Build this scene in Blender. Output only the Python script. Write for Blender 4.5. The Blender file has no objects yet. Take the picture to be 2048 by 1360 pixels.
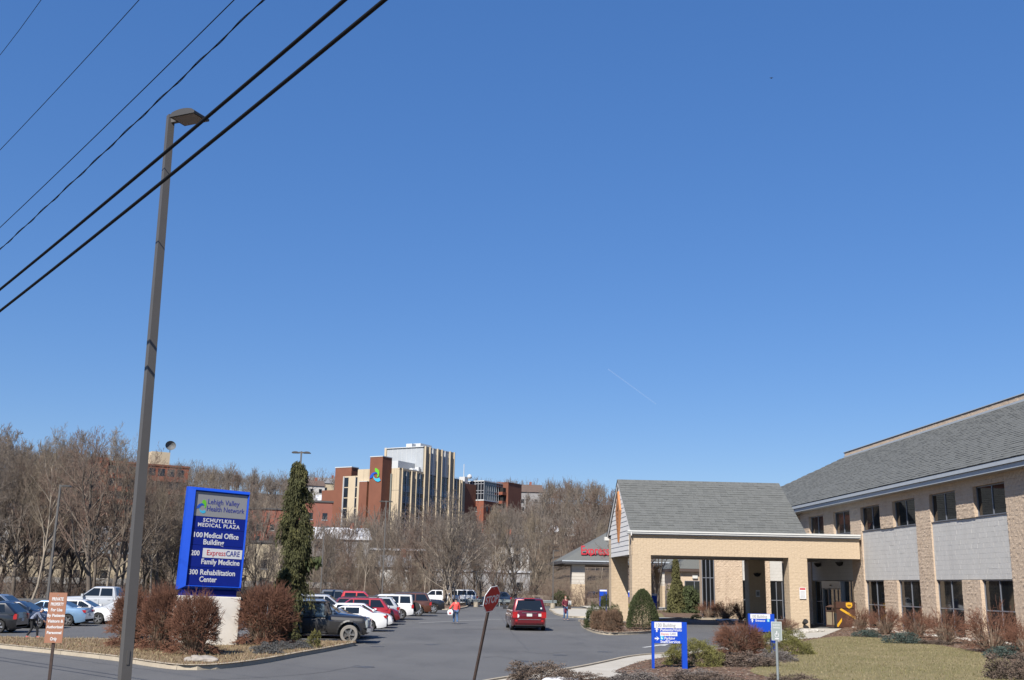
import bpy, bmesh, math, random
import numpy as np
from math import sin, cos, pi, radians, hypot, atan2, sqrt, floor
from mathutils import Vector, Matrix

S = bpy.context.scene
COL = S.collection
# ------------------------------------------------------------------ camera
F, PITCH, ROLL, HEAD, EYE = 2090., radians(13.15), radians(1.05), radians(3.15), 2.5
FW = np.array([sin(HEAD)*cos(PITCH), cos(HEAD)*cos(PITCH), sin(PITCH)])
R0 = np.array([cos(HEAD), -sin(HEAD), 0.]); U0 = np.cross(R0, FW)
RT = cos(ROLL)*R0 + sin(ROLL)*U0; UP = cos(ROLL)*U0 - sin(ROLL)*R0
CAM = np.array([0., 0., EYE])
cd = bpy.data.cameras.new('camera'); cam = bpy.data.objects.new('camera', cd); COL.objects.link(cam)
cd.sensor_width = 36.; cd.lens = 36.*F/2048.; cd.clip_start = .1; cd.clip_end = 20000.
m = Matrix.Identity(4)
for i in range(3):
    m[i][0] = RT[i]; m[i][1] = UP[i]; m[i][2] = -FW[i]; m[i][3] = CAM[i]
cam.matrix_world = m
S.camera = cam
# ------------------------------------------------------------------ world, sun, exposure
SUN = Vector((-.465, -.92, 1.0)).normalized()
EL = math.asin(SUN.z); AZ = atan2(SUN.x, SUN.y)          # azimuth from +Y towards +X
w = bpy.data.worlds.new('World'); S.world = w; w.use_nodes = True
nt = w.node_tree; nt.nodes.clear()
sky = nt.nodes.new('ShaderNodeTexSky'); sky.sky_type = 'NISHITA'; sky.sun_disc = False
sky.sun_elevation = EL; sky.sun_rotation = AZ
sky.altitude = 0; sky.air_density = 1.0; sky.dust_density = 0.0; sky.ozone_density = 10.0
bg = nt.nodes.new('ShaderNodeBackground'); bg.inputs[1].default_value = .11
wo = nt.nodes.new('ShaderNodeOutputWorld')
gm = nt.nodes.new('ShaderNodeGamma'); gm.inputs[1].default_value = .53      # the camera's soft tone response to the clear sky
hs = nt.nodes.new('ShaderNodeHueSaturation'); hs.inputs['Hue'].default_value = .5165; hs.inputs['Saturation'].default_value = 1.46; hs.inputs['Value'].default_value = 1.45
nt.links.new(sky.outputs[0], gm.inputs[0]); nt.links.new(gm.outputs[0], hs.inputs['Color']); nt.links.new(hs.outputs[0], bg.inputs[0]); nt.links.new(bg.outputs[0], wo.inputs[0])
ld = bpy.data.lights.new('sun', 'SUN'); ld.energy = 5.0; ld.angle = radians(.5); ld.color = (1., .95, .87)
sun = bpy.data.objects.new('sun', ld); COL.objects.link(sun)
sun.rotation_euler = SUN.to_track_quat('Z', 'Y').to_euler()
S.view_settings.view_transform = 'Standard'; S.view_settings.look = 'None'
S.view_settings.exposure = 0.8; S.view_settings.gamma = 1.; S.view_settings.use_curve_mapping = False
S.render.engine = 'CYCLES'; S.cycles.max_bounces = 5; S.cycles.diffuse_bounces = 2; S.cycles.transparent_max_bounces = 8
S.cycles.use_denoising = True

# ------------------------------------------------------------------ survey helpers: a sight line meets the ground or a wall
def ray(x, y): return FW*F + RT*(x-1024.) + UP*(680.-y)
def hit(x, y, ax, v):
    d = ray(x, y); t = (v-CAM[ax])/d[ax]; return CAM + d*t
def gp(x, y, z=0.):
    p = hit(x, y, 2, z); return (float(p[0]), float(p[1]))
def at(x, y, Y):
    p = hit(x, y, 1, Y); return Vector((float(p[0]), float(p[1]), float(p[2])))

# ------------------------------------------------------------------ materials
M = {}; KA = .66
def mat(name, col, rough=.8, metal=0., var=0., vscale=3., bump=0., bscale=30., coat=0., spec=.5, trans=None, col2=None, detail=4., emit=0.):
    if name in M: return M[name]
    if metal < .5: col = tuple(c*KA for c in col); col2 = col2 and tuple(c*KA for c in col2)
    mt = bpy.data.materials.new(name); mt.use_nodes = True
    n = mt.node_tree; b = n.nodes['Principled BSDF']
    b.inputs['Base Color'].default_value = (*col, 1); b.inputs['Roughness'].default_value = rough
    b.inputs['Metallic'].default_value = metal; b.inputs['Specular IOR Level'].default_value = spec
    b.inputs['Coat Weight'].default_value = coat; b.inputs['Coat Roughness'].default_value = .05
    tc = n.nodes.new('ShaderNodeTexCoord')
    if var > 0 or col2:
        ns = n.nodes.new('ShaderNodeTexNoise'); ns.inputs['Scale'].default_value = vscale; ns.inputs['Detail'].default_value = detail
        ns.inputs['Roughness'].default_value = .6
        rp = n.nodes.new('ShaderNodeValToRGB'); rp.color_ramp.elements[0].position = .32; rp.color_ramp.elements[1].position = .68
        c2 = col2 or tuple(min(1, c*(1+var)) for c in col); c1 = col if col2 else tuple(c*(1-var) for c in col)
        rp.color_ramp.elements[0].color = (*c1, 1); rp.color_ramp.elements[1].color = (*c2, 1)
        n.links.new(tc.outputs['Object'], ns.inputs['Vector']); n.links.new(ns.outputs['Fac'], rp.inputs['Fac'])
        n.links.new(rp.outputs['Color'], b.inputs['Base Color'])
    if bump > 0:
        nb = n.nodes.new('ShaderNodeTexNoise'); nb.inputs['Scale'].default_value = bscale; nb.inputs['Detail'].default_value = 5.
        bp = n.nodes.new('ShaderNodeBump'); bp.inputs['Strength'].default_value = min(1., bump); bp.inputs['Distance'].default_value = .02
        n.links.new(tc.outputs['Object'], nb.inputs['Vector']); n.links.new(nb.outputs['Fac'], bp.inputs['Height'])
        n.links.new(bp.outputs['Normal'], b.inputs['Normal'])
    if trans: b.inputs['Transmission Weight'].default_value = trans
    M[name] = mt
    return mt
def layered(name, col, layers, rough=.9, bump=.4, bscale=40., streak=None):
    """base colour with several noise layers: (scale, colour, low, high, stretch)"""
    col = tuple(c*KA for c in col); layers = [(a_, tuple(c*KA for c in b_), *r_) for a_, b_, *r_ in layers]
    mt = bpy.data.materials.new(name); mt.use_nodes = True
    n = mt.node_tree; b = n.nodes['Principled BSDF']; b.inputs['Roughness'].default_value = rough
    b.inputs['Specular IOR Level'].default_value = .3
    tc = n.nodes.new('ShaderNodeTexCoord'); last = None
    for sc, c, lo, hi, st in layers:
        mp = n.nodes.new('ShaderNodeMapping'); mp.inputs['Scale'].default_value = st
        ns = n.nodes.new('ShaderNodeTexNoise'); ns.inputs['Scale'].default_value = sc; ns.inputs['Detail'].default_value = 6.; ns.inputs['Roughness'].default_value = .62
        mr = n.nodes.new('ShaderNodeMapRange'); mr.inputs['From Min'].default_value = lo; mr.inputs['From Max'].default_value = hi
        mx = n.nodes.new('ShaderNodeMix'); mx.data_type = 'RGBA'; mx.inputs['B'].default_value = (*c, 1)
        if last is None: mx.inputs['A'].default_value = (*col, 1)
        else: n.links.new(last, mx.inputs['A'])
        n.links.new(tc.outputs['Object'], mp.inputs['Vector']); n.links.new(mp.outputs[0], ns.inputs['Vector'])
        n.links.new(ns.outputs['Fac'], mr.inputs['Value']); n.links.new(mr.outputs[0], mx.inputs['Factor'])
        last = mx.outputs['Result']
    n.links.new(last, b.inputs['Base Color'])
    if bump:
        nb = n.nodes.new('ShaderNodeTexNoise'); nb.inputs['Scale'].default_value = bscale; nb.inputs['Detail'].default_value = 6.
        bp = n.nodes.new('ShaderNodeBump'); bp.inputs['Strength'].default_value = bump; bp.inputs['Distance'].default_value = .03
        n.links.new(tc.outputs['Object'], nb.inputs['Vector']); n.links.new(nb.outputs['Fac'], bp.inputs['Height'])
        n.links.new(bp.outputs['Normal'], b.inputs['Normal'])
    M[name] = mt
    return mt
one = (1, 1, 1)
ASPHALT = layered('asphalt', (.125, .124, .126), [(.10, (.162, .160, .158), .4, .65, one), (.45, (.098, .098, .10), .5, .72, (1, .3, 1)), (1.7, (.085, .084, .085), .66, .74, one), (22., (.185, .183, .18), .45, .8, one), (60., (.07, .07, .072), .52, .8, one)], .85, .35, 60.)
TAR = mat('tar_line', (.098, .097, .098), .8)
WORN = mat('worn_line', (.24, .237, .23), .9, var=.2, vscale=4)
PAINT = mat('road_paint', (.62, .62, .60), .7, var=.15, vscale=8)
CONC = layered('concrete', (.50, .43, .33), [(1.2, (.40, .34, .26), .45, .7, one), (14., (.56, .49, .39), .5, .8, one)], .9, .3, 50.)
WALK = layered('walk_concrete', (.56, .52, .45), [(.8, (.48, .44, .37), .45, .7, one), (20., (.60, .56, .49), .5, .8, one)], .9, .2, 60.)
MULCH = layered('mulch', (.17, .105, .07), [(1.5, (.26, .18, .12), .45, .7, one), (18., (.10, .055, .035), .45, .7, one), (40., (.31, .22, .15), .55, .8, one)], .95, 1., 30.)
STRAW = layered('dry_bed', (.27, .19, .105), [(1.2, (.20, .135, .08), .45, .7, one), (9., (.33, .25, .14), .5, .75, one), (30., (.15, .10, .06), .5, .75, one)], .95, .8, 25.)
LAWN = layered('winter_lawn', (.215, .18, .08), [(.35, (.285, .23, .12), .42, .62, one), (2.5, (.185, .17, .065), .5, .75, one), (14., (.33, .28, .15), .52, .75, one), (30., (.12, .125, .035), .52, .78, one)], .95, .8, 30.)
LEAFLIT = layered('leaf_litter', (.145, .10, .066), [(.05, (.10, .078, .052), .4, .65, one), (.6, (.21, .145, .09), .5, .75, one), (6., (.08, .055, .04), .5, .75, one)], .95, 1., 6.)
SNOW = mat('old_snow', (.78, .79, .82), .6, var=.1, vscale=6, bump=.5, bscale=14)
BEIGE = layered('split_face_block', (.70, .545, .405), [(1.1, (.60, .46, .335), .45, .7, one), (1.6, (.56, .43, .32), .52, .72, (1, 1, .12)), (9., (.78, .625, .48), .45, .75, one), (30., (.40, .30, .21), .56, .76, one)], .92, 1., 22.)
BEIGE_L = layered('canopy_block', (.64, .50, .345), [(.5, (.56, .43, .29), .5, .75, one), (1.3, (.54, .415, .285), .55, .75, (1, 1, .12)), (7., (.70, .55, .395), .45, .75, one), (30., (.50, .375, .25), .58, .8, one)], .92, .8, 22.)
MORTAR = mat('mortar', (.50, .385, .28), .95, var=.15)
GREYB = layered('grey_block', (.66, .645, .615), [(1.4, (.61, .595, .565), .45, .7, one), (1.1, (.59, .575, .55), .52, .72, (1, 1, .10)), (12., (.65, .63, .605), .5, .8, one)], .85, .25, 40.)
GREYM = mat('grey_mortar', (.24, .225, .22), .95)
SHING = [mat('shingle_%s' % n_, c, .95, var=.16, vscale=12, bump=.6, bscale=60) for n_, c in (('a', (.140, .145, .139)), ('b', (.150, .155, .149)), ('c', (.130, .135, .130)), ('d', (.146, .151, .144)))]
TRIM = mat('white_trim', (.74, .74, .71), .45, var=.04)
GREYTRIM = mat('grey_trim', (.50, .54, .58), .4, var=.04)
DARKTRIM = mat('dark_trim', (.10, .10, .11), .5)
SOFFIT = mat('soffit', (.42, .40, .37), .8)
ALU = mat('window_aluminium', (.30, .32, .37), .4, metal=.4)
GLASS = mat('window_glass', (.012, .014, .016), .03, spec=.55)
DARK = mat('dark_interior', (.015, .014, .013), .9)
SIDING = mat('grey_siding', (.86, .83, .79), .7, var=.05, vscale=5)
TERRA = mat('terracotta', (.52, .22, .08), .8, var=.15, vscale=8)
TERRA2 = mat('terracotta_dark', (.30, .13, .045), .8)
BLUE = mat('sign_blue', (.010, .075, .56), .5, var=.04, spec=.2)
BLUEP = mat('sign_blue_panel', (.006, .022, .27), .5, var=.04, spec=.2)
WHITE = mat('white_print', (.82, .82, .82), .5)
SGREY = mat('sign_silver', (.32, .32, .33), .45)
NAVY = mat('navy_print', (.03, .045, .30), .5)
REDP = mat('red_print', (.62, .03, .05), .5)
PED = mat('pedestal_stucco', (1.06, .99, .87), .9, var=.06, vscale=2, bump=.2, bscale=60)
LGREEN = mat('leaf_green', (.16, .60, .03), .4); LBLUE = mat('leaf_blue', (.02, .10, .55), .4); LCYAN = mat('leaf_cyan', (.06, .52, .80), .4)
BRONZE = mat('lamp_bronze', (.105, .099, .094), .55, var=.06, vscale=1.5)
LENS = mat('lamp_lens', (.20, .16, .12), .4)
BLACKW = mat('cable_black', (.006, .006, .007), .7, spec=.2)
STOPRED = mat('stop_red', (.55, .018, .02), .5, var=.08, vscale=5)
RUST = mat('rusty_post', (.055, .032, .024), .7, var=.3, vscale=6)
SIGNBR = mat('sign_brown', (.42, .19, .11), .6, var=.06)
GALV = mat('galvanized', (.36, .40, .40), .45, metal=.3, var=.08)
SAGE = mat('sage_sign', (.36, .41, .39), .5)
BARK = mat('bark', (.155, .125, .10), .95, var=.25, vscale=2)
BARK2 = mat('bark_pale', (.34, .285, .225), .95, var=.25, vscale=2)
TWIG = [mat('twig_%s' % a, c, .95, var=.18, vscale=.4) for a, c in (('brown', (.215, .165, .125)), ('grey', (.22, .182, .152)), ('red', (.21, .143, .11)), ('tan', (.275, .22, .16)))]
REDTWIG = mat('red_twig', (.205, .092, .055), .95, var=.3, vscale=3)
GREYSTEM = mat('grey_stem', (.34, .25, .18), .95, var=.2, vscale=3)
BRNTWIG = mat('brown_twig', (.22, .135, .085), .95, var=.25, vscale=4)
CONIFER = mat('conifer_needles', (.070, .072, .022), .9, var=.35, vscale=2.)
CONIFER2 = mat('conifer_olive', (.135, .125, .034), .9, var=.3, vscale=3.)
CONIFER3 = mat('conifer_tips', (.105, .100, .030), .9, var=.3, vscale=3.)
MOUND = mat('juniper_green', (.185, .175, .048), .9, var=.35, vscale=3.)
YEW = mat('yew_needles', (.052, .068, .018), .85, var=.35, vscale=4)
JUNI = mat('juniper_grey', (.125, .125, .125), .9, var=.3, vscale=5)
SPRUCEB = mat('blue_spruce', (.07, .10, .085), .9, var=.3, vscale=5)
HEATH = mat('heather_brown', (.15, .11, .085), .95, var=.4, vscale=5)
HEATH2 = mat('heather_grey', (.19, .165, .15), .95, var=.3, vscale=6)
DEADCON = mat('dead_needles', (.17, .125, .08), .95, var=.3, vscale=5)
ROCK = mat('rock', (.36, .32, .28), .9, var=.3, vscale=3, bump=.8, bscale=6)
STONE = mat('white_stone', (.60, .56, .50), .85, var=.2, vscale=6)
BRICK_FAR = layered('far_brick', (.30, .105, .065), [(.25, (.25, .085, .055), .45, .65, one), (3., (.33, .125, .08), .5, .75, one)], .9, 0)
BRICK_DK = mat('far_brick_brown', (.225, .085, .05), .9, var=.08, vscale=.4)
BRICK_RED = layered('old_brick', (.33, .115, .075), [(.2, (.28, .10, .07), .4, .65, one), (4., (.38, .15, .10), .5, .75, one)], .9, 0)
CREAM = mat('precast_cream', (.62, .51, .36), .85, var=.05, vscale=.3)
CREAM_SHADE_JOINT = mat('precast_shade_joint', (.36, .32, .25), .85, var=.05, vscale=.3)  # cream with the shade of the grazing-lit side in its colour; also colours joints
PANEL = mat('roof_metal_panel', (.46, .49, .52), .5, var=.04, vscale=.5)
PANELW = mat('panel_white', (.66, .68, .69), .5)
FGLASS = mat('far_glass', (.015, .018, .026), .06, spec=.6)
FGLASSB = mat('far_glass_blue', (.05, .11, .19), .1, spec=.6)
FMULL = mat('far_mullion', (.42, .43, .46), .5)
WALLS = {k: mat('house_' + k, c, .85, var=.06, vscale=.5) for k, c in dict(white=(.62, .60, .57), cream=(.55, .46, .32), tan=(.27, .22, .175), grey=(.34, .33, .33), brick=(.30, .11, .075), blue=(.38, .45, .50)).items()}
ROOFS = {k: mat('roof_' + k, c, .9, var=.1, vscale=1) for k, c in dict(dark=(.10, .095, .095), brown=(.14, .095, .075), snow=(.62, .63, .66), grey=(.22, .22, .23)).items()}
TYRE = mat('tyre', (.028, .027, .026), .85); TYREG = mat('tyre_dusty', (.27, .25, .225), .9)
RIM = mat('alloy', (.48, .48, .49), .3, metal=.85); RIMD = mat('wheel_dark', (.05, .05, .05), .6)
CGLASS = mat('car_glass', (.014, .018, .022), .03, spec=.7)
CHROME = mat('chrome', (.68, .68, .70), .15, metal=1.)
BLACKP = mat('black_plastic', (.022, .022, .023), .55)
LAMPR = mat('tail_lamp', (.45, .015, .018), .15, coat=.8); LAMPW = mat('head_lamp', (.62, .65, .68), .08, coat=1., spec=.8)
PLATE = mat('plate', (.70, .70, .66), .5)
SKIN = mat('skin', (.50, .29, .20), .6)
def paint(name, col, metal=.0, rough=.3): return mat('paint_' + name, col, rough, metal=metal, coat=1.)

# ------------------------------------------------------------------ object helpers
def link(o, parent=None):
    COL.objects.link(o)
    if parent is not None: o.parent = parent
    return o
def tag(o, label=None, cat=None, group=None, kind=None):
    if label: o['label'] = label
    if cat: o['category'] = cat
    if group: o['group'] = group
    if kind: o['kind'] = kind
    return o
def thing(name, label, cat, loc=(0, 0, 0), rz=0., group=None):
    o = bpy.data.objects.new(name, None); o.empty_display_size = .3; COL.objects.link(o)
    o.location = loc; o.rotation_euler = (0, 0, rz)
    return tag(o, label, cat, group)
def copy_tree(o, parent=None):
    c = o.copy(); COL.objects.link(c)
    if parent is not None: c.parent = parent
    for ch in o.children: copy_tree(ch, c)
    return c
class MB:
    def __init__(s): s.v = []; s.f = []; s.m = []
    def add(s, vs, fs, mi=0):
        b = len(s.v); s.v += [tuple(v) for v in vs]; s.f += [tuple(b+i for i in f) for f in fs]; s.m += [mi]*len(fs); return s
    def box(s, x0, x1, y0, y1, z0, z1, mi=0):
        x0, x1 = min(x0, x1), max(x0, x1); y0, y1 = min(y0, y1), max(y0, y1); z0, z1 = min(z0, z1), max(z0, z1)
        return s.add([(x0, y0, z0), (x1, y0, z0), (x1, y1, z0), (x0, y1, z0), (x0, y0, z1), (x1, y0, z1), (x1, y1, z1), (x0, y1, z1)],
                     [(0, 3, 2, 1), (4, 5, 6, 7), (0, 1, 5, 4), (1, 2, 6, 5), (2, 3, 7, 6), (3, 0, 4, 7)], mi)
    def boxt(s, T, x0, x1, y0, y1, z0, z1, mi=0):
        b = len(s.v); s.box(x0, x1, y0, y1, z0, z1, mi)
        s.v[b:] = [tuple(T @ Vector(v)) for v in s.v[b:]]
        return s
    def tube(s, p0, p1, r0, r1=None, n=8, caps=True, mi=0):
        r1 = r0 if r1 is None else r1
        p0 = Vector(p0); p1 = Vector(p1); d = (p1-p0).normalized()
        a = d.orthogonal().normalized(); b = d.cross(a)
        vs = [p0+(a*cos(2*pi*i/n)+b*sin(2*pi*i/n))*r0 for i in range(n)]+[p1+(a*cos(2*pi*i/n)+b*sin(2*pi*i/n))*r1 for i in range(n)]
        fs = [(i, (i+1) % n, n+(i+1) % n, n+i) for i in range(n)]
        if caps: fs += [tuple(range(n-1, -1, -1)), tuple(range(n, 2*n))]
        return s.add(vs, fs, mi)
    def prism(s, poly, z0, z1, mi=0):
        n = len(poly)
        a = sum(poly[i][0]*poly[(i+1) % n][1]-poly[(i+1) % n][0]*poly[i][1] for i in range(n))
        if a < 0: poly = poly[::-1]
        vs = [(p[0], p[1], z0) for p in poly]+[(p[0], p[1], z1) for p in poly]
        return s.add(vs, [tuple(range(n-1, -1, -1)), tuple(range(n, 2*n))]+[(i, (i+1) % n, n+(i+1) % n, n+i) for i in range(n)], mi)
    def prismxz(s, poly, y0, y1, mi=0):
        """polygon in x,z extruded along y"""
        n = len(poly)
        a = sum(poly[i][0]*poly[(i+1) % n][1]-poly[(i+1) % n][0]*poly[i][1] for i in range(n))
        if a < 0: poly = poly[::-1]
        vs = [(p[0], y0, p[1]) for p in poly]+[(p[0], y1, p[1]) for p in poly]
        return s.add(vs, [tuple(range(n)), tuple(range(2*n-1, n-1, -1))]+[((i+1) % n, i, n+i, n+(i+1) % n) for i in range(n)], mi)
    def lathe(s, prof, n=16, axis='z', mi=0, org=(0, 0, 0)):
        b = []
        for r, h in prof:
            for i in range(n):
                c, q = r*cos(2*pi*i/n), r*sin(2*pi*i/n)
                b.append((org[0]+c, org[1]+q, org[2]+h) if axis == 'z' else (org[0]+c, org[1]+h, org[2]+q))
        fs = []
        for k in range(len(prof)-1):
            for i in range(n):
                q = (k*n+i, k*n+(i+1) % n, (k+1)*n+(i+1) % n, (k+1)*n+i)
                fs.append(q if axis == 'z' else q[::-1])
        return s.add(b, fs, mi)
    def mesh(s, name, mats, smooth=0):
        me = bpy.data.meshes.new(name); me.from_pydata(s.v, [], s.f)
        mats = mats if isinstance(mats, (list, tuple)) else [mats]
        for q in mats: me.materials.append(q)
        if len(mats) > 1: me.polygons.foreach_set('material_index', s.m)
        if smooth:
            me.polygons.foreach_set('use_smooth', [True]*len(me.polygons))
            me.set_sharp_from_angle(angle=radians(smooth))
        me.update(); return me
    def build(s, name, mats, parent=None, smooth=0, loc=None, rz=None):
        o = bpy.data.objects.new(name, s.mesh(name, mats, smooth)); link(o, parent)
        if loc is not None: o.location = loc
        if rz is not None: o.rotation_euler = (0, 0, rz)
        return o
def npmesh(name, V, Fq, mats, mi=None, smooth=False):
    """fast mesh from numpy arrays: V (n,3), Fq (m,k)"""
    me = bpy.data.meshes.new(name); V = np.asarray(V, np.float32); Fq = np.asarray(Fq, np.int32); k = Fq.shape[1]
    me.vertices.add(len(V)); me.vertices.foreach_set('co', V.ravel())
    me.loops.add(Fq.size); me.loops.foreach_set('vertex_index', Fq.ravel())
    me.polygons.add(len(Fq)); me.polygons.foreach_set('loop_start', np.arange(0, Fq.size, k, dtype=np.int32))
    for q in (mats if isinstance(mats, (list, tuple)) else [mats]): me.materials.append(q)
    if mi is not None: me.polygons.foreach_set('material_index', np.asarray(mi, np.int32))
    if smooth: me.polygons.foreach_set('use_smooth', np.ones(len(Fq), bool))
    me.update(calc_edges=True); me.validate(); return me
def meshobj(name, me, parent=None, loc=None, rz=None, sc=None):
    o = bpy.data.objects.new(name, me); link(o, parent)
    if loc is not None: o.location = loc
    if rz is not None: o.rotation_euler = (0, 0, rz)
    if sc is not None: o.scale = sc if isinstance(sc, (tuple, list)) else (sc,)*3
    return o
def struct(o): o['kind'] = 'structure'; return o
def stuff(o): o['kind'] = 'stuff'; return o
def text(name, s, size, mt, parent, loc, rot=(pi/2, 0, 0), align='LEFT', ext=.003, xs=1., bold=0., space=1., fit=None):
    """flat raised lettering; loc is the baseline start / centre, it stands in the x-z plane of its parent and faces -y"""
    cu = bpy.data.curves.new('lettering', 'FONT'); cu.body = s; cu.size = size; cu.extrude = ext; cu.align_x = align
    cu.offset = bold; cu.space_character = space; cu.resolution_u = 3; cu.space_line = .95
    t = bpy.data.objects.new('tmp', cu); COL.objects.link(t)
    dg = bpy.context.evaluated_depsgraph_get(); me = bpy.data.meshes.new_from_object(t.evaluated_get(dg))
    bpy.data.objects.remove(t); bpy.data.curves.remove(cu)
    me.materials.clear(); me.materials.append(mt)
    if fit: q_ = [v.co.x for v in me.vertices]; xs = fit/(max(q_)-min(q_))
    o = bpy.data.objects.new(name, me); link(o, parent); o.location = loc; o.rotation_euler = rot; o.scale = (xs, 1, 1)
    return o
def sheet(name, poly, z, mt, kind='structure'):
    o = MB().add([(p[0], p[1], z) for p in poly], [tuple(range(len(poly)))], 0).build(name, mt)
    if kind: o['kind'] = kind
    if o.data.polygons[0].normal.z < 0: o.data.flip_normals()
    return o
def smooth_line(pts, n=6):
    """Catmull-Rom through the points"""
    P = [Vector((p[0], p[1], 0)) for p in pts]; out = []
    for i in range(len(P)-1):
        a = P[max(0, i-1)]; b = P[i]; c = P[i+1]; d = P[min(len(P)-1, i+2)]
        for k in range(n):
            t = k/n
            q = .5*((2*b)+(c-a)*t+(2*a-5*b+4*c-d)*t*t+(3*b-a-3*c+d)*t**3); out.append((q.x, q.y))
    out.append((P[-1].x, P[-1].y)); return out
def kerb(name, pts, width=.17, h=.14, seg=2.4, side=1):
    """a row of separate kerb stones along a line; side=+1 puts the width on the left of the walking direction"""
    root = bpy.data.objects.new(name, None); COL.objects.link(root); root['kind'] = 'structure'
    L = [0.]
    for a, b in zip(pts, pts[1:]): L.append(L[-1]+hypot(b[0]-a[0], b[1]-a[1]))
    def P(s):
        s = max(0, min(L[-1], s))
        for i in range(len(L)-1):
            if s <= L[i+1] or i == len(L)-2:
                t = (s-L[i])/max(1e-6, L[i+1]-L[i]); a, b = pts[i], pts[i+1]
                d = Vector((b[0]-a[0], b[1]-a[1])).normalized()
                return Vector((a[0]+(b[0]-a[0])*t, a[1]+(b[1]-a[1])*t)), d
    n = max(1, round(L[-1]/seg)); st = L[-1]/n
    for i in range(n):
        ss = np.linspace(i*st+.008, (i+1)*st-.008, 5); vs = []; mb = MB()
        for s_ in ss:
            p, d = P(s_); nn = Vector((-d.y, d.x))*side
            for off, z in ((0, -.05), (.02, h-.025), (.045, h), (width, h+.004), (width, -.05)):
                q = p+nn*off; vs.append((q.x, q.y, z))
        fs = []
        for k in range(4):
            for j in range(4): fs.append((k*5+j, k*5+j+1, k*5+j+6, k*5+j+5))
        fs += [(0, 1, 2, 3, 4), (24, 23, 22, 21, 20)]
        if side > 0: fs = [f[::-1] for f in fs]
        mb.add(vs, fs); mb.build('kerb_stone', CONC, root)
    return root
def offset(pts, d):
    out = []
    for i in range(len(pts)):
        a = Vector(pts[max(0, i-1)]); b = Vector(pts[min(len(pts)-1, i+1)]); t = (b-a).normalized()
        out.append((pts[i][0]-t.y*d, pts[i][1]+t.x*d))
    return out

# ------------------------------------------------------------------ terrain
def sstep(a, b, x): t = np.clip((x-a)/(b-a), 0, 1); return t*t*(3-2*t)
def hill(x, y):
    r = np.hypot(x*.9, y)
    z = -3.2*sstep(136, 142, r)*(1-sstep(150, 165, r)) + 5.*sstep(158, 215, r)+8.*sstep(215, 290, r)+18.*sstep(290, 400, r)+12*sstep(390, 560, r)
    z = z + sstep(170, 260, r)*1.4*np.sin(x*.031+1.)*np.cos(y*.027)
    z = z + 7*np.exp(-((x+165)/60)**2)*sstep(200, 360, y)
    return z-.06
def on_hill(px, py):
    d = ray(px, py); d = d/hypot(d[0], d[1])
    for t in np.arange(140, 900, 1.):
        p = CAM+d*t
        if p[2] <= hill(p[0], p[1]): return Vector((float(p[0]), float(p[1]), float(hill(p[0], p[1]))))
    return None
def far_at(px, D, z=None):
    """the point at horizontal distance D in the compass direction of photo column px, standing on the terrain"""
    d = ray(px, 1168); d = d/hypot(d[0], d[1]); p = CAM+d*D
    return Vector((float(p[0]), float(p[1]), float(hill(p[0], p[1])) if z is None else z))
xs = np.concatenate([np.linspace(-900, -260, 14), np.linspace(-240, 200, 90), np.linspace(220, 900, 14)])
ys = np.concatenate([np.linspace(-60, 110, 12), np.linspace(116, 440, 100), np.linspace(450, 620, 16), np.linspace(700, 3000, 6)])
XX, YY = np.meshgrid(xs, ys); ZZ = hill(XX, YY)
V = np.stack([XX, YY, ZZ], -1).reshape(-1, 3); nx, ny = len(xs), len(ys)
i0 = (np.arange(ny-1)[:, None]*nx+np.arange(nx-1)[None]).ravel()
ground = meshobj('ground', npmesh('ground', V, np.stack([i0, i0+1, i0+nx+1, i0+nx], 1), LEAFLIT, smooth=True)); struct(ground)

lot = sheet('parking_lot', [(-95, 2), (70, 2), (70, 131), (-40, 128), (-95, 118)], 0., ASPHALT)
# ---- paint and seams on the asphalt
def strip(name, pts, wdt, z, mt):
    a = offset(pts, wdt/2); b = offset(pts, -wdt/2); mb = MB(); n = len(pts)
    mb.add([(p[0], p[1], z) for p in a]+[(p[0], p[1], z) for p in b], [(n+i, n+i+1, i+1, i) for i in range(n-1)])
    o = mb.build(name, mt); o['kind'] = 'structure'; return o
def wob(pts, a, n=10, seed=1):
    r = random.Random(seed); q = smooth_line(pts, n); return [(x+r.uniform(-a, a), y+r.uniform(-a, a)) for x, y in q]
strip('pavement_seam', wob([gp(835, 1246), gp(960, 1240), gp(1060, 1237.5), gp(1135, 1236)], .05), .5, .004, WORN)
strip('pavement_seam', wob([gp(888, 1259), gp(1000, 1258), gp(1030, 1257.5)], .06, seed=2), .35, .004, TAR)
strip('pavement_seam', wob([gp(1095, 1252.5), gp(1130, 1251.5), gp(1158, 1250.5)], .06, seed=3), .35, .004, TAR)
strip('pavement_seam', wob([gp(720, 1330), gp(640, 1345), gp(500, 1356), gp(330, 1362)], .06, seed=4), .07, .004, TAR)
strip('pavement_seam', wob([(3.2, 42), (3.5, 60), (4.2, 85), (5., 118)], .03, seed=9), .05, .004, TAR)
rc = random.Random(21)
STAIN = mat('oil_stain', (.085, .084, .085), .6, var=.25, vscale=5)
for k in range(26):
    x, y = (rc.uniform(-11, -5.5), rc.uniform(46, 100)) if k < 15 else (rc.uniform(-5, 7), rc.uniform(32, 70)); r0 = rc.uniform(.12, .42); n_ = 14
    struct(MB().add([(x+r0*rc.uniform(.6, 1.1)*cos(2*pi*i/n_), y+r0*rc.uniform(.6, 1.1)*sin(2*pi*i/n_), .0045) for i in range(n_)], [tuple(range(n_))]).build('oil_stain', STAIN))
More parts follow.
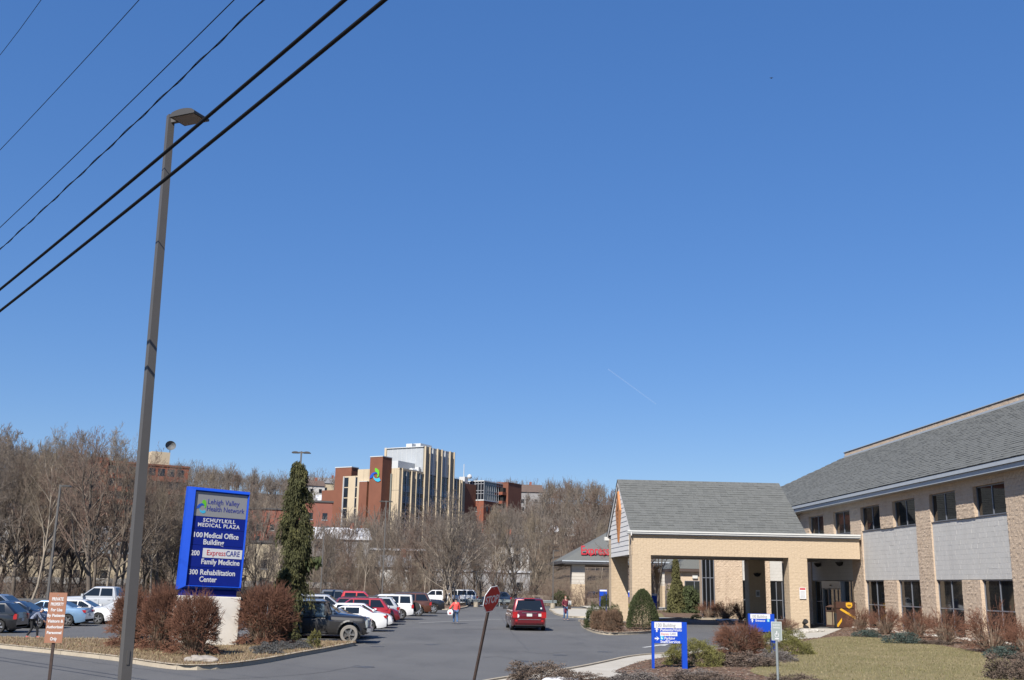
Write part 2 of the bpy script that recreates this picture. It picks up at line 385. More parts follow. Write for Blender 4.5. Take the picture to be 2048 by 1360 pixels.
for k in range(9):
    x, y = rc.uniform(-6, 6), rc.uniform(30, 75); P_ = [(x, y)]
    for j in range(5): P_.append((P_[-1][0]+rc.uniform(.2, 1.1), P_[-1][1]+rc.uniform(-1.2, 1.2)))
    strip('pavement_crack', wob(P_, .05, seed=30+k), rc.uniform(.02, .045), .004, TAR)
a0, a1 = Vector(gp(1287, 1295)), Vector(gp(1338, 1288)); dd = (a1-a0); dn = dd.normalized(); nn = Vector((-dn.y, dn.x))
sh = a0+dd*.55
arrow = MB().add([(*(a0+nn*.09), .004), (*(a0-nn*.09), .004), (*(sh-nn*.09), .004), (*(sh-nn*.32), .004), (*a1, .004), (*(sh+nn*.32), .004), (*(sh+nn*.09), .004)], [(0, 1, 2, 3, 4, 5, 6)]).build('road_arrow', PAINT)
if arrow.data.polygons[0].normal.z < 0: arrow.data.flip_normals()
arrow['kind'] = 'structure'
for k in range(18):                                          # stall lines of the first parking row
    y = 46.6+k*2.75
    strip('stall_line', [(-11.2, y), (-6.2, y)], .1, .004, PAINT)
for k in range(9):
    strip('stall_line', [(-30+k*.3-k*2.7+6, 53.), (-30+k*.3-k*2.7+6, 58.)], .1, .004, PAINT)

# ---- left island under the monument sign
fr = smooth_line([gp(120, 1309), gp(225, 1321), gp(300, 1333), gp(365, 1340), gp(440, 1338), gp(520, 1328), gp(600, 1313), gp(660, 1302), gp(703, 1293)], 6)
tip = [(-3.6, 43.6), (-3.75, 44.2), (-4.3, 44.45), (-6, 44.2), (-10, 43.8), (-15, 43.6), (-19, 44.), (-20.2, 43.)]
isl = fr+smooth_line([fr[-1]]+tip, 3)[1:]
kerb('kerb', isl+[fr[0]], side=1)
sheet('island_bed', isl, .135, STRAW)
# ---- right hand kerb, walk, bed and lawn
kr = smooth_line([(-5., 18.), (-1., 23.5), (1.2, 28.2), gp(1131, 1345), gp(1205, 1330), gp(1246, 1320.5), gp(1287, 1315), gp(1332, 1311.7), gp(1400, 1303), gp(1480, 1292), gp(1560, 1278), gp(1592, 1262), (22.4, 67.6)], 6)
kerb('kerb', kr, side=-1)
sheet('walkway', kr+[(27.4, 69.), (27.4, 30), (27, 2), (-5, 2)], .10, WALK)
mulch_edge = smooth_line([(-3.6, 17.5), (-.1, 22.5), (2.2, 26.6), (3.4, 28.3), (4.4, 28.7), gp(1245, 1356), gp(1230, 1351), gp(1252, 1341), gp(1287, 1329), gp(1328, 1322), gp(1400, 1311), gp(1480, 1300), gp(1560, 1290), gp(1600, 1283.5), gp(1640, 1280)], 5)
bed_r = mulch_edge+[(26.2, 70.), (27.3, 69.), (27.3, 20), (27, 2.2), (-3.6, 2.2)]
sheet('planting_bed', bed_r, .125, MULCH)
lawn_poly = smooth_line([(11., 26.), (9.4, 28.), gp(1500, 1352), gp(1560, 1330), gp(1600, 1312), gp(1600, 1292), gp(1650, 1281), gp(1700, 1278), gp(1800, 1285.5), gp(1900, 1300), gp(2000, 1322), gp(2025, 1338), gp(2018, 1362), (18.6, 26.)], 5)
sheet('lawn', lawn_poly, .135, LAWN)
# ---- the island with the clipped shrubs before the canopy
ci = smooth_line([gp(1161, 1243), gp(1161, 1249), gp(1166, 1256), gp(1187, 1265.5), gp(1214, 1270), gp(1248, 1270), gp(1285, 1268), gp(1310, 1265), gp(1335, 1261), gp(1350, 1255), (14.2, 71.2), (12., 72.), (9.6, 73.)], 5)
kerb('kerb', ci+[ci[0]], side=1)
sheet('shrub_bed', ci, .13, MULCH)
# ---- walk, lawn and bed in front of the rear wing
ring = smooth_line([(15.2, 112.), gp(1104, 1219), gp(1105, 1225), gp(1112, 1230), gp(1137, 1235), gp(1175, 1236.5), gp(1250, 1240.5), gp(1310, 1242), gp(1352, 1239), (20., 85.6), (24., 86.4)], 6)
kerb('kerb', ring, side=1)
sheet('walkway', ring+[(27.2, 87), (27.2, 131), (24, 131), (16, 131)], .10, WALK)
sheet('lawn', smooth_line([(16, 110), (13.6, 100), (12.6, 93), (13.2, 90), (15., 87.5), (17., 87.), (19., 88), (21, 96), (21, 110)], 4), .125, LAWN)
sheet('planting_bed', [(17.6, 86.8), (21, 87.2), (24.5, 87.6), (27, 90), (27, 112), (20.5, 112), (19.6, 98)], .135, MULCH)
sheet('tree_island', smooth_line([gp(845, 1217), gp(900, 1220), gp(928, 1217), gp(935, 1213), gp(900, 1211), gp(850, 1211), gp(845, 1217)], 4)[:-1], .12, MULCH)
kerb('kerb', smooth_line([gp(845, 1217), gp(900, 1220), gp(928, 1217), gp(935, 1213), gp(900, 1211), gp(850, 1211), gp(845, 1217)], 4), side=1)

# ------------------------------------------------------------------ split-face block work
def block_geo(r, bw, bh, d, nx_=4, nz=3, gap=.005, rough=1.):
    """one block: local x along the wall, z up, face towards -y (y=0 is the wall core)"""
    vs = []; x0, x1, z0, z1 = gap/2, bw-gap/2, gap/2, bh-gap/2
    for j in range(nz):
        for i in range(nx_):
            e = i in (0, nx_-1) or j in (0, nz-1)
            y = -d*(.72+.3*r.random()*rough) if e else -d*(.7+.6*r.random()*rough)
            jx = 0 if i in (0, nx_-1) else r.uniform(-.25, .25)*bw/nx_*rough
            vs.append((x0+(x1-x0)*i/(nx_-1)+jx, y, z0+(z1-z0)*j/(nz-1)))
    fs = [(j*nx_+i, j*nx_+i+1, (j+1)*nx_+i+1, (j+1)*nx_+i) for j in range(nz-1) for i in range(nx_-1)]
    per = list(range(nx_))+[j*nx_+nx_-1 for j in range(1, nz)]+[(nz-1)*nx_+i for i in range(nx_-2, -1, -1)]+[j*nx_ for j in range(nz-2, 0, -1)]
    b = len(vs); vs += [(vs[k][0], .004, vs[k][2]) for k in per]; n = len(per)
    fs += [(per[k], b+k, b+(k+1) % n, per[(k+1) % n]) for k in range(n)]
    return vs, fs
BV = {}
def block_variants(key, mt, bw, bh, d, n=7, rough=1.):
    if key not in BV:
        r = random.Random(len(BV)+11); L = []
        for i in range(n):
            vs, fs = block_geo(r, bw, bh, d, 4 if bw > .25 else 3, 3, rough=rough)
            me = MB().add(vs, fs).mesh('block', mt); L.append((me, np.array(vs), fs))
        BV[key] = L
    return BV[key]
RB = random.Random(5)
class Courses:
    """gathers joined blocks of one part"""
    def __init__(s): s.mb = MB()
def wall_blocks(root, org, rz, W, H, mt, bw=.4, bh=.2, d=.05, single=False, sink=None, bond=True, name='block', rough=1., key=None):
    key = key or mt.name
    nrow = max(1, round(H/bh)); bh_ = H/nrow; ncol = max(1, round(W/bw)); bw_ = W/ncol
    full = block_variants((key, bw, bh, 'f'), mt, bw, bh, d, rough=rough); half = block_variants((key, bw, bh, 'h'), mt, bw/2, bh, d, rough=rough)
    R = Matrix.Translation(org) @ Matrix.Rotation(rz, 4, 'Z')
    for j in range(nrow):
        x = 0.; row = []
        if bond and j % 2 and ncol >= 1: row = [.5]+[1]*(ncol-1)+[.5]
        else: row = [1]*ncol
        for k in row:
            me, vs, fs = RB.choice(full if k == 1 else half)
            sx = bw_/bw; sz = bh_/bh
            if single:
                o = bpy.data.objects.new(name, me); link(o, root); o.matrix_local = R @ Matrix.Translation((x, RB.uniform(-.004, .004), j*bh_)) @ Matrix.Diagonal((sx, 1, sz, 1))
            else:
                T = R @ Matrix.Translation((x, RB.uniform(-.004, .004), j*bh_)) @ Matrix.Diagonal((sx, 1, sz, 1)); A = np.array(T)
                q = vs @ A[:3, :3].T + A[:3, 3]; sink.add(q.tolist(), fs)
            x += bw_*k
RZF = -pi/2                                                  # faces -x: local x runs towards -y

def shingle_roof(mb, p0, udir, sdir, W, Ls, row=.29, tab=.36, clip=None, seed=1):
    """courses of tabs: p0 lower corner, udir along the eave, sdir up the slope"""
    r = random.Random(seed); u = Vector(udir).normalized(); s = Vector(sdir).normalized(); nrm = u.cross(s)
    if nrm.z < 0: nrm = -nrm
    p0 = Vector(p0); nr = int(Ls/row)
    flip = u.cross(s).z < 0
    for j in range(nr):
        x = -r.random()*tab
        while x < W:
            t = tab*r.uniform(.75, 1.25); a = max(0, x); b = min(W, x+t-.006); x += t
            if b-a < .03: continue
            s0 = j*row; s1 = s0+row*1.06; q = p0+u*a; q2 = p0+u*b
            if clip:
                c = p0+u*((a+b)/2)+s*s0
                if not clip(c): continue
            h0 = r.choice((.016, .022, .034)); h1 = .006
            A = q+s*s0+nrm*h0; B = q2+s*s0+nrm*h0; Cc = q2+s*s1+nrm*h1; D = q+s*s1+nrm*h1
            E = q+s*s0; Fv = q2+s*s0
            fs = [(0, 1, 2, 3), (4, 5, 1, 0), (4, 0, 3), (5, 2, 1)]
            if flip: fs = [f[::-1] for f in fs]
            mb.add([A, B, Cc, D, E, Fv], fs, r.choice((0, 0, 1, 1, 2, 3)))

# ------------------------------------------------------------------ two-storey medical building, right
FX = 27.45
mob = thing('medical_building', 'long two-storey tan block medical building with dark shingled roof at right edge', 'building', (FX, 60, 0))
def loc(x, y, z): return (x-FX, y-60, z)
core = MB(); blk = MB(); pan = MB()
PER = 10.31; B0 = 48.78                                       # start of the pier of bay 0
def solid(y0, y1, z0, z1): core.box(.03, .55, y0-60, y1-60, z0, z1)
def beige(y0, y1, z0, z1, single=False):
    solid(y0, y1, z0, z1)
    wall_blocks(mob, loc(FX+.03, y1, z0), RZF, y1-y0, z1-z0, BEIGE, single=single, sink=blk, d=.055)
    if single is False or True:                               # returns (jambs) of the pier, facing the camera
        wall_blocks(mob, loc(FX+.03, y0, z0), 0, .2, z1-z0, BEIGE, bw=.2, sink=blk, d=.012, bond=False, key='jamb', rough=.4)
        wall_blocks(mob, loc(FX+.23, y1, z0), pi, .2, z1-z0, BEIGE, bw=.2, sink=blk, d=.012, bond=False, key='jamb', rough=.4)
panmesh = block_variants(('GREYB', .33, .2625, 'f'), GREYB, .33, .2625, .012, n=5, rough=.1)
BV[('pan', .33, .2625, 'f')] = panmesh; BV[('pan', .33, .2625, 'h')] = block_variants(('GREYB', .33, .2625, 'h'), GREYB, .165, .2625, .012, n=3, rough=.1)
def greypanel(y0, y1, z0, z1):
    pcore.box(.075, .5, y0-60, y1-60, z0, z1)
    wall_blocks(mob, loc(FX+.075, y1, z0), RZF, y1-y0, z1-z0, GREYB, bw=.33, bh=.2625, d=.012, sink=pan, key='pan', rough=.1)
pcore = MB()
def window(root, org, rz, W, H, mull=(.5,), trans=None, fr=.055, name='window', deep=.05, gm=GLASS):
    """frame, panes and mullions; org lower corner on the glass plane, faces local -y"""
    wd = MB(); wd.box(0, W, -deep, deep*.4, 0, fr); wd.box(0, W, -deep, deep*.4, H-fr, H); wd.box(0, fr, -deep, deep*.4, fr, H-fr); wd.box(W-fr, W, -deep, deep*.4, fr, H-fr)
    o = wd.build(name, ALU, root); o.location = org; o.rotation_euler = (0, 0, rz)
    xs_ = [fr]+[q for mq in mull for q in (mq*W-.03, mq*W+.03)]+[W-fr]
    zs_ = [fr, H-fr] if trans is None else [fr, trans-.03, trans+.03, H-fr]
    for mq in mull: MB().box(mq*W-.03, mq*W+.03, -deep*.9, deep*.3, fr, H-fr).build('mullion', ALU, o)
    if trans:
        for i in range(0, len(xs_), 2): MB().box(xs_[i], xs_[i+1], -deep*.85, deep*.3, trans-.03, trans+.03).build('transom', ALU, o)
    for i in range(0, len(xs_), 2):
        for j in range(0, len(zs_), 2): MB().box(xs_[i], xs_[i+1], -.006, .006, zs_[j], zs_[j+1]).build('pane', gm, o)
    return o
for b in range(-2, 4):
    y = B0+b*PER; far = b == 3
    beige(y, y+1.94, 0, 8.4, single=(b == 0))
    if far: continue
    w1, h1, w2, e2 = y+1.94, y+5.14, y+7.14, y+PER            # window, half pier, window, next pier
    beige(h1, w2, 6.35, 8.4)
    solid(w1, h1, 7.93, 8.4); solid(w2, e2, 7.93, 8.4)
    wall_blocks(mob, loc(FX+.03, h1, 7.93), RZF, h1-w1, .47, BEIGE, sink=blk, d=.055)
    wall_blocks(mob, loc(FX+.03, e2, 7.93), RZF, e2-w2, .47, BEIGE, sink=blk, d=.055)
    greypanel(w1, e2, 3.17, 6.33)
    for q in (w1, w2):
        window(mob, loc(FX+.21, q+3.19, 6.37), RZF, 3.18, 1.55)
        MB().box(.02, .30, q-60, q+3.19-60, 6.335, 6.372).build('sill', DARKTRIM, mob)
    if b != 2:
        beige(h1, w2, 0, 3.15, single=(b == 0))
        for q in (w1, w2): window(mob, loc(FX+.21, q+3.19, .04), RZF, 3.18, 3.11, trans=1.58)
    else:                                                     # entrance bay: storefront with sliding doors
        sf = window(mob, loc(FX+.3, w1+2.4, .04), RZF, 2.35, 3.11, mull=(.5,), trans=1.62, name='sidelight')
        sf = window(mob, loc(FX+.3, e2-.02, .04), RZF, 2.1, 3.11, mull=(.5,), trans=1.62, name='sidelight')
        y0, y1 = w1+2.42, e2-2.14
        en = MB(); en.box(-.02, .32, y0-60, y1-60, 2.62, 3.13); en.box(.0, .3, y0-60, y0+.12-60, 0, 2.62); en.box(.0, .3, y1-.12-60, y1-60, 0, 2.62)
        en.build('door_frame', GREYTRIM, mob)
        for i in range(4):
            q = y1-.12-(y1-y0-.24)*i/4
            window(mob, loc(FX+.16+.06*(i in (1, 2)), q, .03), RZF, (y1-y0-.24)/4-.01, 2.58, mull=(), trans=1.0, fr=.07, name='door')
        ds = MB().box(-.07, -.02, (y0+y1)/2-.14-60, (y0+y1)/2+.14-60, 2.78, 2.88).build('door_sensor', BLACKP, mob)
        for ys_ in (y0-.3, y1+.3):                            # half-bowl wall lights
            lb = MB(); lb.lathe([(.0, -.22), (.16, -.16), (.27, 0.), (.29, .07), (.0, .07)], 14, org=(-.12, ys_-60, 4.35)); lb.box(-.1, .07, ys_-.08-60, ys_+.08-60, 4.2, 4.4)
            lb.build('wall_light', BLACKP, mob, smooth=40)
core.box(.56, 1.6, -32.4, 26.4, -.3, 8.3)
core.build('wall', MORTAR, mob); stuff(blk.build('block_courses', BEIGE, mob)); pcore.build('panel_backing', GREYM, mob); stuff(pan.build('block_panel', GREYB, mob))
# roof: eave, gutter boards, shingles, parapet
ye0, ye1, yp1 = 24., 104., 88.8
SL = (13.72-8.86)/(34.-26.75)
MB().box(26.9-FX, 28.2-FX, ye0-60, 92-60, 8.36, 8.42).build('soffit', SOFFIT, mob)
MB().box(26.84-FX, 26.90-FX, ye0-60, 92-60, 8.36, 8.60).build('fascia', GREYTRIM, mob)
MB().box(26.74-FX, 26.84-FX, ye0-60, 92-60, 8.615, 8.82).build('gutter', GREYTRIM, mob)
MB().box(26.80-FX, 26.90-FX, ye0-60, 92-60, 8.60, 8.86).build('drip_edge', DARKTRIM, mob)
hipx = lambda z: None
def hipline(z): return yp1+(13.72-z)/(13.72-8.86)*27.          # roof end leans outwards below the parapet corner
rd = MB(); rd.add([(26.72-FX, ye0-60, 8.84), (26.72-FX, hipline(8.84)-60, 8.84), (34.-FX, yp1-60, 13.71), (34.-FX, ye0-60, 13.71), (44-FX, yp1-60, 13.71), (44-FX, hipline(8.84)-60, 8.84), (44-FX, ye0-60, 13.71)], [(0, 3, 2, 1), (1, 2, 4, 5), (3, 6, 4, 2)]); rd.build('roof_deck', SHING[2], mob)
sh = MB(); sd = Vector((7.25, 0, 4.86))
shingle_roof(sh, loc(26.72, hipline(8.84), 8.86), (0, -1, 0), sd, hipline(8.84)-34, sd.length, clip=lambda c: c.y+60 < hipline(c.z), seed=3)
stuff(sh.build('shingle_courses', SHING, mob))
MB().box(33.9-FX, 34.-FX, ye0-60, yp1-60, 13.56, 13.80).build('flashing', GREYTRIM, mob)
MB().box(34.-FX, 34.4-FX, ye0-60, yp1-60, 13., 14.09).build('parapet', BEIGE, mob)
pb = MB(); wall_blocks(mob, loc(34., yp1, 13.8), RZF, yp1-ye0, .28, BEIGE, bw=.4, bh=.28, sink=pb, d=.02, key='parapet'); stuff(pb.build('block_courses', BEIGE, mob))
MB().box(33.955-FX, 34.5-FX, ye0-60, yp1+.1-60, 14.09, 14.125).build('coping', DARKTRIM, mob)
MB().box(33.93-FX, 34.5-FX, ye0-60, yp1+.1-60, 14.127, 14.18).build('coping', GREYTRIM, mob)

# ---- rear wing, faces the camera behind the canopy
wing = thing('rear_wing', 'tan block wing with tall strip window seen through the entrance canopy', 'building', (20.7, 86.6, 0))
def wl(x, z): return (x-20.7, 0, z)
wc = MB(); wb = MB(); wp = MB()
def wbeige(x0, x1, z0, z1):
    wc.box(x0-20.7, x1-20.7, .06, .5, z0, z1); wall_blocks(wing, (x0-20.7, .06, z0), 0, x1-x0, z1-z0, BEIGE, sink=wb, d=.05)
wbeige(21.75, 24.05, 0, 7.); wbeige(25.7, 26.35, 0, 7.)
for a_, b_ in ((24.05, 25.7), (26.35, 27.4)):
    wc.box(a_-20.7, b_-20.7, .08, .5, 3.15, 7.); wall_blocks(wing, (a_-20.7, .08, 3.15), 0, b_-a_, 3.85, GREYB, bw=.33, bh=.2625, d=.012, sink=wp, key='pan')
    window(wing, (a_-20.7, .2, .05), 0, b_-a_, 3.08, trans=1.55)
window(wing, (0, .16, .0), 0, 1.03, 7., mull=(.34, .67), trans=3.3, name='strip_window')
wc.box(0, 1.02, .3, .5, 0, 7); wc.box(.03, 6.7, .51, 1.1, 0, 7.)
wc.build('wall', MORTAR, wing); stuff(wb.build('block_courses', BEIGE, wing)); stuff(wp.build('block_panel', GREYB, wing))
MB().box(-.3, 6.6, -.4, 1.6, 7., 7.3).build('roof', SHING[2], wing)

# ------------------------------------------------------------------ entrance canopy
CY, CX0, CX1, CXR = 69.5, 12.0, 23.75, 27.28
can = thing('entrance_canopy', 'tan block drive-through entrance canopy with steep grey shingled gable roof', 'canopy', (CX0, CY, 0))
cc = MB(); cb = MB()
DEP = 10.2
def cblk(x0, z0, W, H, single=False, y=0.): wall_blocks(can, (x0, y, z0), 0, W, H, BEIGE_L, single=single, sink=cb, d=.02, key='canopy', rough=.8)
cc.box(0, CXR-CX0, .02, 1.2, 4.55, 5.9); cblk(-.05, 4.53, CXR-CX0+.05, 1.38, single=True)              # front beam
cc.box(0, CXR-CX0, DEP-1.2, DEP, 4.55, 5.9)                                              # rear beam
wall_blocks(can, (0, 1.2, 4.53), RZF, 1.25, 1.38, BEIGE_L, sink=cb, d=.02, key='canopy', rough=.8)
wall_blocks(can, (0, DEP, 4.53), RZF, 1.22, 1.38, BEIGE_L, sink=cb, d=.02, key='canopy', rough=.8)
cblk(0, 4.53, 1.2, 1.38, y=DEP-1.2)
for (x0, y0) in ((0, 0.), (10.45, 0.), (0, DEP-1.2), (10.3, DEP-1.2)):
    cc.box(x0+.02, x0+1.2, y0+.02, y0+1.18, 0, 4.549)
    cblk(x0-.03, 0, 1.26, 4.53, y=y0+.01)
    wall_blocks(can, (x0+.01, y0+1.19, 0), RZF, 1.2, 4.53, BEIGE_L, sink=cb, d=.02, key='canopy', rough=.8)
    wall_blocks(can, (x0+1.21, y0+.01, 0), pi/2, 1.2, 4.53, BEIGE_L, sink=cb, d=.02, key='canopy', rough=.8)
cc.build('wall', mat('canopy_mortar', (.56, .435, .305), .95, var=.08), can); stuff(cb.build('block_courses', BEIGE_L, can))
MB().box(.1, CXR-CX0, 1.2, DEP-1.2, 4.6, 4.75).build('ceiling', SOFFIT, can)
RX1 = 11.6
MB().box(-.35, CXR-CX0, -.28, .1, 5.90, 6.0).build('gutter', TRIM, can); MB().box(-.3, CXR-CX0, -.22, .1, 5.84, 5.895).build('fascia', GREYTRIM, can)
MB().box(-.35, CXR-CX0+.0, -.33, .1, 6.005, 6.12).build('gutter_lip', TRIM, can)
MB().box(RX1, CXR-CX0, .1, DEP, 5.9, 6.05).build('flat_roof', GREYTRIM, can)
MB().box(-.35, RX1, DEP-.1, DEP+.28, 5.84, 6.1).build('gutter', TRIM, can)
zr, hy = 9.9, DEP/2; ye = -.3; ze = 6.1
rdk = MB(); rdk.add([(-.14, ye, ze), (RX1, ye, ze), (RX1, hy, zr), (-.14, hy, zr), (-.14, DEP+.3, ze), (RX1, DEP+.3, ze)], [(0, 1, 2, 3), (3, 2, 5, 4), (1, 5, 2)])
rdk.add([(-.14, ye, ze-.12), (RX1, ye, ze-.12), (-.14, hy, zr-.14), (-.14, ye, ze), (-.14, hy, zr), (-.14, DEP+.3, ze), (-.14, DEP+.3, ze-.12)], [(0, 3, 4, 2), (2, 4, 5, 6)])
rdk.build('roof_deck', SHING[2], can)
cs = MB(); s1 = Vector((0, hy-ye, zr-ze)); shingle_roof(cs, (-.17, ye-.03, ze+.005), (1, 0, 0), s1, RX1+.17, s1.length, row=.305, tab=.42, seed=8)
s2 = Vector((0, -(DEP+.3-hy), zr-ze)); shingle_roof(cs, (-.17, DEP+.33, ze+.005), (1, 0, 0), s2, RX1+.17, s2.length, row=.305, tab=.42, seed=9)
stuff(cs.build('shingle_courses', SHING, can))
for i in range(36):
    x = -.17+i*(RX1+.17)/36
    MB().add([(x, hy-.17, zr-.09), (x+.34, hy-.17, zr-.09), (x+.34, hy, zr+.045), (x, hy, zr+.045), (x, hy+.17, zr-.09), (x+.34, hy+.17, zr-.09)], [(0, 1, 2, 3), (3, 2, 5, 4)]).build('ridge_cap', SHING[1+i % 3], can)
# gable boards
nb = 16; zb0, zb1 = 4.56, 9.78
for i in range(nb):
    a = zb0+(zb1-zb0)*i/nb; b = zb0+(zb1-zb0)*(i+1)/nb-.012
    def hw(z): return min(hy-1.21, (zr-.08-z)*(hy-ye)/(zr-ze)-.02) if z > 6.0 else hy-1.21
    ha, hb = hw(a), hw(b)
    if hb < .05: hb = .02
    if a > 5.9 : ha, hb = max(.04, (zr-.12-a)*(hy-ye)/(zr-ze)), max(.02, (zr-.12-b)*(hy-ye)/(zr-ze))
    MB().add([(-.045, hy-ha, a), (-.045, hy+ha, a), (-.022, hy+hb, b), (-.022, hy-hb, b), (.03, hy-ha, a), (.03, hy+ha, a), (.03, hy+hb, b), (.03, hy-hb, b)],
             [(0, 3, 2, 1), (4, 5, 6, 7), (0, 1, 5, 4), (3, 7, 6, 2), (0, 4, 7, 3), (1, 2, 6, 5)]).build('siding_board', SIDING, can)
MB().box(.031, .3, 1.3, DEP-1.3, 4.6, 5.8).build('gable_backing', MORTAR, can)
for sgn in (-1, 1):
    e0 = Vector((-.07, hy+sgn*(hy-ye+.02), ze-.14)); e1 = Vector((-.07, hy, zr-.12)); q = MB()
    q.add([e0+Vector((0, 0, -.2)), e0, e1, e1+Vector((0, 0, -.22)), e0+Vector((-.065, 0, -.2)), e0+Vector((-.065, 0, 0)), e1+Vector((-.065, 0, 0)), e1+Vector((-.065, 0, -.22))], [(0, 3, 2, 1), (4, 5, 6, 7), (0, 1, 5, 4), (3, 7, 6, 2), (0, 4, 7, 3), (1, 2, 6, 5)])
    q.build('rake_board', SIDING, can)
# terracotta diamond
dz0, dzm, dz1 = 5.55, 7.7, 9.05; dh = .95
dm = MB(); dm.add([(-.16, hy, dz0), (-.16, hy-dh, dzm), (-.16, hy, dz1), (-.16, hy+dh, dzm), (-.03, hy, dz0-.08), (-.03, hy-dh-.06, dzm), (-.03, hy, dz1+.1), (-.03, hy+dh+.06, dzm)], [(0, 1, 2, 3)[::-1], (0, 4, 5, 1)[::-1], (1, 5, 6, 2)[::-1], (2, 6, 7, 3)[::-1], (3, 7, 4, 0)[::-1]])
dmo = dm.build('diamond_ornament', TERRA, can)
rl = MB()
rl.lathe([(.0, .0), (.12, .02), (.22, .0), (.30, .03), (.34, .0)], 16, axis='y')
rl.v = [(-.165-abs(y)-.01, hy+x, 8.05+z) for x, y, z in rl.v]
for k in range(5): rl.box(-.185, -.15, hy-.16+.02*k, hy+.16-.02*k, 7.45-k*.28, 7.57-k*.28)
rl.build('relief', TERRA2, dmo)
for x, z in ((11.05, 1.9),): 
    n_ = MB().box(x, x+.44, -.075, -.06, z, z+.72).build('paper_notice', WHITE, None); n_.location = can.location
    tag(n_, 'white paper notice with red heading taped on the front tan column', 'notice')
    MB().box(x+.03, x+.40, -.079, -.0751, z+.58, z+.69).build('heading', REDP, n_)
    for k in range(6): MB().box(x+.05, x+.36, -.079, -.0751, z+.08+k*.075, z+.1+k*.075).build('print_line', mat('print_grey', (.3, .3, .32)), n_)
n_ = MB().box(10.75, 11.05, DEP-1.2-.075, DEP-1.2-.06, 1.9, 2.4).build('paper_notice', WHITE, None); n_.location = can.location
tag(n_, 'paper notice on the shaded rear column under the canopy', 'notice')
MB().box(10.79, 11.01, DEP-1.2-.079, DEP-1.2-.0751, 2.0, 2.3).build('print_block', mat('print_grey', (.3, .3, .32)), n_)
sp = thing('spotlight', 'small black spotlight at the foot of the front tan column', 'light', (CX0+11.2, CY-.35, 0))
MB().tube((0, 0, 0), (0, 0, .3), .03).build('stake', BLACKP, sp); MB().tube((0, .1, .36), (.05, -.14, .5), .13, .17, 12).build('lamp_head', BLACKP, sp)
lw = thing('wall_lamp', 'black wall lamp on the shaded rear column under the canopy', 'light', (CX0+10.9, CY+DEP-1.26, 3.55))
MB().lathe([(0, -.2), (.17, -.15), (.27, 0), (.29, .06), (0, .06)], 14).build('bowl', BLACKP, lw, smooth=40); MB().box(-.08, .08, .02, .2, -.1, .1).build('bracket', BLACKP, lw)
print('building done', len(bpy.data.objects))
# ------------------------------------------------------------------ express care building behind the canopy
EX, EYY = 14.0, 131.
exb = thing('express_building', 'low clinic building with hipped grey roof and big red lettering behind the entrance canopy', 'building', (EX, EYY, 0))
er = MB(); er.add([(0, 0, 5.5), (26, 0, 5.5), (26, 16, 5.5), (0, 16, 5.5), (8.5, 8., 10.4), (20, 8., 10.4)], [(0, 1, 5, 4), (1, 2, 5), (2, 3, 4, 5), (3, 0, 4)])
er.build('roof', SHING[1], exb)
MB().box(-.05, 26.05, -.06, 16.06, 5.12, 5.48).build('fascia', DARKTRIM, exb); MB().box(-.12, 26.1, -.16, -.061, 5.36, 5.5).build('gutter', GREYTRIM, exb)
MB().box(.3, 25.6, .2, 15.6, 5.0, 5.11).build('soffit', SOFFIT, exb)
for x in (1.2, 12.5):
    cl = MB(); cl.box(x, x+1.65, .9, 2.6, 0, 2.65); cl.build('column', BEIGE_L, exb)
    MB().box(x+.02, x+1.63, .92, 2.58, 2.65, 4.99).build('column_top', mat('pale_block', (.66, .61, .54), .9, var=.04, vscale=1), exb)
    for k in range(1, 12): MB().box(x-.004, x+1.654, .895, 2.61, k*.4+.395-.4, k*.4+.405-.4).build('joint', MORTAR, exb)
w0 = 13.2
MB().box(w0, 24, 4.5, 15, 0, 4.99).build('wall', BEIGE, exb)
for i in range(4): window(exb, (w0+.6+i*2.4, 4.44, 1.0), 0, 1.8, 2.2, trans=1.0)
text('lettering', 'Express', 1.55, REDP, exb, (2.3, .95, 6.25), ext=.09, xs=.74, bold=.02)
text('lettering', 'CARE', 1.55, NAVY, exb, (7.3, .95, 6.25), ext=.09, xs=.8, bold=.02)
MB().box(2.4, 12, 1.1, 1.2, 6.22, 6.3).build('letter_rail', DARKTRIM, exb)
w2 = thing('low_wing', 'low tan wing with small hipped roof and wall light behind the weeping spruce', 'building', (24.2, 113, 0))
MB().box(.6, 12, .5, 9, 0, 4.2).build('wall', BEIGE, w2)
MB().add([(0, 0, 4.45), (13, 0, 4.45), (13, 10, 4.45), (0, 10, 4.45), (3.2, 4, 6.9), (10, 4, 6.9)], [(0, 1, 5, 4), (1, 2, 5), (2, 3, 4, 5), (3, 0, 4)]).build('roof', SHING[0], w2)
MB().box(.02, 13, .02, 10, 4.15, 4.44).build('fascia', mat('brown_trim', (.09, .06, .05), .7), w2)
window(w2, (1.0, .46, .9), 0, 2.1, 2.3, trans=.9); window(w2, (3.5, .46, .9), 0, 2.1, 2.3, trans=.9)
MB().box(1.85, 2.4, .3, .5, 3.45, 3.75).build('wall_light', TRIM, w2)

# ------------------------------------------------------------------ hospital on the hill
HO = Vector((-13.7, 289.68, 0)); HA = radians(32.2)
hosp = thing('hospital', 'tall cream and glass hospital tower with brick stair towers on the hillside', 'hospital', HO, -HA)
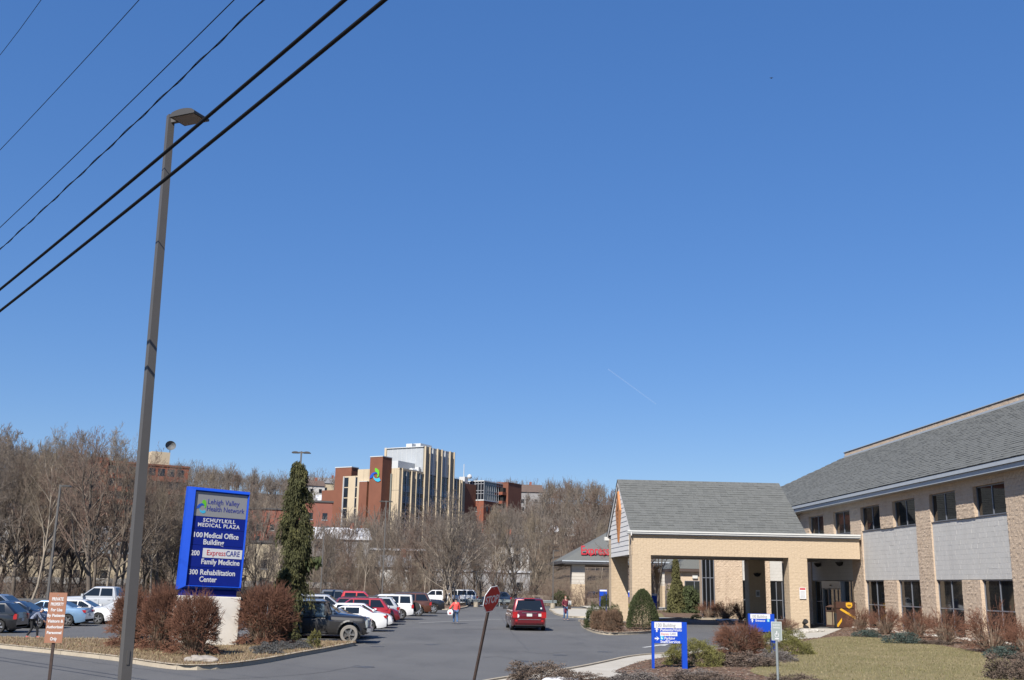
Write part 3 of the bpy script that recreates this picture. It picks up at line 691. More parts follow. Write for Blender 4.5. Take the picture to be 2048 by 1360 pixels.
# local frame: +y = s (receding right), -x = t (receding left)
def HB(nm, s0, s1, t0, t1, z0, z1, mt): return MB().box(-t1, -t0, s0, s1, z0, z1).build(nm, mt, hosp)
G0 = 9.
HB('wall', .2, 34.4, .6, 14, G0, 32.6, CREAM_SHADE_JOINT)                                # long block core
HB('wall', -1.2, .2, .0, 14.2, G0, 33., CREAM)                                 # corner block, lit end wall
for k in range(1, 4): HB('panel_joint', -1.23, -1.19, .0, 2.6, 33.-k*6-.06, 33.-k*6+.06, CREAM_SHADE_JOINT)
for t in (.9, 1.8): HB('panel_joint', -1.225, -1.19, t-.03, t+.03, G0, 33., CREAM_SHADE_JOINT)
HB('parapet', -1.25, 10.5, .0, .5, 32.6, 33.1, CREAM)
HB('penthouse', 10.9, 26.4, .5, 13.6, 32.6, 40.3, PANEL)
HB('parapet', 10.55, 26.8, .3, 13.75, 40.3, 40.5, PANELW)
for t in np.linspace(1.2, 12.8, 8): HB('panel_seam', 10.84, 10.9, t-.05, t+.05, 33., 40.3, PANELW)
HB('corner_pier', 10.6, 11.0, 13.2, 13.9, 32.6, 40.6, CREAM)
HB('penthouse_step', 2.5, 10.8, 3.2, 6.6, 32.6, 35.6, PANELW)
HB('roof_unit', 16, 22, 5, 9, 40.5, 42.2, PANELW); HB('roof_unit', 13, 15, 6, 8, 40.5, 41.8, PANELW)
mb = MB(); mb.tube((-1.9, 7., 33.2), (-1.9, 9.6, 33.2), .75, n=12); mb.build('roof_duct', PANELW, hosp); HB('roof_unit', 9.4, 10.4, .9, 2.2, 32.6, 34.4, PANELW)
piers = [(-.0, -.0)]
ps = [4.55, 11.05, 17.45, 24.2, 30.1]
tops = [32.7, 40.5, 40.5, 40.5, 32.7]
for s_, tp in zip(ps, tops):
    wd = 2.6 if s_ < 29 else 1.5
    HB('pier', s_, s_+wd, .1, .7, G0, tp, CREAM_SHADE_JOINT)
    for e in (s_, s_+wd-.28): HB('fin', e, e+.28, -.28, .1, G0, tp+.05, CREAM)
    for k in range(1, 5): HB('pier_joint', s_+.33, s_+wd-.33, .085, .1, 33-k*3.4-.05, 33-k*3.4+.05, mat('joint_dark', (.2, .18, .14), .9))
HB('fin', -.02, .3, -.28, .1, G0, 33.1, CREAM)
bays = [(.3, 4.55), (7.15, 11.05), (13.65, 17.45), (20.05, 24.2), (26.8, 30.1)]
lev = [(32.4, 30.6, 0), (30.5, 28.7, 0), (28.6, 26.9, 1), (26.8, 25.6, 0), (25.5, 23.8, 1), (23.7, 21.9, 0), (21.8, 20.2, 0), (20.1, 18.4, 0), (18.3, 16.6, 0)]
for bi, (a, b) in enumerate(bays):
    m_ = (a+b)/2
    if bi in (2, 3):
        HB('panel', a, b, .35, .55, 32.7, 40.4, PANEL); HB('panel_fin', m_-.2, m_+.2, .1, .35, 32.7, 40.4, PANELW)
    for z1, z0, blu in lev:
        for q0, q1 in ((a+.05, m_-.14), (m_+.14, b-.05)): HB('window', q0, q1, .18, .6, z0+.06, z1-.06, FGLASSB if blu else FGLASS)
        HB('spandrel_bar', a, b, .14, .18, z0-.05, z0+.05, FMULL)
    HB('mullion', m_-.13, m_+.13, .0, .6, 14., 32.6, FMULL)
HB('end_wall', 31.6, 42, 1.2, 13, G0, 32.2, BRICK_DK)
HB('roof_plant', 27, 33, 2, 6, 32.6, 33.2, mat('plant_blue', (.08, .13, .18), .6)); HB('antenna_base', 28.5, 29.5, 3, 4, 33.2, 35.2, BLACKP)
# brick stair tower with emblem
t1 = thing_t = HB('stair_tower', -5.62, -1.24, 2.62, 6.83, G0, 35.75, BRICK_DK); HB('coping', -5.72, -1.24, 2.55, 6.9, 35.75, 35.98, PANELW)
HB('glass_strip', -1.7, -1.26, 2.3, 2.6, 14, 31.5, mat('stair_glass', (.28, .30, .28), .3))
HB('wall', -2.1, 2., 6.84, 13.5, G0, 32.98, CREAM)
HB('wall', -1.6, 3., 13.5, 19., G0, 31.3, CREAM)
for t_ in (8.2, 9.8, 11.4): HB('panel_joint', -2.13, -2.09, t_-.03, t_+.03, 29, 32.9, CREAM_SHADE_JOINT)
for a, b in ((16.95, 18.75), (13.55, 14.5)):
    for z1, z0 in ((31., 28.2), (28.1, 25.3), (25.2, 22.4), (22.3, 19.5), (19.4, 16.6)):
        HB('window', -1.72, -1.6, a+.05, b-.4 if b > 18 else b-.05, z0+.15, z1-.1, FGLASS); 
    HB('window_frame', -1.75, -1.62, b-.38 if b > 18 else b-.06, b, 16, 31.2, FMULL)
HB('stair_tower', -3.2, -1.9, 9.3, 11.98, G0, 29.4, BRICK_DK); HB('coping', -3.25, -1.9, 9.25, 12.05, 29.4, 29.55, PANELW)
HB('stair_tower', 6, 9.4, 22.0, 27.9, G0, 34.75, BRICK_DK); HB('coping', 5.9, 9.4, 21.9, 28., 34.75, 35., PANELW); HB('wall', 3, 8, 19, 30, G0, 28, BRICK_DK)
mb = MB(); mb.tube((-8.4, -2.9, 30.35), (-7.5, -2.9, 30.2), .5, n=10); mb.build('roof_fan', GALV, hosp)
def leafm(pts, mt, nm):
    y = -5.66; P = [(-t, y, z) for t, z in pts]; n = len(P); c = np.mean(np.array(P), 0); mb = MB()
    mb.add(P+[(p[0], y-.15, p[2]) for p in P], [tuple(range(n, 2*n))]+[(i, (i+1) % n, n+(i+1) % n, n+i) for i in range(n)]); o = mb.build(nm, mt, hosp)
    return o
def zt(x, y): px, py = 640+x/6.4, 870+y/6.4; r = ray(px, py); d1 = np.array([sin(HA), cos(HA), 0]); o = np.array([HO.x, HO.y, 0])+d1*-5.64; t = ((o-CAM)@d1)/(r@d1); q = CAM+r*t-o; d2 = np.array([-cos(HA), sin(HA), 0]); return (float(q@d2), float(q[2]))
EMB = {'green': [(712, 421), (735, 432), (757, 455), (763, 490), (757, 525), (740, 545), (733, 535), (742, 505), (735, 482), (712, 470), (706, 445)],
       'blue': [(735, 485), (742, 505), (725, 490), (700, 498), (682, 520), (672, 545), (640, 558), (648, 520), (668, 490), (700, 475)],
       'cyan': [(686, 510), (690, 535), (708, 555), (735, 558), (762, 545), (777, 585), (750, 600), (718, 590), (695, 565), (684, 535)]}
for k, mt in (('green', LGREEN), ('blue', LBLUE), ('cyan', LCYAN)): leafm([zt(*q) for q in EMB[k]], mt, 'emblem_leaf')

brw = thing('brick_wing', 'red brick hospital wing topped by a dark gridded glass block', 'building', HO, -HA)
def WB(nm, s0, s1, t0, t1, z0, z1, mt, par=None): return MB().box(-t1, -t0, s0, s1, z0, z1).build(nm, mt, par or brw)
WB('wall', 42, 54, -1.6, 5.5, G0, 27.4, BRICK_FAR)
WB('glass_block', 42.1, 53.8, -1.5, 4.9, 27.75, 33.3, FGLASS); WB('coping', 41.9, 54, -1.7, 5., 33.3, 33.6, PANELW); WB('band', 41.9, 54, -1.7, 5.2, 27.4, 27.75, PANELW)
for i in range(7): t = -1.6+6.4*i/6; WB('mullion', 42.0, 42.1, t-.07, t+.07, 27.75, 33.3, FMULL)
for z in (29.6, 30.5, 32.6): WB('transom', 42.0, 42.1, -1.5, 4.9, z-.07, z+.07, FMULL); WB('transom', 42.1, 53.8, -1.58, -1.5, z-.07, z+.07, FMULL)
for i in range(10): s_ = 42.1+11.7*i/9; WB('mullion', s_-.07, s_+.07, -1.6, -1.5, 27.75, 33.3, FMULL)
for z in (24.2, 20.6, 17.):
    for t in (1.1, 2.9): WB('window', 41.9, 42.05, t-.35, t+.35, z, z+1.5, FGLASS); WB('sill', 41.8, 42., t-.5, t+.5, z-.2, z, PANELW)
    for s_ in (44., 46.5, 49.): WB('window', s_-.4, s_+.4, -1.68, -1.55, z, z+1.5, FGLASS)
WB('stair_tower', 53.8, 62.7, -3.6, 4, G0, 33.9, BRICK_DK); WB('coping', 53.7, 62.8, -3.7, 4.1, 33.9, 34.1, BRICK_DK)
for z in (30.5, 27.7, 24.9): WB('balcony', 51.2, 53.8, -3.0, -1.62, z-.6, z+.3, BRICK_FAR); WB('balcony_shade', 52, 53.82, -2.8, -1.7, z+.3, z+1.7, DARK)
WB('roof_dome', 38, 40, 3, 5, 32, 34.5, PANELW)
mb = MB(); mb.tube((-4, 39, 34.5), (-4, 39, 38.5), .12, n=6); mb.lathe([(0, .9), (.6, .6), (.8, 0), (.6, -.5)], 10, org=(-2.5, 40, 34.6)); mb.build('aerial', PANELW, brw)

# ------------------------------------------------------------------ brick apartment block seen through the trees at left
P0 = far_at(163, 236); P1 = far_at(358, 241)
ax = Vector((P1.x-P0.x, P1.y-P0.y, 0)); Lx = ax.length; ang = atan2(ax.y, ax.x)
apt = thing('apartment_block', 'long red brick apartment block with dark balcony bands behind bare trees at left', 'building', (P0.x, P0.y, 0), ang)
zt_ = 26.4
MB().box(0, Lx, 0, 6, 4, zt_-.4).build('wall', BRICK_FAR, apt); MB().box(-.15, Lx+.15, -.15, 6.1, zt_-.39, zt_).build('coping', BRICK_DK, apt)
MB().box(-.2, 2.6, -.9, 4.5, 4, zt_+.5).build('stair_tower', BRICK_FAR, apt)
for k in range(7):
    z = zt_-2.4-k*2.7
    MB().box(2.6, Lx-.4, -.55, -.02, z-1.2, z-.15).build('balcony_rail', BRICK_FAR, apt)
    for i in range(8):
        x = 2.9+i*(Lx-3.4)/8; MB().box(x, x+(Lx-3.4)/8-.6, -.06, .05, z-.1, z+1.5).build('window', FGLASS, apt)
MB().box(Lx*.60, Lx*.80, 1.5, 5, zt_, zt_+2.9).build('penthouse', CREAM, apt)
dsh = MB(); dsh.lathe([(.0, -.6), (.6, -.45), (1.0, -.1), (1.15, .25)], 14); d_ = dsh.build('satellite_dish', mat('dish_grey', (.13, .135, .14), .7), None); d_.location = P0+ax*.72+Vector((0, 4, zt_+4.6-P0.z)); d_.rotation_euler = (radians(70), 0, radians(20))
tag(d_, 'grey satellite dish on a mast above the brick apartment block', 'satellite dish')
MB().tube((0, 0, -.6), (0, -1.5, -.9), .08, n=6).build('mast', GALV, d_)

# ------------------------------------------------------------------ houses on the hillside and low buildings beyond the creek
def house(px, D, W, Dp, Hh, wk, rk, roofh=2., rz=0., label='', flat=False, z=None, rows=2, cat='house', name='house', wins=3):
    p = far_at(px, D); z0 = p.z-1. if z is None else z
    h = thing(name, label, cat, (p.x, p.y, z0), rz-atan2(p.x, p.y))
    MB().box(-W/2, W/2, 0, Dp, 0, Hh+1).build('wall', WALLS[wk], h)
    rf = MB()
    if flat: rf.box(-W/2-.2, W/2+.2, -.2, Dp+.2, Hh+1, Hh+1.35)
    else:
        o = .35; rf.add([(-W/2-o, -o, Hh+.95), (W/2+o, -o, Hh+.95), (W/2+o, Dp+o, Hh+.95), (-W/2-o, Dp+o, Hh+.95), (-W/2-o, Dp/2, Hh+1+roofh), (W/2+o, Dp/2, Hh+1+roofh)], [(0, 1, 5, 4), (2, 3, 4, 5), (1, 2, 5), (3, 0, 4), (3, 2, 1, 0)])
    rf.build('roof', ROOFS[rk], h)
    if not flat: MB().box(W*.2, W*.2+.8, Dp/2-.4, Dp/2+.4, Hh+1, Hh+roofh+2.).build('chimney', WALLS['brick'], h)
    for j in range(rows):
        for i in range(wins):
            x = -W/2+W*(i+.5)/wins
            wn = MB().box(x-.5, x+.5, -.06, .02, 1.7+j*2.8, 3.1+j*2.8).build('window', FGLASS, h); MB().box(x-.62, x+.62, -.1, -.061, 1.6+j*2.8, 1.7+j*2.8).build('sill', PANELW, wn)
    return h
HL = [(612, 372, 9, 9, 6, 'white', 'brown', 2.2, .2, 'white hillside house with brown roof left of the hospital'),
      (628, 430, 10, 9, 6, 'cream', 'snow', 2.2, -.2, 'cream hillside house highest behind the tall weeping conifer'),
      (640, 395, 12, 9, 6.5, 'cream', 'grey', 2.4, .1, 'wide cream hillside house beside the brick stair tower'),
      (656, 455, 9, 9, 5.5, 'white', 'snow', 2.5, .3, 'white hillside house with snowy roof below the dark evergreen'),
      (652, 345, 11, 9, 5.5, 'grey', 'snow', 2., -.1, 'grey hillside house with snow on its roof beside the hospital'),
      (624, 330, 10, 9, 5.5, 'tan', 'snow', 2., .0, 'tan hillside house with snowy roof above the old brick mill'),
      (1043, 372, 14, 10, 7.5, 'grey', 'brown', 3., .1, 'grey hillside house with brown roof right of the brick wing'),
      (1120, 330, 10, 8, 4, 'white', 'snow', 2., .2, 'white house with snowy roof half hidden on the wooded hill'),
      (1075, 300, 11, 8, 4, 'tan', 'snow', 2., -.1, 'tan house with snowy roof among bare trees below the wooded hill'),
      (40, 215, 6, 8, 9, 'white', 'dark', 2., .1, 'tall narrow white house among bare trees at far left'),
      (30, 250, 14, 8, 5, 'blue', 'grey', 2.4, .1, 'pale blue house behind the bare trees at far left'),
      (238, 195, 13, 9, 5.5, 'blue', 'grey', 2.4, .0, 'pale blue house through the trees beside the tall lamp post'),
      (330, 205, 9, 8, 7, 'cream', 'dark', 2.4, .1, 'narrow cream house through the trees behind the blue sign'),
      (675, 215, 12, 9, 5.5, 'grey', 'snow', 2.5, .1, 'grey house with snowy roof through the trees beside the twin-head lamp'),
      (990, 205, 13, 9, 5, 'white', 'dark', 2.2, .1, 'white house with dark roof through the trees above the stop sign')]
for a in HL: house(*a[:9], label=a[9])
house(150, 180, 20, 10, 4.3, 'cream', 'brown', label='long low yellow-cream building through the trees left of the lamp post', flat=True, rows=1, wins=5, cat='building', name='low_building')
house(525, 172, 9, 10, 7.5, 'cream', 'dark', label='cream rendered building behind the tall weeping conifer', flat=True, rows=2, cat='building', name='low_building')
house(612, 225, 9, 12, 15.5, 'brick', 'dark', label='old red brick mill building right of the tall weeping conifer', flat=True, rows=5, wins=3, cat='building', name='brick_building', z=2)
house(522, 262, 13, 12, 14., 'brick', 'dark', label='old red brick building between blue sign and tall conifer', flat=True, rows=4, wins=4, cat='building', name='brick_building', z=4)
house(810, 190, 13, 10, 5.0, 'tan', 'snow', label='tan building with snow-covered flat roof in the trees below the hospital', flat=True, rows=2, wins=4, cat='building', name='low_building')
house(788, 165, 4.5, 5, 4.6, 'white', 'grey', roofh=1.8, label='small white house gable among trees below the hospital', rows=1, wins=1)
house(960, 172, 16, 8, 3.6, 'grey', 'snow', label='long grey shed with snowy roof through the trees behind the stop sign', flat=True, rows=1, wins=5, cat='building', name='shed')
# retaining wall and road rail across the creek
rw = thing('retaining_wall', 'long grey concrete retaining wall behind the trees at left', 'wall', (-58, 146, 0), radians(0))
for i in range(22): MB().box(-34+i*3.6, -34+i*3.6+3.57, 0, .5, -.5, 1.5+.0*i).build('wall_panel', mat('old_concrete', (.20, .19, .18), .95, var=.2, vscale=.8), rw)
MB().box(-34, 45, -.1, .6, 1.5, 2.3).build('parapet', mat('pale_concrete', (.34, .33, .32), .9, var=.15, vscale=.7), rw)
# guard rail
ga, gb = gp(905, 1211), gp(1100, 1207); ga = Vector((-5.5, 121.5, 0)); gb = Vector((12.5, 123.5, 0))
gd = (gb-ga).normalized(); gr = thing('guard_rail', 'low steel guard rail along the back edge of the car park', 'guard rail', ga, atan2(gd.y, gd.x)); GL = (gb-ga).length
rb = MB()
prof = [(0, .45), (-.05, .5), (-.05, .56), (0, .6), (-.05, .65), (-.05, .71), (0, .76)]
rb.add([(x, y, z) for x in (0, GL) for y, z in prof]+[(x, y+.015, z) for x in (0, GL) for y, z in prof], [(i, i+1, i+8, i+7) for i in range(6)]+[(14+i, 21+i, 22+i, 15+i) for i in range(6)]); rb.build('rail', GALV, gr)
for i in range(int(GL/1.9)): MB().box(i*1.9, i*1.9+.1, .02, .16, 0, .78).build('post', GALV, gr)
# pale road bridge parapet behind the van
br = thing('road_wall', 'pale low road wall behind the red van', 'wall', (9.5, 133, 0), radians(-4))
for i in range(6): MB().box(-10+i*3.2, -10+i*3.2+3.17, 0, .3, 0, 1.6-.12*i).build('wall_panel', WALLS['tan'], br)
print('far buildings', len(bpy.data.objects))
# ------------------------------------------------------------------ bare trees
def tubes_np(P0, P1, R0, R1, n=3):
    P0 = np.asarray(P0, float); P1 = np.asarray(P1, float); R0 = np.asarray(R0)[:, None]; R1 = np.asarray(R1)[:, None]
    d = P1-P0; L = np.linalg.norm(d, axis=1, keepdims=True); d = d/np.maximum(L, 1e-6)
    a = np.cross(d, np.where(np.abs(d[:, 2:3]) < .9, [[0, 0, 1.]], [[1., 0, 0]])); a /= np.linalg.norm(a, axis=1, keepdims=True); b = np.cross(d, a)
    V = []
    for k in range(n): c, s_ = cos(2*pi*k/n), sin(2*pi*k/n); V.append(P0+(a*c+b*s_)*R0)
    for k in range(n): c, s_ = cos(2*pi*k/n), sin(2*pi*k/n); V.append(P1+(a*c+b*s_)*R1)
    V = np.stack(V, 1).reshape(-1, 3); m_ = len(P0); base = np.arange(m_)[:, None]*2*n
    Fq = np.concatenate([base+np.array([[k, (k+1) % n, n+(k+1) % n, n+k]]) for k in range(n)], 0)
    return V, Fq
def gen_tree(seed, H=13., trunk=.2, levels=((12, .50, 50), (7, .48, 42), (5, .5, 40), (5, .55, 36)), stems=1, bare=.28, up=.3, wig=.13, tw=.0075, lean=0.):
    rng = np.random.default_rng(seed); thick = []; fine = []
    def unit(v): return v/np.linalg.norm(v)
    def grow(p, d, L, r, lv):
        ns = (7, 5, 4, 3, 2)[lv]; st = L/ns; pts = [p]; dirs = [d]; rads = [r]
        for i in range(ns):
            d = unit(d+rng.normal(0, wig, 3)*(1 if lv else .45)+np.array([0, 0, up*(.35 if lv else .2)]))
            p = p+d*st; pts.append(p); dirs.append(d); r1 = max(tw*.7, r*(1-(.78 if lv < 3 else .5)*(i+1)/ns)); rads.append(r1)
            (thick if lv <= 1 else fine).append((pts[-2], p, rads[-2], r1))
        if lv >= len(levels): return
        n, ratio, ang = levels[lv]
        n = max(2, int(round(n*rng.uniform(.75, 1.25))))
        for k in range(n):
            f = (bare if lv == 0 else .22)+(1-(bare if lv == 0 else .22))*((k+rng.random())/n)
            f = min(.999, f); x = f*ns; i = int(x); t = x-i; q = pts[i]*(1-t)+pts[i+1]*t; dd = dirs[i+1]
            az = rng.uniform(0, 2*pi) if lv else k*2.4+rng.uniform(-.4, .4); an = radians(ang*rng.uniform(.65, 1.25)*(1-.35*f if lv == 0 else 1))
            a = unit(np.cross(dd, [.3, .2, 1.] if abs(dd[2]) < .9 else [1., .1, 0])); b = np.cross(dd, a)
            nd = unit(dd*cos(an)+(a*cos(az)+b*sin(az))*sin(an))
            LL = L*ratio*rng.uniform(.7, 1.2)*(1.15-.62*f if lv == 0 else 1.1-.5*f)
            rr = max(tw, min(rads[i]*.62, r*.5 if lv == 0 else r*.6))
            grow(q, nd, LL, rr, lv+1)
    for s_ in range(stems):
        d0 = unit(np.array([rng.normal(0, .10+.16*(stems > 1))+lean, rng.normal(0, .10+.16*(stems > 1)), 1.]))
        grow(np.array([rng.normal(0, .15)*(stems > 1), rng.normal(0, .15)*(stems > 1), -.3]), d0, H*(.80 if stems == 1 else .72)*rng.uniform(.9, 1.05), trunk*(1 if stems == 1 else .72), 0)
    return thick, fine
def tree_meshes(seed, bark, twig, **k):
    th, fi = gen_tree(seed, **k)
    Vt, Ft = tubes_np([a[0] for a in th], [a[1] for a in th], [a[2] for a in th], [a[3] for a in th], 5)
    Vf, Ff = tubes_np([a[0] for a in fi], [a[1] for a in fi], [a[2] for a in fi], [a[3] for a in fi], 3)
    sc = 13./float(Vf[:, 2].max())
    return npmesh('trunk', Vt*sc, Ft, bark, smooth=True), npmesh('crown', Vf*sc, Ff, twig)
def tree_obj(meshes, loc, sc, rz, label, group=None, name='bare_tree', cat='tree'):
    t = thing(name, label, cat, loc, rz, group); t.scale = (sc[0], sc[0], sc[1]) if isinstance(sc, tuple) else (sc,)*3
    meshobj('trunk', meshes[0], t); meshobj('crown', meshes[1], t); return t
LV = ((15, .56, 42), (8, .5, 40), (6, .5, 38), (5, .55, 36))
LW = ((17, .5, 52), (8, .52, 42), (6, .5, 40), (5, .55, 36))
PROT = [tree_meshes(1, BARK, TWIG[0], H=13, levels=LV, bare=.2), tree_meshes(2, BARK, TWIG[1], H=13, stems=2, trunk=.19, levels=((10, .52, 46), (8, .5, 44), (6, .5, 40), (4, .55, 36)), bare=.2), tree_meshes(3, BARK2, TWIG[3], H=14, trunk=.15, bare=.32, levels=LV, wig=.2),
        tree_meshes(4, BARK, TWIG[2], H=12, levels=LW, bare=.16), tree_meshes(5, BARK, TWIG[1], H=14, bare=.25, wig=.22, levels=LW, trunk=.18),
        tree_meshes(6, BARK2, TWIG[0], H=12, stems=3, trunk=.15, up=.3, levels=((9, .5, 46), (7, .5, 44), (6, .5, 40), (4, .55, 36)), bare=.2), tree_meshes(7, BARK, TWIG[2], H=13, up=.35, levels=LV, bare=.15, trunk=.16)]
FARP = [tree_meshes(20+i, BARK2 if i == 1 else BARK, TWIG[i % 4], H=12, tw=.024, trunk=.14, wig=.22, levels=((15, .55, 54), (8, .5, 45), (6, .55, 42)), bare=.18) for i in range(4)]
rt = random.Random(77)
# the belt of trees behind the car park
def belt(px0, px1, n, d0, d1, h0, h1, label, group, prot, seed):
    r = random.Random(seed)
    for i in range(n):
        px = px0+(px1-px0)*(i+r.uniform(.05, .95))/n; D = r.uniform(d0, d1); p = far_at(px, D)
        h = r.uniform(h0, h1)/13.; tree_obj(r.choice(prot), p, (h*r.uniform(.8, 1.05), h), r.uniform(0, 6.28), label, group)
def top_h(px, py, D): 
    d = ray(px, py); return float(CAM[2]+d[2]/hypot(d[0], d[1])*D)
TREES = []
TRAIT = ['upright single-trunk', 'twin-stemmed', 'slender pale-barked', 'broad low-branched', 'wide-crowned dark-barked', 'three-stemmed', 'narrow dense-twigged']
TRAITF = ['brown-twigged', 'pale-trunked', 'reddish', 'tan-twigged']
def belt_skyline(line, n, d0, d1, label, group, prot, seed, lo=.75, hi=1.02):
    """trees whose tops follow the tree line of the photograph: line = [(px, py of top)]"""
    r = random.Random(seed)
    for i in range(n):
        px = line[0][0]+(line[-1][0]-line[0][0])*(i+r.uniform(.05, .95))/n; D = r.uniform(d0, d1); p = far_at(px, D)
        py = float(np.interp(px, [a[0] for a in line], [a[1] for a in line])); h = (top_h(px, py, D)-p.z)*r.uniform(lo, hi)/13.
        pr_i = r.randrange(len(prot)); t_ = tree_obj(prot[pr_i], p, (h*r.uniform(.66, .98), h), r.uniform(0, 6.28), label, group)
        TREES.append((t_, px, (TRAIT if prot is PROT else TRAITF)[pr_i], group))
belt_skyline([(-60, 815), (30, 830), (90, 880), (160, 850), (230, 862), (300, 905), (360, 945), (480, 960)], 29, 112, 142, 'tall bare grey-brown tree in the tree belt behind the left car park', 'bare trees behind the left car park', PROT, 3, .74, 1.08)
belt_skyline([(480, 985), (560, 1000), (650, 1030), (720, 1000), (800, 1030), (860, 1010), (930, 1010), (1000, 1000), (1060, 1010), (1085, 1000)], 29, 120, 150, 'bare brown tree in the tree belt between the car park and the hospital', 'bare trees below the hospital', PROT, 4, .64, 1.04)
belt_skyline([(-40, 1000), (150, 1040), (330, 1050), (480, 1050)], 26, 150, 200, 'bare tree beyond the creek in front of the brick apartment block', 'bare trees beyond the creek at left', PROT, 14, .8, 1.1)
belt_skyline([(500, 1060), (700, 1050), (900, 1040), (1060, 1030), (1240, 1030)], 28, 158, 225, 'bare tree on the slope directly below the hospital', 'bare trees on the slope below the hospital', PROT, 15)
belt_skyline([(1050, 985), (1100, 955), (1150, 950), (1185, 975), (1235, 975), (1330, 1040)], 40, 255, 385, 'bare tree on the wooded hill right of the hospital', 'bare trees on the right wooded hill', FARP, 5, .8, 1.02)
belt_skyline([(-70, 840), (40, 850), (150, 885), (330, 930)], 44, 270, 380, 'bare tree on the far hill at the left edge', 'bare trees on the left hill', FARP, 6)
belt_skyline([(360, 935), (420, 930), (540, 935), (600, 965), (680, 985)], 26, 300, 430, 'bare tree on the far ridge left of the hospital', 'bare trees on the far ridge', FARP, 8)
belt_skyline([(925, 960), (985, 950), (1050, 965)], 6, 400, 430, 'bare tree standing on the ridge behind the glass block', 'bare trees behind the glass block', FARP, 9)
belt_skyline([(285, 905), (330, 925), (420, 955)], 9, 128, 150, 'x', 'bare trees behind the left car park', PROT, 41, .85, 1.05)
belt_skyline([(640, 1085), (760, 1090), (900, 1080)], 16, 136, 156, 'x', 'bare trees below the hospital', PROT, 42, .6, 1.05)
# lot trees with low forks
vase = tree_meshes(31, BARK2, TWIG[1], H=10.5, stems=4, trunk=.15, up=.12, levels=((11, .5, 40), (7, .5, 40), (5, .5, 38), (5, .55, 36)))
p = gp(887, 1213); tree_obj(vase, (p[0], p[1], .1), 1.0, .4, 'spreading bare lot tree with low forked trunk beside the white pickup')
p = gp(906, 1214); tree_obj(PROT[5], (p[0], p[1], .1), .72, 1.4, 'slimmer bare lot tree right of the spreading one, behind woman in red jacket')
orn = tree_meshes(33, BARK, TWIG[2], H=6, stems=3, trunk=.08, levels=((9, .5, 38), (7, .5, 40), (5, .5, 38)))
for px, D, l in ((1290, 112, 'small purplish bare tree seen under the canopy beam left of the weeping spruce'), (1316, 118, 'small purplish bare tree seen under the canopy close behind the weeping spruce')):
    tree_obj(orn, far_at(px, D, .1), 1.0, px, l)
# a far wood on the ridges
def far_wood(seed, n, azs=(-36, 8.4)):
    r = np.random.default_rng(seed); P0 = []; P1 = []; A = []; B = []
    for i in range(n):
        az = radians(r.uniform(*azs)); D = r.uniform(320, 590) if r.random() < .68 else r.uniform(205, 330); x, y = D*sin(az), D*cos(az)
        if radians(-12.5) < az < radians(2.5) and 265 < D < 345: continue
        if az < radians(-13) and D < 262: continue
        z = float(hill(x, y)); h = r.uniform(7, 12)
        P0.append((x, y, z)); P1.append((x, y, z+h*.6)); A.append(.10); B.append(.06)
        for k in range(15):
            a = r.uniform(0, 6.28); f = r.uniform(.25, .6); e = r.uniform(.6, 1.0); w_ = h*.36*r.uniform(.3, 1.)*max(.25, sin(pi*(e-.35)/.75))
            q = np.array((x, y, z+h*f)); e_ = np.array((x+w_*cos(a), y+w_*sin(a), z+h*e)); P0.append(q); P1.append(e_); A.append(.07); B.append(.035)
            for j in range(3): t = r.uniform(.4, .9); b = q+(e_-q)*t; P0.append(b); P1.append(b+r.normal(0, .8, 3)+np.array((0, 0, .7))); A.append(.035); B.append(.022)
    V, Fq = tubes_np(P0, P1, A, B, 3); o = meshobj('far_wood', npmesh('far_wood', V, Fq, TWIG[1])); stuff(o); o['label'] = 'bare woods covering the far ridge'; o['category'] = 'woods'; return o
far_wood(5, 1900)
# brush along the creek bank
def brush(name, seed, n, area, h, mt, label):
    r = np.random.default_rng(seed); P0 = []; P1 = []; A = []; B = []
    for i in range(n):
        x, y = area(r); z = float(hill(x, y)); q = np.array((x, y, z)); hh = h*r.uniform(.4, 1.2)
        for k in range(6):
            e = q+np.array((r.normal(0, .45), r.normal(0, .45), 1.))*hh*r.uniform(.5, 1); P0.append(q); P1.append(e); A.append(.016); B.append(.008)
            for j in range(4): t = r.uniform(.35, .95); b = q+(e-q)*t; P0.append(b); P1.append(b+np.array((r.normal(0, .3), r.normal(0, .3), r.uniform(.0, .45)))*hh*.5); A.append(.01); B.append(.006)
    V, Fq = tubes_np(P0, P1, A, B, 3); o = meshobj(name, npmesh(name, V, Fq, mt)); stuff(o); o['label'] = label; o['category'] = 'undergrowth'; return o
def band(a0, a1, d0, d1):
    def f(r): a = radians(r.uniform(a0, a1)); D = r.uniform(d0, d1); return D*sin(a), D*cos(a)
    return f
brush('undergrowth', 1, 1500, band(-29, 9, 129, 150), 3.0, TWIG[2], 'reddish brown undergrowth along the creek bank behind the car park')
brush('undergrowth', 2, 1300, band(-29, 9, 130, 200), 3.2, TWIG[3], 'pale dry undergrowth between the trees beyond the car park')
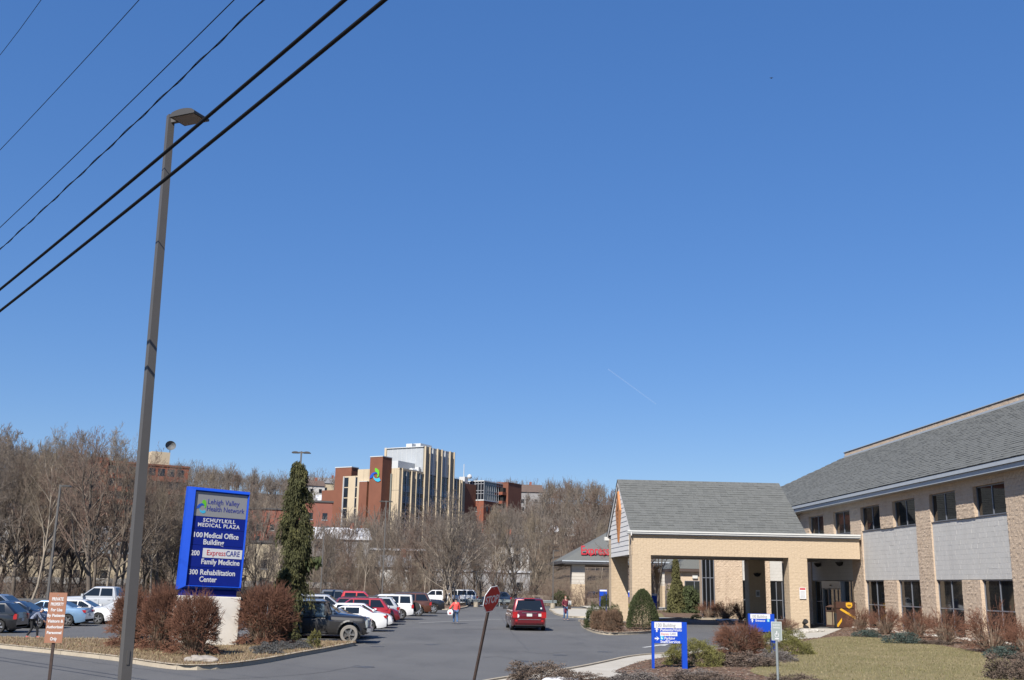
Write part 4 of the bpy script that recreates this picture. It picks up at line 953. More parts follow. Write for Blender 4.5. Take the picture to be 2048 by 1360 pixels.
# dark evergreens far off
def needles(r, n, shape, size, droop=0.):
    """leaf blades scattered through a volume; shape(r) -> point, outward direction"""
    V = []; Fq = []
    for i in range(n):
        p, o = shape(r); p = np.array(p); o = np.array(o, float); o = o/max(1e-6, np.linalg.norm(o))
        d = o+r.normal(0, .5, 3)+np.array((0, 0, -droop)); d /= np.linalg.norm(d)
        s_ = np.cross(d, r.normal(0, 1, 3)); s_ /= max(1e-6, np.linalg.norm(s_)); L = size*r.uniform(.6, 1.4); w_ = L*.32
        b = len(V); V += [p-s_*w_*.5, p+d*L*.5+s_*w_*.0-s_*w_*.6, p+d*L, p+d*L*.5+s_*w_*.6]; Fq.append((b, b+1, b+2, b+3))
    return np.array(V), np.array(Fq)
def cone_shape(h, rad, z0=.4):
    def f(r):
        t = r.random()**.8; a = r.uniform(0, 6.28); rr = rad*(1-t)*(.55+.45*r.random())*(1+.18*sin(t*40)); return (rr*cos(a), rr*sin(a), z0+t*(h-z0)), (cos(a), sin(a), -.25)
    return f
rng_ = np.random.default_rng(3); V, Fq = needles(rng_, 2600, cone_shape(10, 2.6), .75, .2); PINE = npmesh('crown', V, Fq, YEW)
PINET = MB().tube((0, 0, -.5), (0, 0, 8), .22, .05, 6).mesh('trunk', BARK)
pl_ = [(664, 430, 12, 'dark evergreen on the ridge behind the hospital stair tower'), (671, 445, 9, 'smaller dark evergreen on the ridge beside the hospital stair tower'), (45, 290, 13, 'dark evergreen on the left hill, leftmost'), (80, 300, 14, 'dark evergreen on the left hill above the tree belt'), (115, 305, 13, 'dark evergreen on the left hill, next to the tallest'), (140, 315, 11, 'dark evergreen on the left hill, rightmost'),
       (308, 150, 9, 'dark evergreen among bare trees right of the lamp post'), (402, 330, 9, 'dark evergreen on the ridge above the blue sign')]
for px, D, h, l in pl_:
    t = thing('pine_tree', l, 'tree', far_at(px, D), px); t.scale = (h/10,)*3; meshobj('trunk', PINET, t); meshobj('crown', PINE, t)
print('trees', len(bpy.data.objects))
# ------------------------------------------------------------------ shrubs
def twig_bush(seed, rx, rz, n, stem_mt, twig_mt, fork=5, clip=.08, rad=.0075, low=.12, flat=False):
    """clipped deciduous bush: stems from the base, forked twigs ending on a dome"""
    r = np.random.default_rng(seed); S0 = []; S1 = []; Sa = []; Sb = []; T0 = []; T1 = []; Ta = []; Tb = []
    for i in range(n):
        a = r.uniform(0, 6.28); u = r.random()**.6; v = np.arccos(1-r.random()*1.12); v = min(v, 1.68)
        k = rx*(1+r.normal(0, clip)); sv = abs(sin(v))**.62; cv = np.sign(cos(v))*abs(cos(v))**.62; e = np.array((k*sv*cos(a), k*sv*sin(a), max(.1, low*rz+rz*(1-low)*cv*(1+r.normal(0, clip*.7)))))
        b = np.array((.22*rx*cos(a)*u, .22*rx*sin(a)*u, 0.)); m_ = b*.5+e*.5+np.array((0, 0, .12*rz))+r.normal(0, .04, 3)
        S0 += [b, ]; S1 += [m_]; Sa += [rad*1.7]; Sb += [rad*1.2]
        q = m_*.45+e*.55+r.normal(0, .03, 3); T0.append(m_); T1.append(q); Ta.append(rad*1.1); Tb.append(rad)
        for j in range(fork):
            d = e-q; L = np.linalg.norm(d); z = q+d*r.uniform(.7, 1.05)+r.normal(0, .09*rx, 3); z[2] = max(.05, z[2]); st = q+(z-q)*r.uniform(0, .3)
            T0.append(st); T1.append(z); Ta.append(rad*.9); Tb.append(rad*.5)
            for h in range(2): p = st+(z-st)*r.uniform(.3, .9); w_ = p+(z-st)*.4+r.normal(0, .06*rx, 3); w_[2] = max(.04, w_[2]); T0.append(p); T1.append(w_); Ta.append(rad*.7); Tb.append(rad*.4)
    Vs, Fs = tubes_np(S0, S1, Sa, Sb, 4); Vt, Ft = tubes_np(T0, T1, Ta, Tb, 3)
    return npmesh('stem', Vs, Fs, stem_mt), npmesh('twigs', Vt, Ft, twig_mt)
def put_bush(ms, loc, sc, rz, label, group=None, name='twig_bush', cat='bush'):
    t = thing(name, label, cat, loc, rz, group); t.scale = sc if isinstance(sc, tuple) else (sc,)*3
    meshobj('stem', ms[0], t); meshobj('twigs', ms[1], t); return t
RB1 = twig_bush(1, .85, 1.45, 520, GREYSTEM, REDTWIG); RB2 = twig_bush(2, .85, 1.45, 480, GREYSTEM, REDTWIG, clip=.1)
LR1 = twig_bush(3, .9, 1.1, 190, GREYSTEM, REDTWIG, fork=4, clip=.22, rad=.007, low=.3); LR2 = twig_bush(4, .9, 1.1, 170, GREYSTEM, REDTWIG, fork=4, clip=.25, rad=.007, low=.3)
BB = twig_bush(5, .6, 1.0, 380, GREYSTEM, BRNTWIG, rad=.007)
def bushat(ms, px, py, wpx, hpx, label, group=None, z=.12, **k):
    """bush whose foot is seen at px,py, wpx wide and hpx tall in the photograph; base mesh 1.7 wide"""
    p = gp(px, py, z); D = hypot(*p); m_ = D/2147.; base = k.pop('base', (1.75, 1.5)); sx = wpx*m_/base[0]; sz = hpx*m_/base[1]
    return put_bush(ms, (p[0], p[1], z), (sx, sx, sz), px*.01, label, group, **k)
bushat(RB1, 385, 1310, 92, 112, 'clipped red-brown twig bush standing in front of the blue sign pedestal')
bushat(RB2, 318, 1302, 74, 118, 'clipped red-brown twig bush between the tall lamp post and the sign pedestal')
bushat(RB2, 258, 1296, 74, 104, 'clipped red-brown twig bush partly behind the tall lamp post')
bushat(RB1, 527, 1290, 112, 110, 'widest clipped red-brown twig bush, right of the sign pedestal')
bushat(RB2, 430, 1278, 80, 60, 'red-brown twig bush behind the blue sign pedestal')
LR3 = twig_bush(13, .9, 1.15, 420, GREYSTEM, REDTWIG, fork=5, clip=.12, rad=.0065, low=.15)
bushat(LR3, 1480, 1309, 92, 60, 'rounded loose reddish bush between the two blue direction signs', base=(1.9, 1.25))
for i, (px, py, w_, h_, l) in enumerate([(1722, 1262, 46, 44, 'low red twig bush beside the brown parcel drop box'), (1772, 1268, 60, 50, 'low red twig bush at the wall below the first lower window'), (1832, 1276, 66, 52, 'low red twig bush at the wall below the second lower window'),
        (1893, 1287, 70, 60, 'low red twig bush at the wall below the third lower window'), (1985, 1305, 100, 80, 'largest red twig bush at the wall, at the right picture edge'), (2052, 1318, 70, 70, 'red twig bush cut by the right picture edge')]):
    bushat((LR1, LR2)[i % 2], px, py, w_, h_, l, base=(1.9, 1.25))
for i, (px, py, w_, h_, l) in enumerate([(1418, 1236, 44, 32, 'red twig bush under the canopy in front of the tall strip window'), (1452, 1238, 50, 36, 'red twig bush under the canopy against the tan wing wall'), (1482, 1240, 36, 36, 'red twig bush beside the shaded rear column')]):
    bushat((LR2, LR1)[i % 2], px, py, w_, h_, l, base=(1.9, 1.25))
bushat(LR1, 1575, 1262, 40, 24, 'small reddish bush at the foot of the front right column', base=(1.9, 1.25))
# evergreens made of leaf blades
def dome_shape(rx, ry, rz, seed=0, shell=.6, lump=.12):
    r0 = np.random.default_rng(seed); ph = r0.uniform(0, 6.28, 6)
    def f(r):
        a = r.uniform(0, 6.28); c = r.random()*1.05-.05; s_ = sqrt(max(0, 1-c*c)); k = (shell+(1-shell)*r.random()**.5)
        k *= 1+lump*(sin(3*a+ph[0])*sin(2.3*c*3+ph[1])+.6*sin(7*a+ph[2]+5*c)); return (rx*s_*cos(a)*k, ry*s_*sin(a)*k, max(.02, rz*c*k)), (s_*cos(a), s_*sin(a), c+.15)
    return f
def clump_shape(rx, ry, rz, n, seed, csz=.2, shell=.55):
    """foliage gathered in many small tufts over a mound"""
    r0 = np.random.default_rng(seed); base = dome_shape(rx, ry, rz, seed, shell, .16); C = [base(r0) for _ in range(n)]
    def f(r):
        c, o = C[r.integers(n)]; d = r.normal(0, 1, 3); d /= np.linalg.norm(d); s_ = csz*r.uniform(.3, 1); q = np.array(c)+d*s_*np.array((1, 1, .7)); q[2] = max(.02, q[2]); return q, np.array(o)*.8+d*.8
    return f
def leafy(name, seed, n, shape, size, mt, droop=0., inner=None):
    r = np.random.default_rng(seed); V, Fq = needles(r, n, shape, size, droop); return npmesh(name, V, Fq, mt)
STEM = MB().tube((0, 0, -.1), (0, 0, .5), .05, .03, 6).mesh('stem', BARK)
def put_ever(me, loc, sc, rz, label, cat='bush', name='evergreen_bush', group=None):
    t = thing(name, label, cat, loc, rz, group); t.scale = sc if isinstance(sc, tuple) else (sc,)*3
    meshobj('stem', STEM, t); meshobj('foliage', me, t); return t
def everat(me, px, py, wpx, hpx, label, z=.12, depth=1., rz=0., **k):
    p = gp(px, py, z); D = hypot(*p); m_ = D/2147.; sx = wpx*m_/2.; sz = hpx*m_
    return put_ever(me, (p[0], p[1]+sx*depth*.6, z), (sx, sx*depth, sz), rz, label, **k)
E1 = leafy('foliage', 1, 24000, clump_shape(1, 1, 1, 420, 1, .13, .8), .045, MOUND); E2 = leafy('foliage', 2, 24000, clump_shape(1, 1, 1, 400, 2, .13, .8), .045, MOUND)
Y1 = leafy('foliage', 3, 14000, clump_shape(1, 1, 1, 340, 3, .11, .75), .06, YEW)
def egg(r):
    t = r.random(); a = r.uniform(0, 6.28); c = t**.85; k = (.82+.2*r.random())*(1+.05*sin(5*a+9*t)); rr = sqrt(max(0, 1-c**1.9))*(1-.10*c)*k
    return (rr*cos(a), rr*sin(a), .04+c*.96*(.95+.06*r.random())), (cos(a), sin(a), .2+c)
Y2 = leafy('foliage', 4, 20000, egg, .055, YEW)
everat(E1, 1394, 1333, 112, 46, 'spreading green mounded evergreen behind the nearer blue direction sign', depth=.8)
everat(E2, 1568, 1309, 122, 42, 'spreading green mounded evergreen behind the grey accessible parking sign', depth=.8)
everat(Y2, 1289, 1260, 64, 76, 'clipped cone-shaped green yew in front of the left canopy column', cat='bush', name='clipped_yew')
everat(Y1, 1190, 1256, 38, 42, 'clipped round green yew at the left of the canopy shrub bed', name='clipped_yew'); everat(Y1, 1230, 1252, 36, 38, 'clipped round green yew behind the brown bush in the canopy bed', name='clipped_yew')
bushat(BB, 1198, 1259, 34, 38, 'rounded brown twig bush, left one in the canopy shrub bed', base=(1.25, 1.05)); bushat(BB, 1224, 1262, 42, 42, 'rounded brown twig bush, nearest in the canopy shrub bed', base=(1.25, 1.05))
everat(Y1, 1212, 1228, 24, 36, 'round green yew behind the rear left canopy column', name='clipped_yew')
everat(Y1, 1122, 1211, 38, 26, 'low dark green hedge bush left of the express clinic column', name='hedge_bush')
J1 = leafy('foliage', 5, 3600, clump_shape(1, 1, 1, 120, 5, .2, .4), .13, JUNI); SP1 = leafy('foliage', 6, 3600, clump_shape(1, 1, 1, 130, 6, .2, .4), .12, SPRUCEB)
everat(J1, 532, 1308, 56, 20, 'low grey juniper on the island right of the pedestal', name='juniper', depth=.7); everat(J1, 566, 1300, 40, 15, 'small grey juniper near the tall weeping conifer', name='juniper', depth=.7)
everat(J1, 600, 1298, 44, 14, 'flat grey juniper right of the tall weeping conifer', name='juniper', depth=.7); everat(J1, 436, 1310, 36, 10, 'flat grey juniper in front of the pedestal', name='juniper', depth=.7)
everat(leafy('foliage', 7, 1500, clump_shape(1, 1, 1, 40, 7, .22, .4), .17, CONIFER2), 626, 1297, 28, 30, 'small yellow-green shrub on the island near the dark truck wheel', depth=.9)
everat(SP1, 1738, 1275, 56, 12, 'flat blue-green spruce at the lawn edge, nearest the entrance', name='ground_spruce', depth=.7); everat(SP1, 1812, 1288, 74, 18, 'flat blue-green spruce at the lawn edge, middle one', name='ground_spruce', depth=.7)
everat(SP1, 2018, 1318, 72, 20, 'flat blue-green spruce at the lawn edge, at the right picture edge', name='ground_spruce', depth=.7)
H1 = leafy('foliage', 8, 6500, clump_shape(1, 1, 1, 200, 8, .17, .4), .085, HEATH); H2 = leafy('foliage', 9, 6500, clump_shape(1, 1, 1, 200, 9, .17, .4), .085, HEATH2)
for i, (me, px, py, w_, h_, l, dp) in enumerate([(H1, 1085, 1362, 136, 34, 'brown heather mound at the bottom edge right of the stop sign post', .6), (H1, 1165, 1368, 120, 20, 'low brown heather mound at the bottom edge beside the walk', .6),
        (H2, 1275, 1371, 120, 24, 'greyish heather patch at the foot of the nearer blue sign', .7), (H2, 1400, 1364, 110, 20, 'greyish heather patch right of the nearer blue sign', .7), (H1, 1490, 1334, 150, 26, 'brown heather patch under the rounded reddish bush', .6),
        (H2, 1555, 1324, 90, 20, 'greyish heather patch behind the grey sign post', .6), (H1, 1420, 1372, 150, 24, 'brown heather patch at the bottom edge left of the grey sign post', .6), (H1, 1600, 1374, 110, 22, 'reddish brown heather at the bottom edge right of the grey sign post', .6),
        (H1, 2050, 1362, 110, 44, 'dark brown heather mound in the bottom right corner', .8), (H1, 1880, 1290, 60, 8, 'thin brown ground plant at the lawn edge by the wall', .8)]):
    everat(me, px, py, w_, h_, l, depth=dp, name='heather', cat='plant', rz=i*.0)
G1 = leafy('foliage', 10, 1500, clump_shape(1, 1, 1, 40, 10, .22, .4), .15, mat('yellow_shrub', (.32, .30, .05), .9, var=.2))
everat(G1, 1393, 1237, 22, 8, 'tiny yellow-green plant at the bed edge under the canopy'); everat(G1, 1254, 1216, 16, 10, 'tiny yellow-green plant seen between the left canopy columns')
# weeping conifers
def weeping(seed, H, rad, n, size, prof, mt, sparse=1.):
    """drooping strands hung from short side branches"""
    r = np.random.default_rng(seed); V = []; Fq = []
    for i in range(n):
        t = r.random(); a = r.uniform(0, 6.28); lob = .42+.62*max(0, sin(a*3+t*13))*r.uniform(.6, 1.15); R_ = rad*prof(t)*lob*r.uniform(.5, 1.); z0 = H*t
        p = np.array((R_*cos(a), R_*sin(a), z0)); Ls = r.uniform(.35, 1.0)*sparse; ns = 5; out = np.array((cos(a), sin(a), 0))
        for k in range(ns*3):
            f = r.random(); q = p+np.array((0, 0, -Ls*f))+out*.10*f*f+r.normal(0, .045, 3)
            if q[2] < .05: continue
            d = np.array((0, 0, -1.))+out*.25+r.normal(0, .35, 3); d /= np.linalg.norm(d); s_ = np.cross(d, r.normal(0, 1, 3)); s_ /= np.linalg.norm(s_); L = size*r.uniform(.6, 1.4)
            b = len(V); V += [q-s_*L*.13, q+d*L*.5-s_*L*.22, q+d*L, q+d*L*.5+s_*L*.22]; Fq.append((b, b+1, b+2, b+3))
    return npmesh('foliage', np.array(V), np.array(Fq), mt)
colp = lambda t: (.78+.30*sin(t*6.3-.9)+.22*sin(t*23.)) * (1 if t < .95 else .7)
pc = gp(573, 1283.5, .12); Hc = top_h(574, 922, hypot(pc[0], pc[1]+.6))
wt = thing('weeping_conifer', 'tall narrow weeping dark green conifer right of the blue sign', 'tree', (pc[0], pc[1]+.6, .12))
def curtains(seed, H, rad, nb, ns, size, prof, mt):
    r = np.random.default_rng(seed); V = []; Fq = []
    for i in range(nb):
        t = (i+r.random())/nb; a = r.uniform(0, 6.28); R_ = rad*prof(t)*r.uniform(.55, 1.2); z0 = .25+(H-.2)*t; o = np.array((cos(a), sin(a), 0)); s0 = np.array((-sin(a), cos(a), 0)); drop = r.uniform(.45, 1.15)
        for k in range(ns):
            f = r.random()**.7; q = o*R_*f+s0*r.normal(0, .07+.05*f)+np.array((0, 0, z0+.12*f-.25*f*f)); Ls = drop*r.uniform(.4, 1.)*(.4+.6*f)
            for j in range(7):
                g_ = r.random(); p = q+np.array((0, 0, -Ls*g_))+o*.05*g_+r.normal(0, .022, 3)
                if p[2] < .04: continue
                d = np.array((0, 0, -1.))+o*.3+r.normal(0, .3, 3); d /= np.linalg.norm(d); s_ = np.cross(d, r.normal(0, 1, 3)); s_ /= np.linalg.norm(s_); L = size*r.uniform(.6, 1.4); b = len(V)
                V += [p-s_*L*.08, p+d*L*.5-s_*L*.12, p+d*L, p+d*L*.5+s_*L*.12]; Fq.append((b, b+1, b+2, b+3))
    return npmesh('foliage', np.array(V), np.array(Fq), mt)
cprof = lambda t: float(np.interp(t, [0, .2, .27, .33, .5, .62, .75, .9, 1.], [.55, .62, 1.05, 1.12, .98, 1.0, .84, .66, .42]))*(1+.16*sin(t*31.))
meshobj('foliage', curtains(5, Hc-.1, .62, 100, 55, .13, cprof, CONIFER), wt); meshobj('sprays', curtains(6, Hc-.1, .66, 34, 36, .13, cprof, CONIFER3), wt)
mb = MB(); mb.tube((0, 0, -.2), (.04, 0, Hc*.5), .14, .1, 8); mb.tube((.04, 0, Hc*.5), (0, 0, Hc-.3), .1, .02, 8)
for k in range(14): z = .6+k*(Hc-1.2)/14; a = k*2.4; mb.tube((0, 0, z), (.5*cos(a), .5*sin(a), z+.2), .03, .012, 5)
mb.build('trunk', BARK, wt)
mb = MB(); mb.tube((.1, 0, Hc*.40), (.95, -.1, Hc*.45), .03, .012, 5); mb.build('side_branch', BARK, wt)
r_ = np.random.default_rng(9); V, Fq = needles(r_, 420, lambda r: ((r.uniform(.35, 1.05), r.normal(0, .1), Hc*.43+r.normal(0, .10)), (.4, 0, -.8)), .2, .4); meshobj('side_spray', npmesh('side_spray', V, Fq, YEW), wt)
p1 = far_at(1352, 104, .12)
ws = thing('weeping_spruce', 'weeping spruce with drooping green branches seen under the canopy', 'tree', (p1.x, p1.y, .12))
wprof = lambda t: max(.16, 1.15*(1-t)**1.35+.22*sin(t*15)*(1-t))
meshobj('foliage', weeping(7, 5.1, 1.45, 2400, .2, wprof, CONIFER3, 1.5), ws); MB().tube((0, 0, -.2), (.1, 0, 5.), .12, .03, 7).build('trunk', BARK, ws)
meshobj('skirt', weeping(8, 2.6, 1.7, 1300, .22, lambda t: 1-.3*t, YEW, 1.2), ws).location = (1.1, .4, 0)
# rocks, stones and snow
def lumpy(name, seed, rx, ry, rz, mt, parent=None, rough=.28):
    bm = bmesh.new(); bmesh.ops.create_icosphere(bm, subdivisions=4, radius=1); r = np.random.default_rng(seed); ph = r.uniform(0, 6.28, (6, 3)); fr_ = r.uniform(1.5, 7, (6, 3))
    for v in bm.verts:
        c = np.array(v.co); k = 1+rough*sum(sin(fr_[i][0]*c[0]+ph[i][0])*sin(fr_[i][1]*c[1]+ph[i][1])*sin(fr_[i][2]*c[2]+ph[i][2])*(1.5/(1+i*.4)) for i in range(6))
        v.co = (c[0]*rx*k, c[1]*ry*k, max(-.05, c[2]*rz*k))
    me = bpy.data.meshes.new(name); bm.to_mesh(me); bm.free(); me.materials.append(mt)
    for p in me.polygons: p.use_smooth = True
    o = bpy.data.objects.new(name, me); link(o, parent); return o
p = gp(403, 1322, .13); o = lumpy('boulder', 4, .5, .32, .15, ROCK, None, .12); o.location = (p[0], p[1], .13); tag(o, 'low pale grey boulder on the island in front of the bush', 'rock')
p = gp(1122, 1364, .12); o = lumpy('snow_patch', 5, .50, .45, .10, SNOW, None, .06); o.location = (p[0], p[1], .15); tag(o, 'small heap of old snow at the bottom edge among brown heather', 'snow')
p = gp(1458, 1239, .1); o = lumpy('snow_patch', 6, 1.1, .7, .12, SNOW, None, .1); o.location = (p[0], p[1]-.4, .05); tag(o, 'strip of old snow in the canopy shade by the drive edge', 'snow')
p = gp(866, 1212); o = lumpy('snow_patch', 8, 1.0, .6, .15, SNOW, None, .1); o.location = (p[0]+6.3, p[1]+6, .0); tag(o, 'small dirty snow remnant by the guard rail near the white car', 'snow')
rs = random.Random(12); stb = MB()
def stones(mb, pts, n, size):
    for i in range(n):
        k = rs.randrange(len(pts)-1); t = rs.random(); a, b = pts[k], pts[k+1]; x = a[0]+(b[0]-a[0])*t+rs.uniform(-.35, .35); y = a[1]+(b[1]-a[1])*t+rs.uniform(-.35, .35); s_ = size*rs.uniform(.5, 1.2)
        T = Matrix.Translation((x, y, .15)) @ Matrix.Rotation(rs.uniform(0, 6), 4, 'Z') @ Matrix.Rotation(rs.uniform(-.4, .4), 4, 'X')
        mb.boxt(T, -s_, s_, -s_*.7, s_*.7, -s_*.4, s_*.5)
stones(stb, [(26.9, 70.5), (26.9, 46)], 520, .085); stones(stb, [gp(1592, 1266, .1), gp(1640, 1262, .1)], 90, .09); stones(stb, [gp(1440, 1304, .1), gp(1466, 1300, .1)], 50, .08); stones(stb, [gp(1503, 1306, .1), gp(1520, 1302, .1)], 25, .09)
o = stb.build('white_gravel', STONE); stuff(o); o['label'] = 'white stones strewn along the wall foot and beds'; o['category'] = 'gravel'
# bark chips and dead leaves on the beds; grass blades on lawn and island
def inside(p, poly):
    c = False; n = len(poly)
    for i in range(n):
        a, b = poly[i], poly[i-1]
        if (a[1] > p[1]) != (b[1] > p[1]) and p[0] < (b[0]-a[0])*(p[1]-a[1])/(b[1]-a[1])+a[0]: c = not c
    return c
def scatter(name, poly, n, mts, z, kind, seed, size, excl=None, near=None):
    r = random.Random(seed); xs_ = [p[0] for p in poly]; ys_ = [p[1] for p in poly]; V = []; Fq = []; mi = []
    tries = 0
    while len(Fq) < n and tries < n*14:
        tries += 1
        x = r.uniform(min(xs_), max(xs_)); y = r.uniform(max(min(ys_), 20), max(ys_))
        if not inside((x, y), poly) or (excl and inside((x, y), excl)): continue
        a = r.uniform(0, 6.28); s_ = size*r.uniform(.5, 1.5); b = len(V)
        if kind == 'blade':
            ln = r.uniform(-.8, .8); dx, dy = cos(a)*s_*.12, sin(a)*s_*.12; V += [(x-dx, y-dy, z), (x+dx, y+dy, z), (x+cos(a+1.5)*s_*ln, y+sin(a+1.5)*s_*ln, z+s_*r.uniform(.5, 1))]; Fq.append((b, b+1, b+2))
        else:
            h = r.uniform(0, .5)*s_; V += [(x+cos(a)*s_, y+sin(a)*s_, z+h), (x+cos(a+2.4)*s_*.6, y+sin(a+2.4)*s_*.6, z+.004), (x+cos(a-2.2)*s_*.6, y+sin(a-2.2)*s_*.6, z+.02)]; Fq.append((b, b+1, b+2))
        mi.append(r.randrange(len(mts)))
    o = meshobj(name, npmesh(name, V, Fq, mts, mi)); stuff(o); return o
GR = [mat('grass_straw', (.37, .30, .17), .9), mat('grass_olive', (.225, .195, .075), .9), mat('grass_dry', (.27, .215, .115), .9), mat('grass_green', (.175, .17, .055), .9)]
CH = [mat('chip_red', (.20, .10, .06), .95), mat('chip_tan', (.34, .25, .165), .95), mat('chip_dark', (.09, .06, .045), .95), mat('chip_grey', (.29, .24, .20), .95)]
o = scatter('grass', lawn_poly, 34000, [GR[0], GR[1], GR[2], GR[2], GR[3]], .136, 'blade', 1, .05); o['label'] = 'short straw-coloured winter grass on the lawn'; o['category'] = 'grass'
o = scatter('bark_mulch', bed_r, 22000, [CH[0], CH[0], CH[1], CH[2], CH[3]], .13, 'chip', 2, .05, excl=lawn_poly); o['label'] = 'loose brown bark mulch on the planting beds'; o['category'] = 'mulch'
o = scatter('dead_grass', isl, 16000, [GR[0], GR[2], CH[1], CH[0], GR[2]], .14, 'blade', 3, .07); o['label'] = 'dead grass and leaf litter on the island'; o['category'] = 'grass'
o = scatter('bark_mulch', ci, 5000, [CH[0], CH[0], CH[1], CH[2], CH[3]], .135, 'chip', 4, .06); o['label'] = 'loose bark mulch in the canopy shrub bed'; o['category'] = 'mulch'
print('plants', len(bpy.data.objects))
# ------------------------------------------------------------------ monument sign
AN = gp(476, 1297)
ms = thing('monument_sign', 'tall blue and silver medical plaza sign on a white pedestal', 'sign', (AN[0], AN[1], 0), radians(35.6))
pd = MB().box(-2.50, -.06, .0, .45, .05, 1.84).build('pedestal', PED, ms); bv = pd.modifiers.new('bevel', 'BEVEL'); bv.width = .02; bv.segments = 2
MB().box(-2.35, -.25, .04, .40, 1.842, 2.05).build('neck', BLUEP, ms)
ZB, ZT, XL, XR = 2.05, 5.76, -2.66, -.05
fm = MB()                                                    # cabinet: a chamfered blue frame with a recessed face
o_ = [(-2.50, ZB), (XR, ZB), (XR, ZT), (-2.50, ZT)]
D0, D1 = -.10, .72
i_ = [(-2.30, ZB+.13), (-.16, ZB+.13), (-.16, ZT-.12), (-2.30, ZT-.12)]
fm.add([(x, .13, z) for x, z in o_]+[(x, -.10, z) for x, z in i_]+[(x, -.02, z) for x, z in [(-2.25, ZB+.16), (-.20, ZB+.16), (-.20, ZT-.16), (-2.25, ZT-.16)]]+[(x, .32, z) for x, z in o_]+[(x, .46, z) for x, z in i_],
       [(0, 1, 5, 4), (1, 2, 6, 5), (2, 3, 7, 6), (3, 0, 4, 7), (4, 5, 9, 8), (5, 6, 10, 9), (6, 7, 11, 10), (7, 4, 8, 11), (1, 0, 12, 13), (2, 1, 13, 14), (3, 2, 14, 15), (0, 3, 15, 12), (13, 12, 16, 17), (14, 13, 17, 18), (15, 14, 18, 19), (12, 15, 19, 16), (19, 18, 17, 16)])
fm.build('cabinet', BLUE, ms)
def panel(nm, z0, z1, mt): return MB().box(-2.245, -.205, -.03, .2, z0, z1).build(nm, mt, ms)
z_ = [ZB+.165, 2.86, 3.66, 4.25, 4.70, ZT-.165]
pn = [panel('sign_panel', z_[i]+.005, z_[i+1]-.005, SGREY if i == 4 else BLUEP) for i in range(5)]
FY = -.033
def T(s, x, z, size, mt, **k): return text('lettering', s, size, mt, ms, (x, FY, z), **k)
T('Lehigh Valley', -1.77, 5.17, .27, NAVY, fit=1.24, bold=.001); T('Health Network', -1.79, 4.91, .27, NAVY, fit=1.49, bold=.001)
T('SCHUYLKILL', -1.24, 4.51, .19, WHITE, align='CENTER', bold=.004, space=1.2, fit=1.27); T('MEDICAL PLAZA', -1.24, 4.33, .19, WHITE, align='CENTER', bold=.004, space=1.2, fit=1.64)
for s_, z, a, b, f1, f2 in (('100', 3.94, 'Medical Office', 'Building', 1.36, .80), ('200', 3.28, None, 'Family Medicine', 0, 1.50), ('300', 2.60, 'Rehabilitation', 'Center', 1.36, .67)):
    T(s_, -2.21, z, .25, WHITE, fit=.33, bold=.005)
    if a: T(a, -1.79, z, .27, WHITE, fit=f1, bold=.005)
    T(b, -1.79, z-.25 if a else 2.985, .27, WHITE, fit=f2, bold=.005)
MB().box(-1.76, -.215, -.036, -.031, 3.22, 3.555).build('inlay_panel', WHITE, ms)
text('lettering', 'Express', .28, REDP, ms, (-1.62, -.039, 3.31), fit=.73); text('lettering', 'CARE', .28, NAVY, ms, (-.86, -.039, 3.31), fit=.54, bold=.002)
def sleaf(pts, mt):
    mb = MB(); q = [(-2.2+(x-305)/500.*1.75, 5.32-(y-210)/500.*1.75) for x, y in pts]; mb.prismxz(q, -.037, -.03); mb.build('emblem_leaf', mt, ms)
sleaf([(370, 222), (390, 212), (408, 228), (416, 262), (412, 292), (400, 302), (396, 275), (382, 258), (366, 250)], LGREEN)
sleaf([(308, 312), (315, 285), (335, 262), (362, 252), (390, 262), (396, 275), (375, 272), (355, 282), (342, 305)], LBLUE)
sleaf([(342, 290), (350, 318), (372, 332), (400, 322), (416, 330), (410, 350), (385, 358), (358, 348), (345, 320)], LCYAN)
ms.rotation_euler = (0, radians(1.3), radians(35.6))
# ------------------------------------------------------------------ tall lamp post and its neighbours
HEADM = mat('lamp_head_paint', (.06, .057, .055), .5)
def lamp_mesh_parts(root, H, w0, w1, heads, rot=0.):
    q0, q1 = w0/2, w1/2
    MB().add([(-q0, -q0, 0), (q0, -q0, 0), (q0, q0, 0), (-q0, q0, 0), (-q1, -q1, H), (q1, -q1, H), (q1, q1, H), (-q1, q1, H)], [(0, 3, 2, 1), (4, 5, 6, 7), (0, 1, 5, 4), (1, 2, 6, 5), (2, 3, 7, 6), (3, 0, 4, 7)]).build('pole', BRONZE, root)
    for a in heads:
        R = Matrix.Rotation(a, 4, 'Z'); hb = MB(); prof = []
        n = 9
        for k in range(n+1): t = k/n; prof.append((.14+.5*t, H-.095+.075*sin(pi*t)**.5))
        L_ = MB(); L_.prismxz([(.14, H-.13)]+prof+[(.64, H-.13)], -.19, .19); L_.v = [tuple(R @ Vector(v)) for v in L_.v]; h_ = L_.build('lamp_head', HEADM, root)
        hb.boxt(R, 0, .16, -.035, .035, H-.14, H-.03); hb.build('arm', BRONZE, root)
        MB().boxt(R, .18, .61, -.165, .165, H-.139, H-.1305).build('lens', LENS, h_)
LY = 16.4; pA = at(248, 1360, LY); pB = at(341, 236, LY)
lp = thing('lamp_post', 'tall dark bronze square lamp post with one head towering at left', 'street lamp', (pA.x+.02, LY, 0), radians(36))
lamp_mesh_parts(lp, pB.z, .155, .105, [radians(-62)])
MB().box(-.02, .02, -.085, -.075, 1.25, 1.45).build('hand_hole_cover', BRONZE, lp); MB().tube((0, 0, -.4), (0, 0, .5), .3, n=16).build('footing', CONC, lp)
lp.rotation_euler[1] = -atan2(pB.x-pA.x-.02, pB.z)*-1
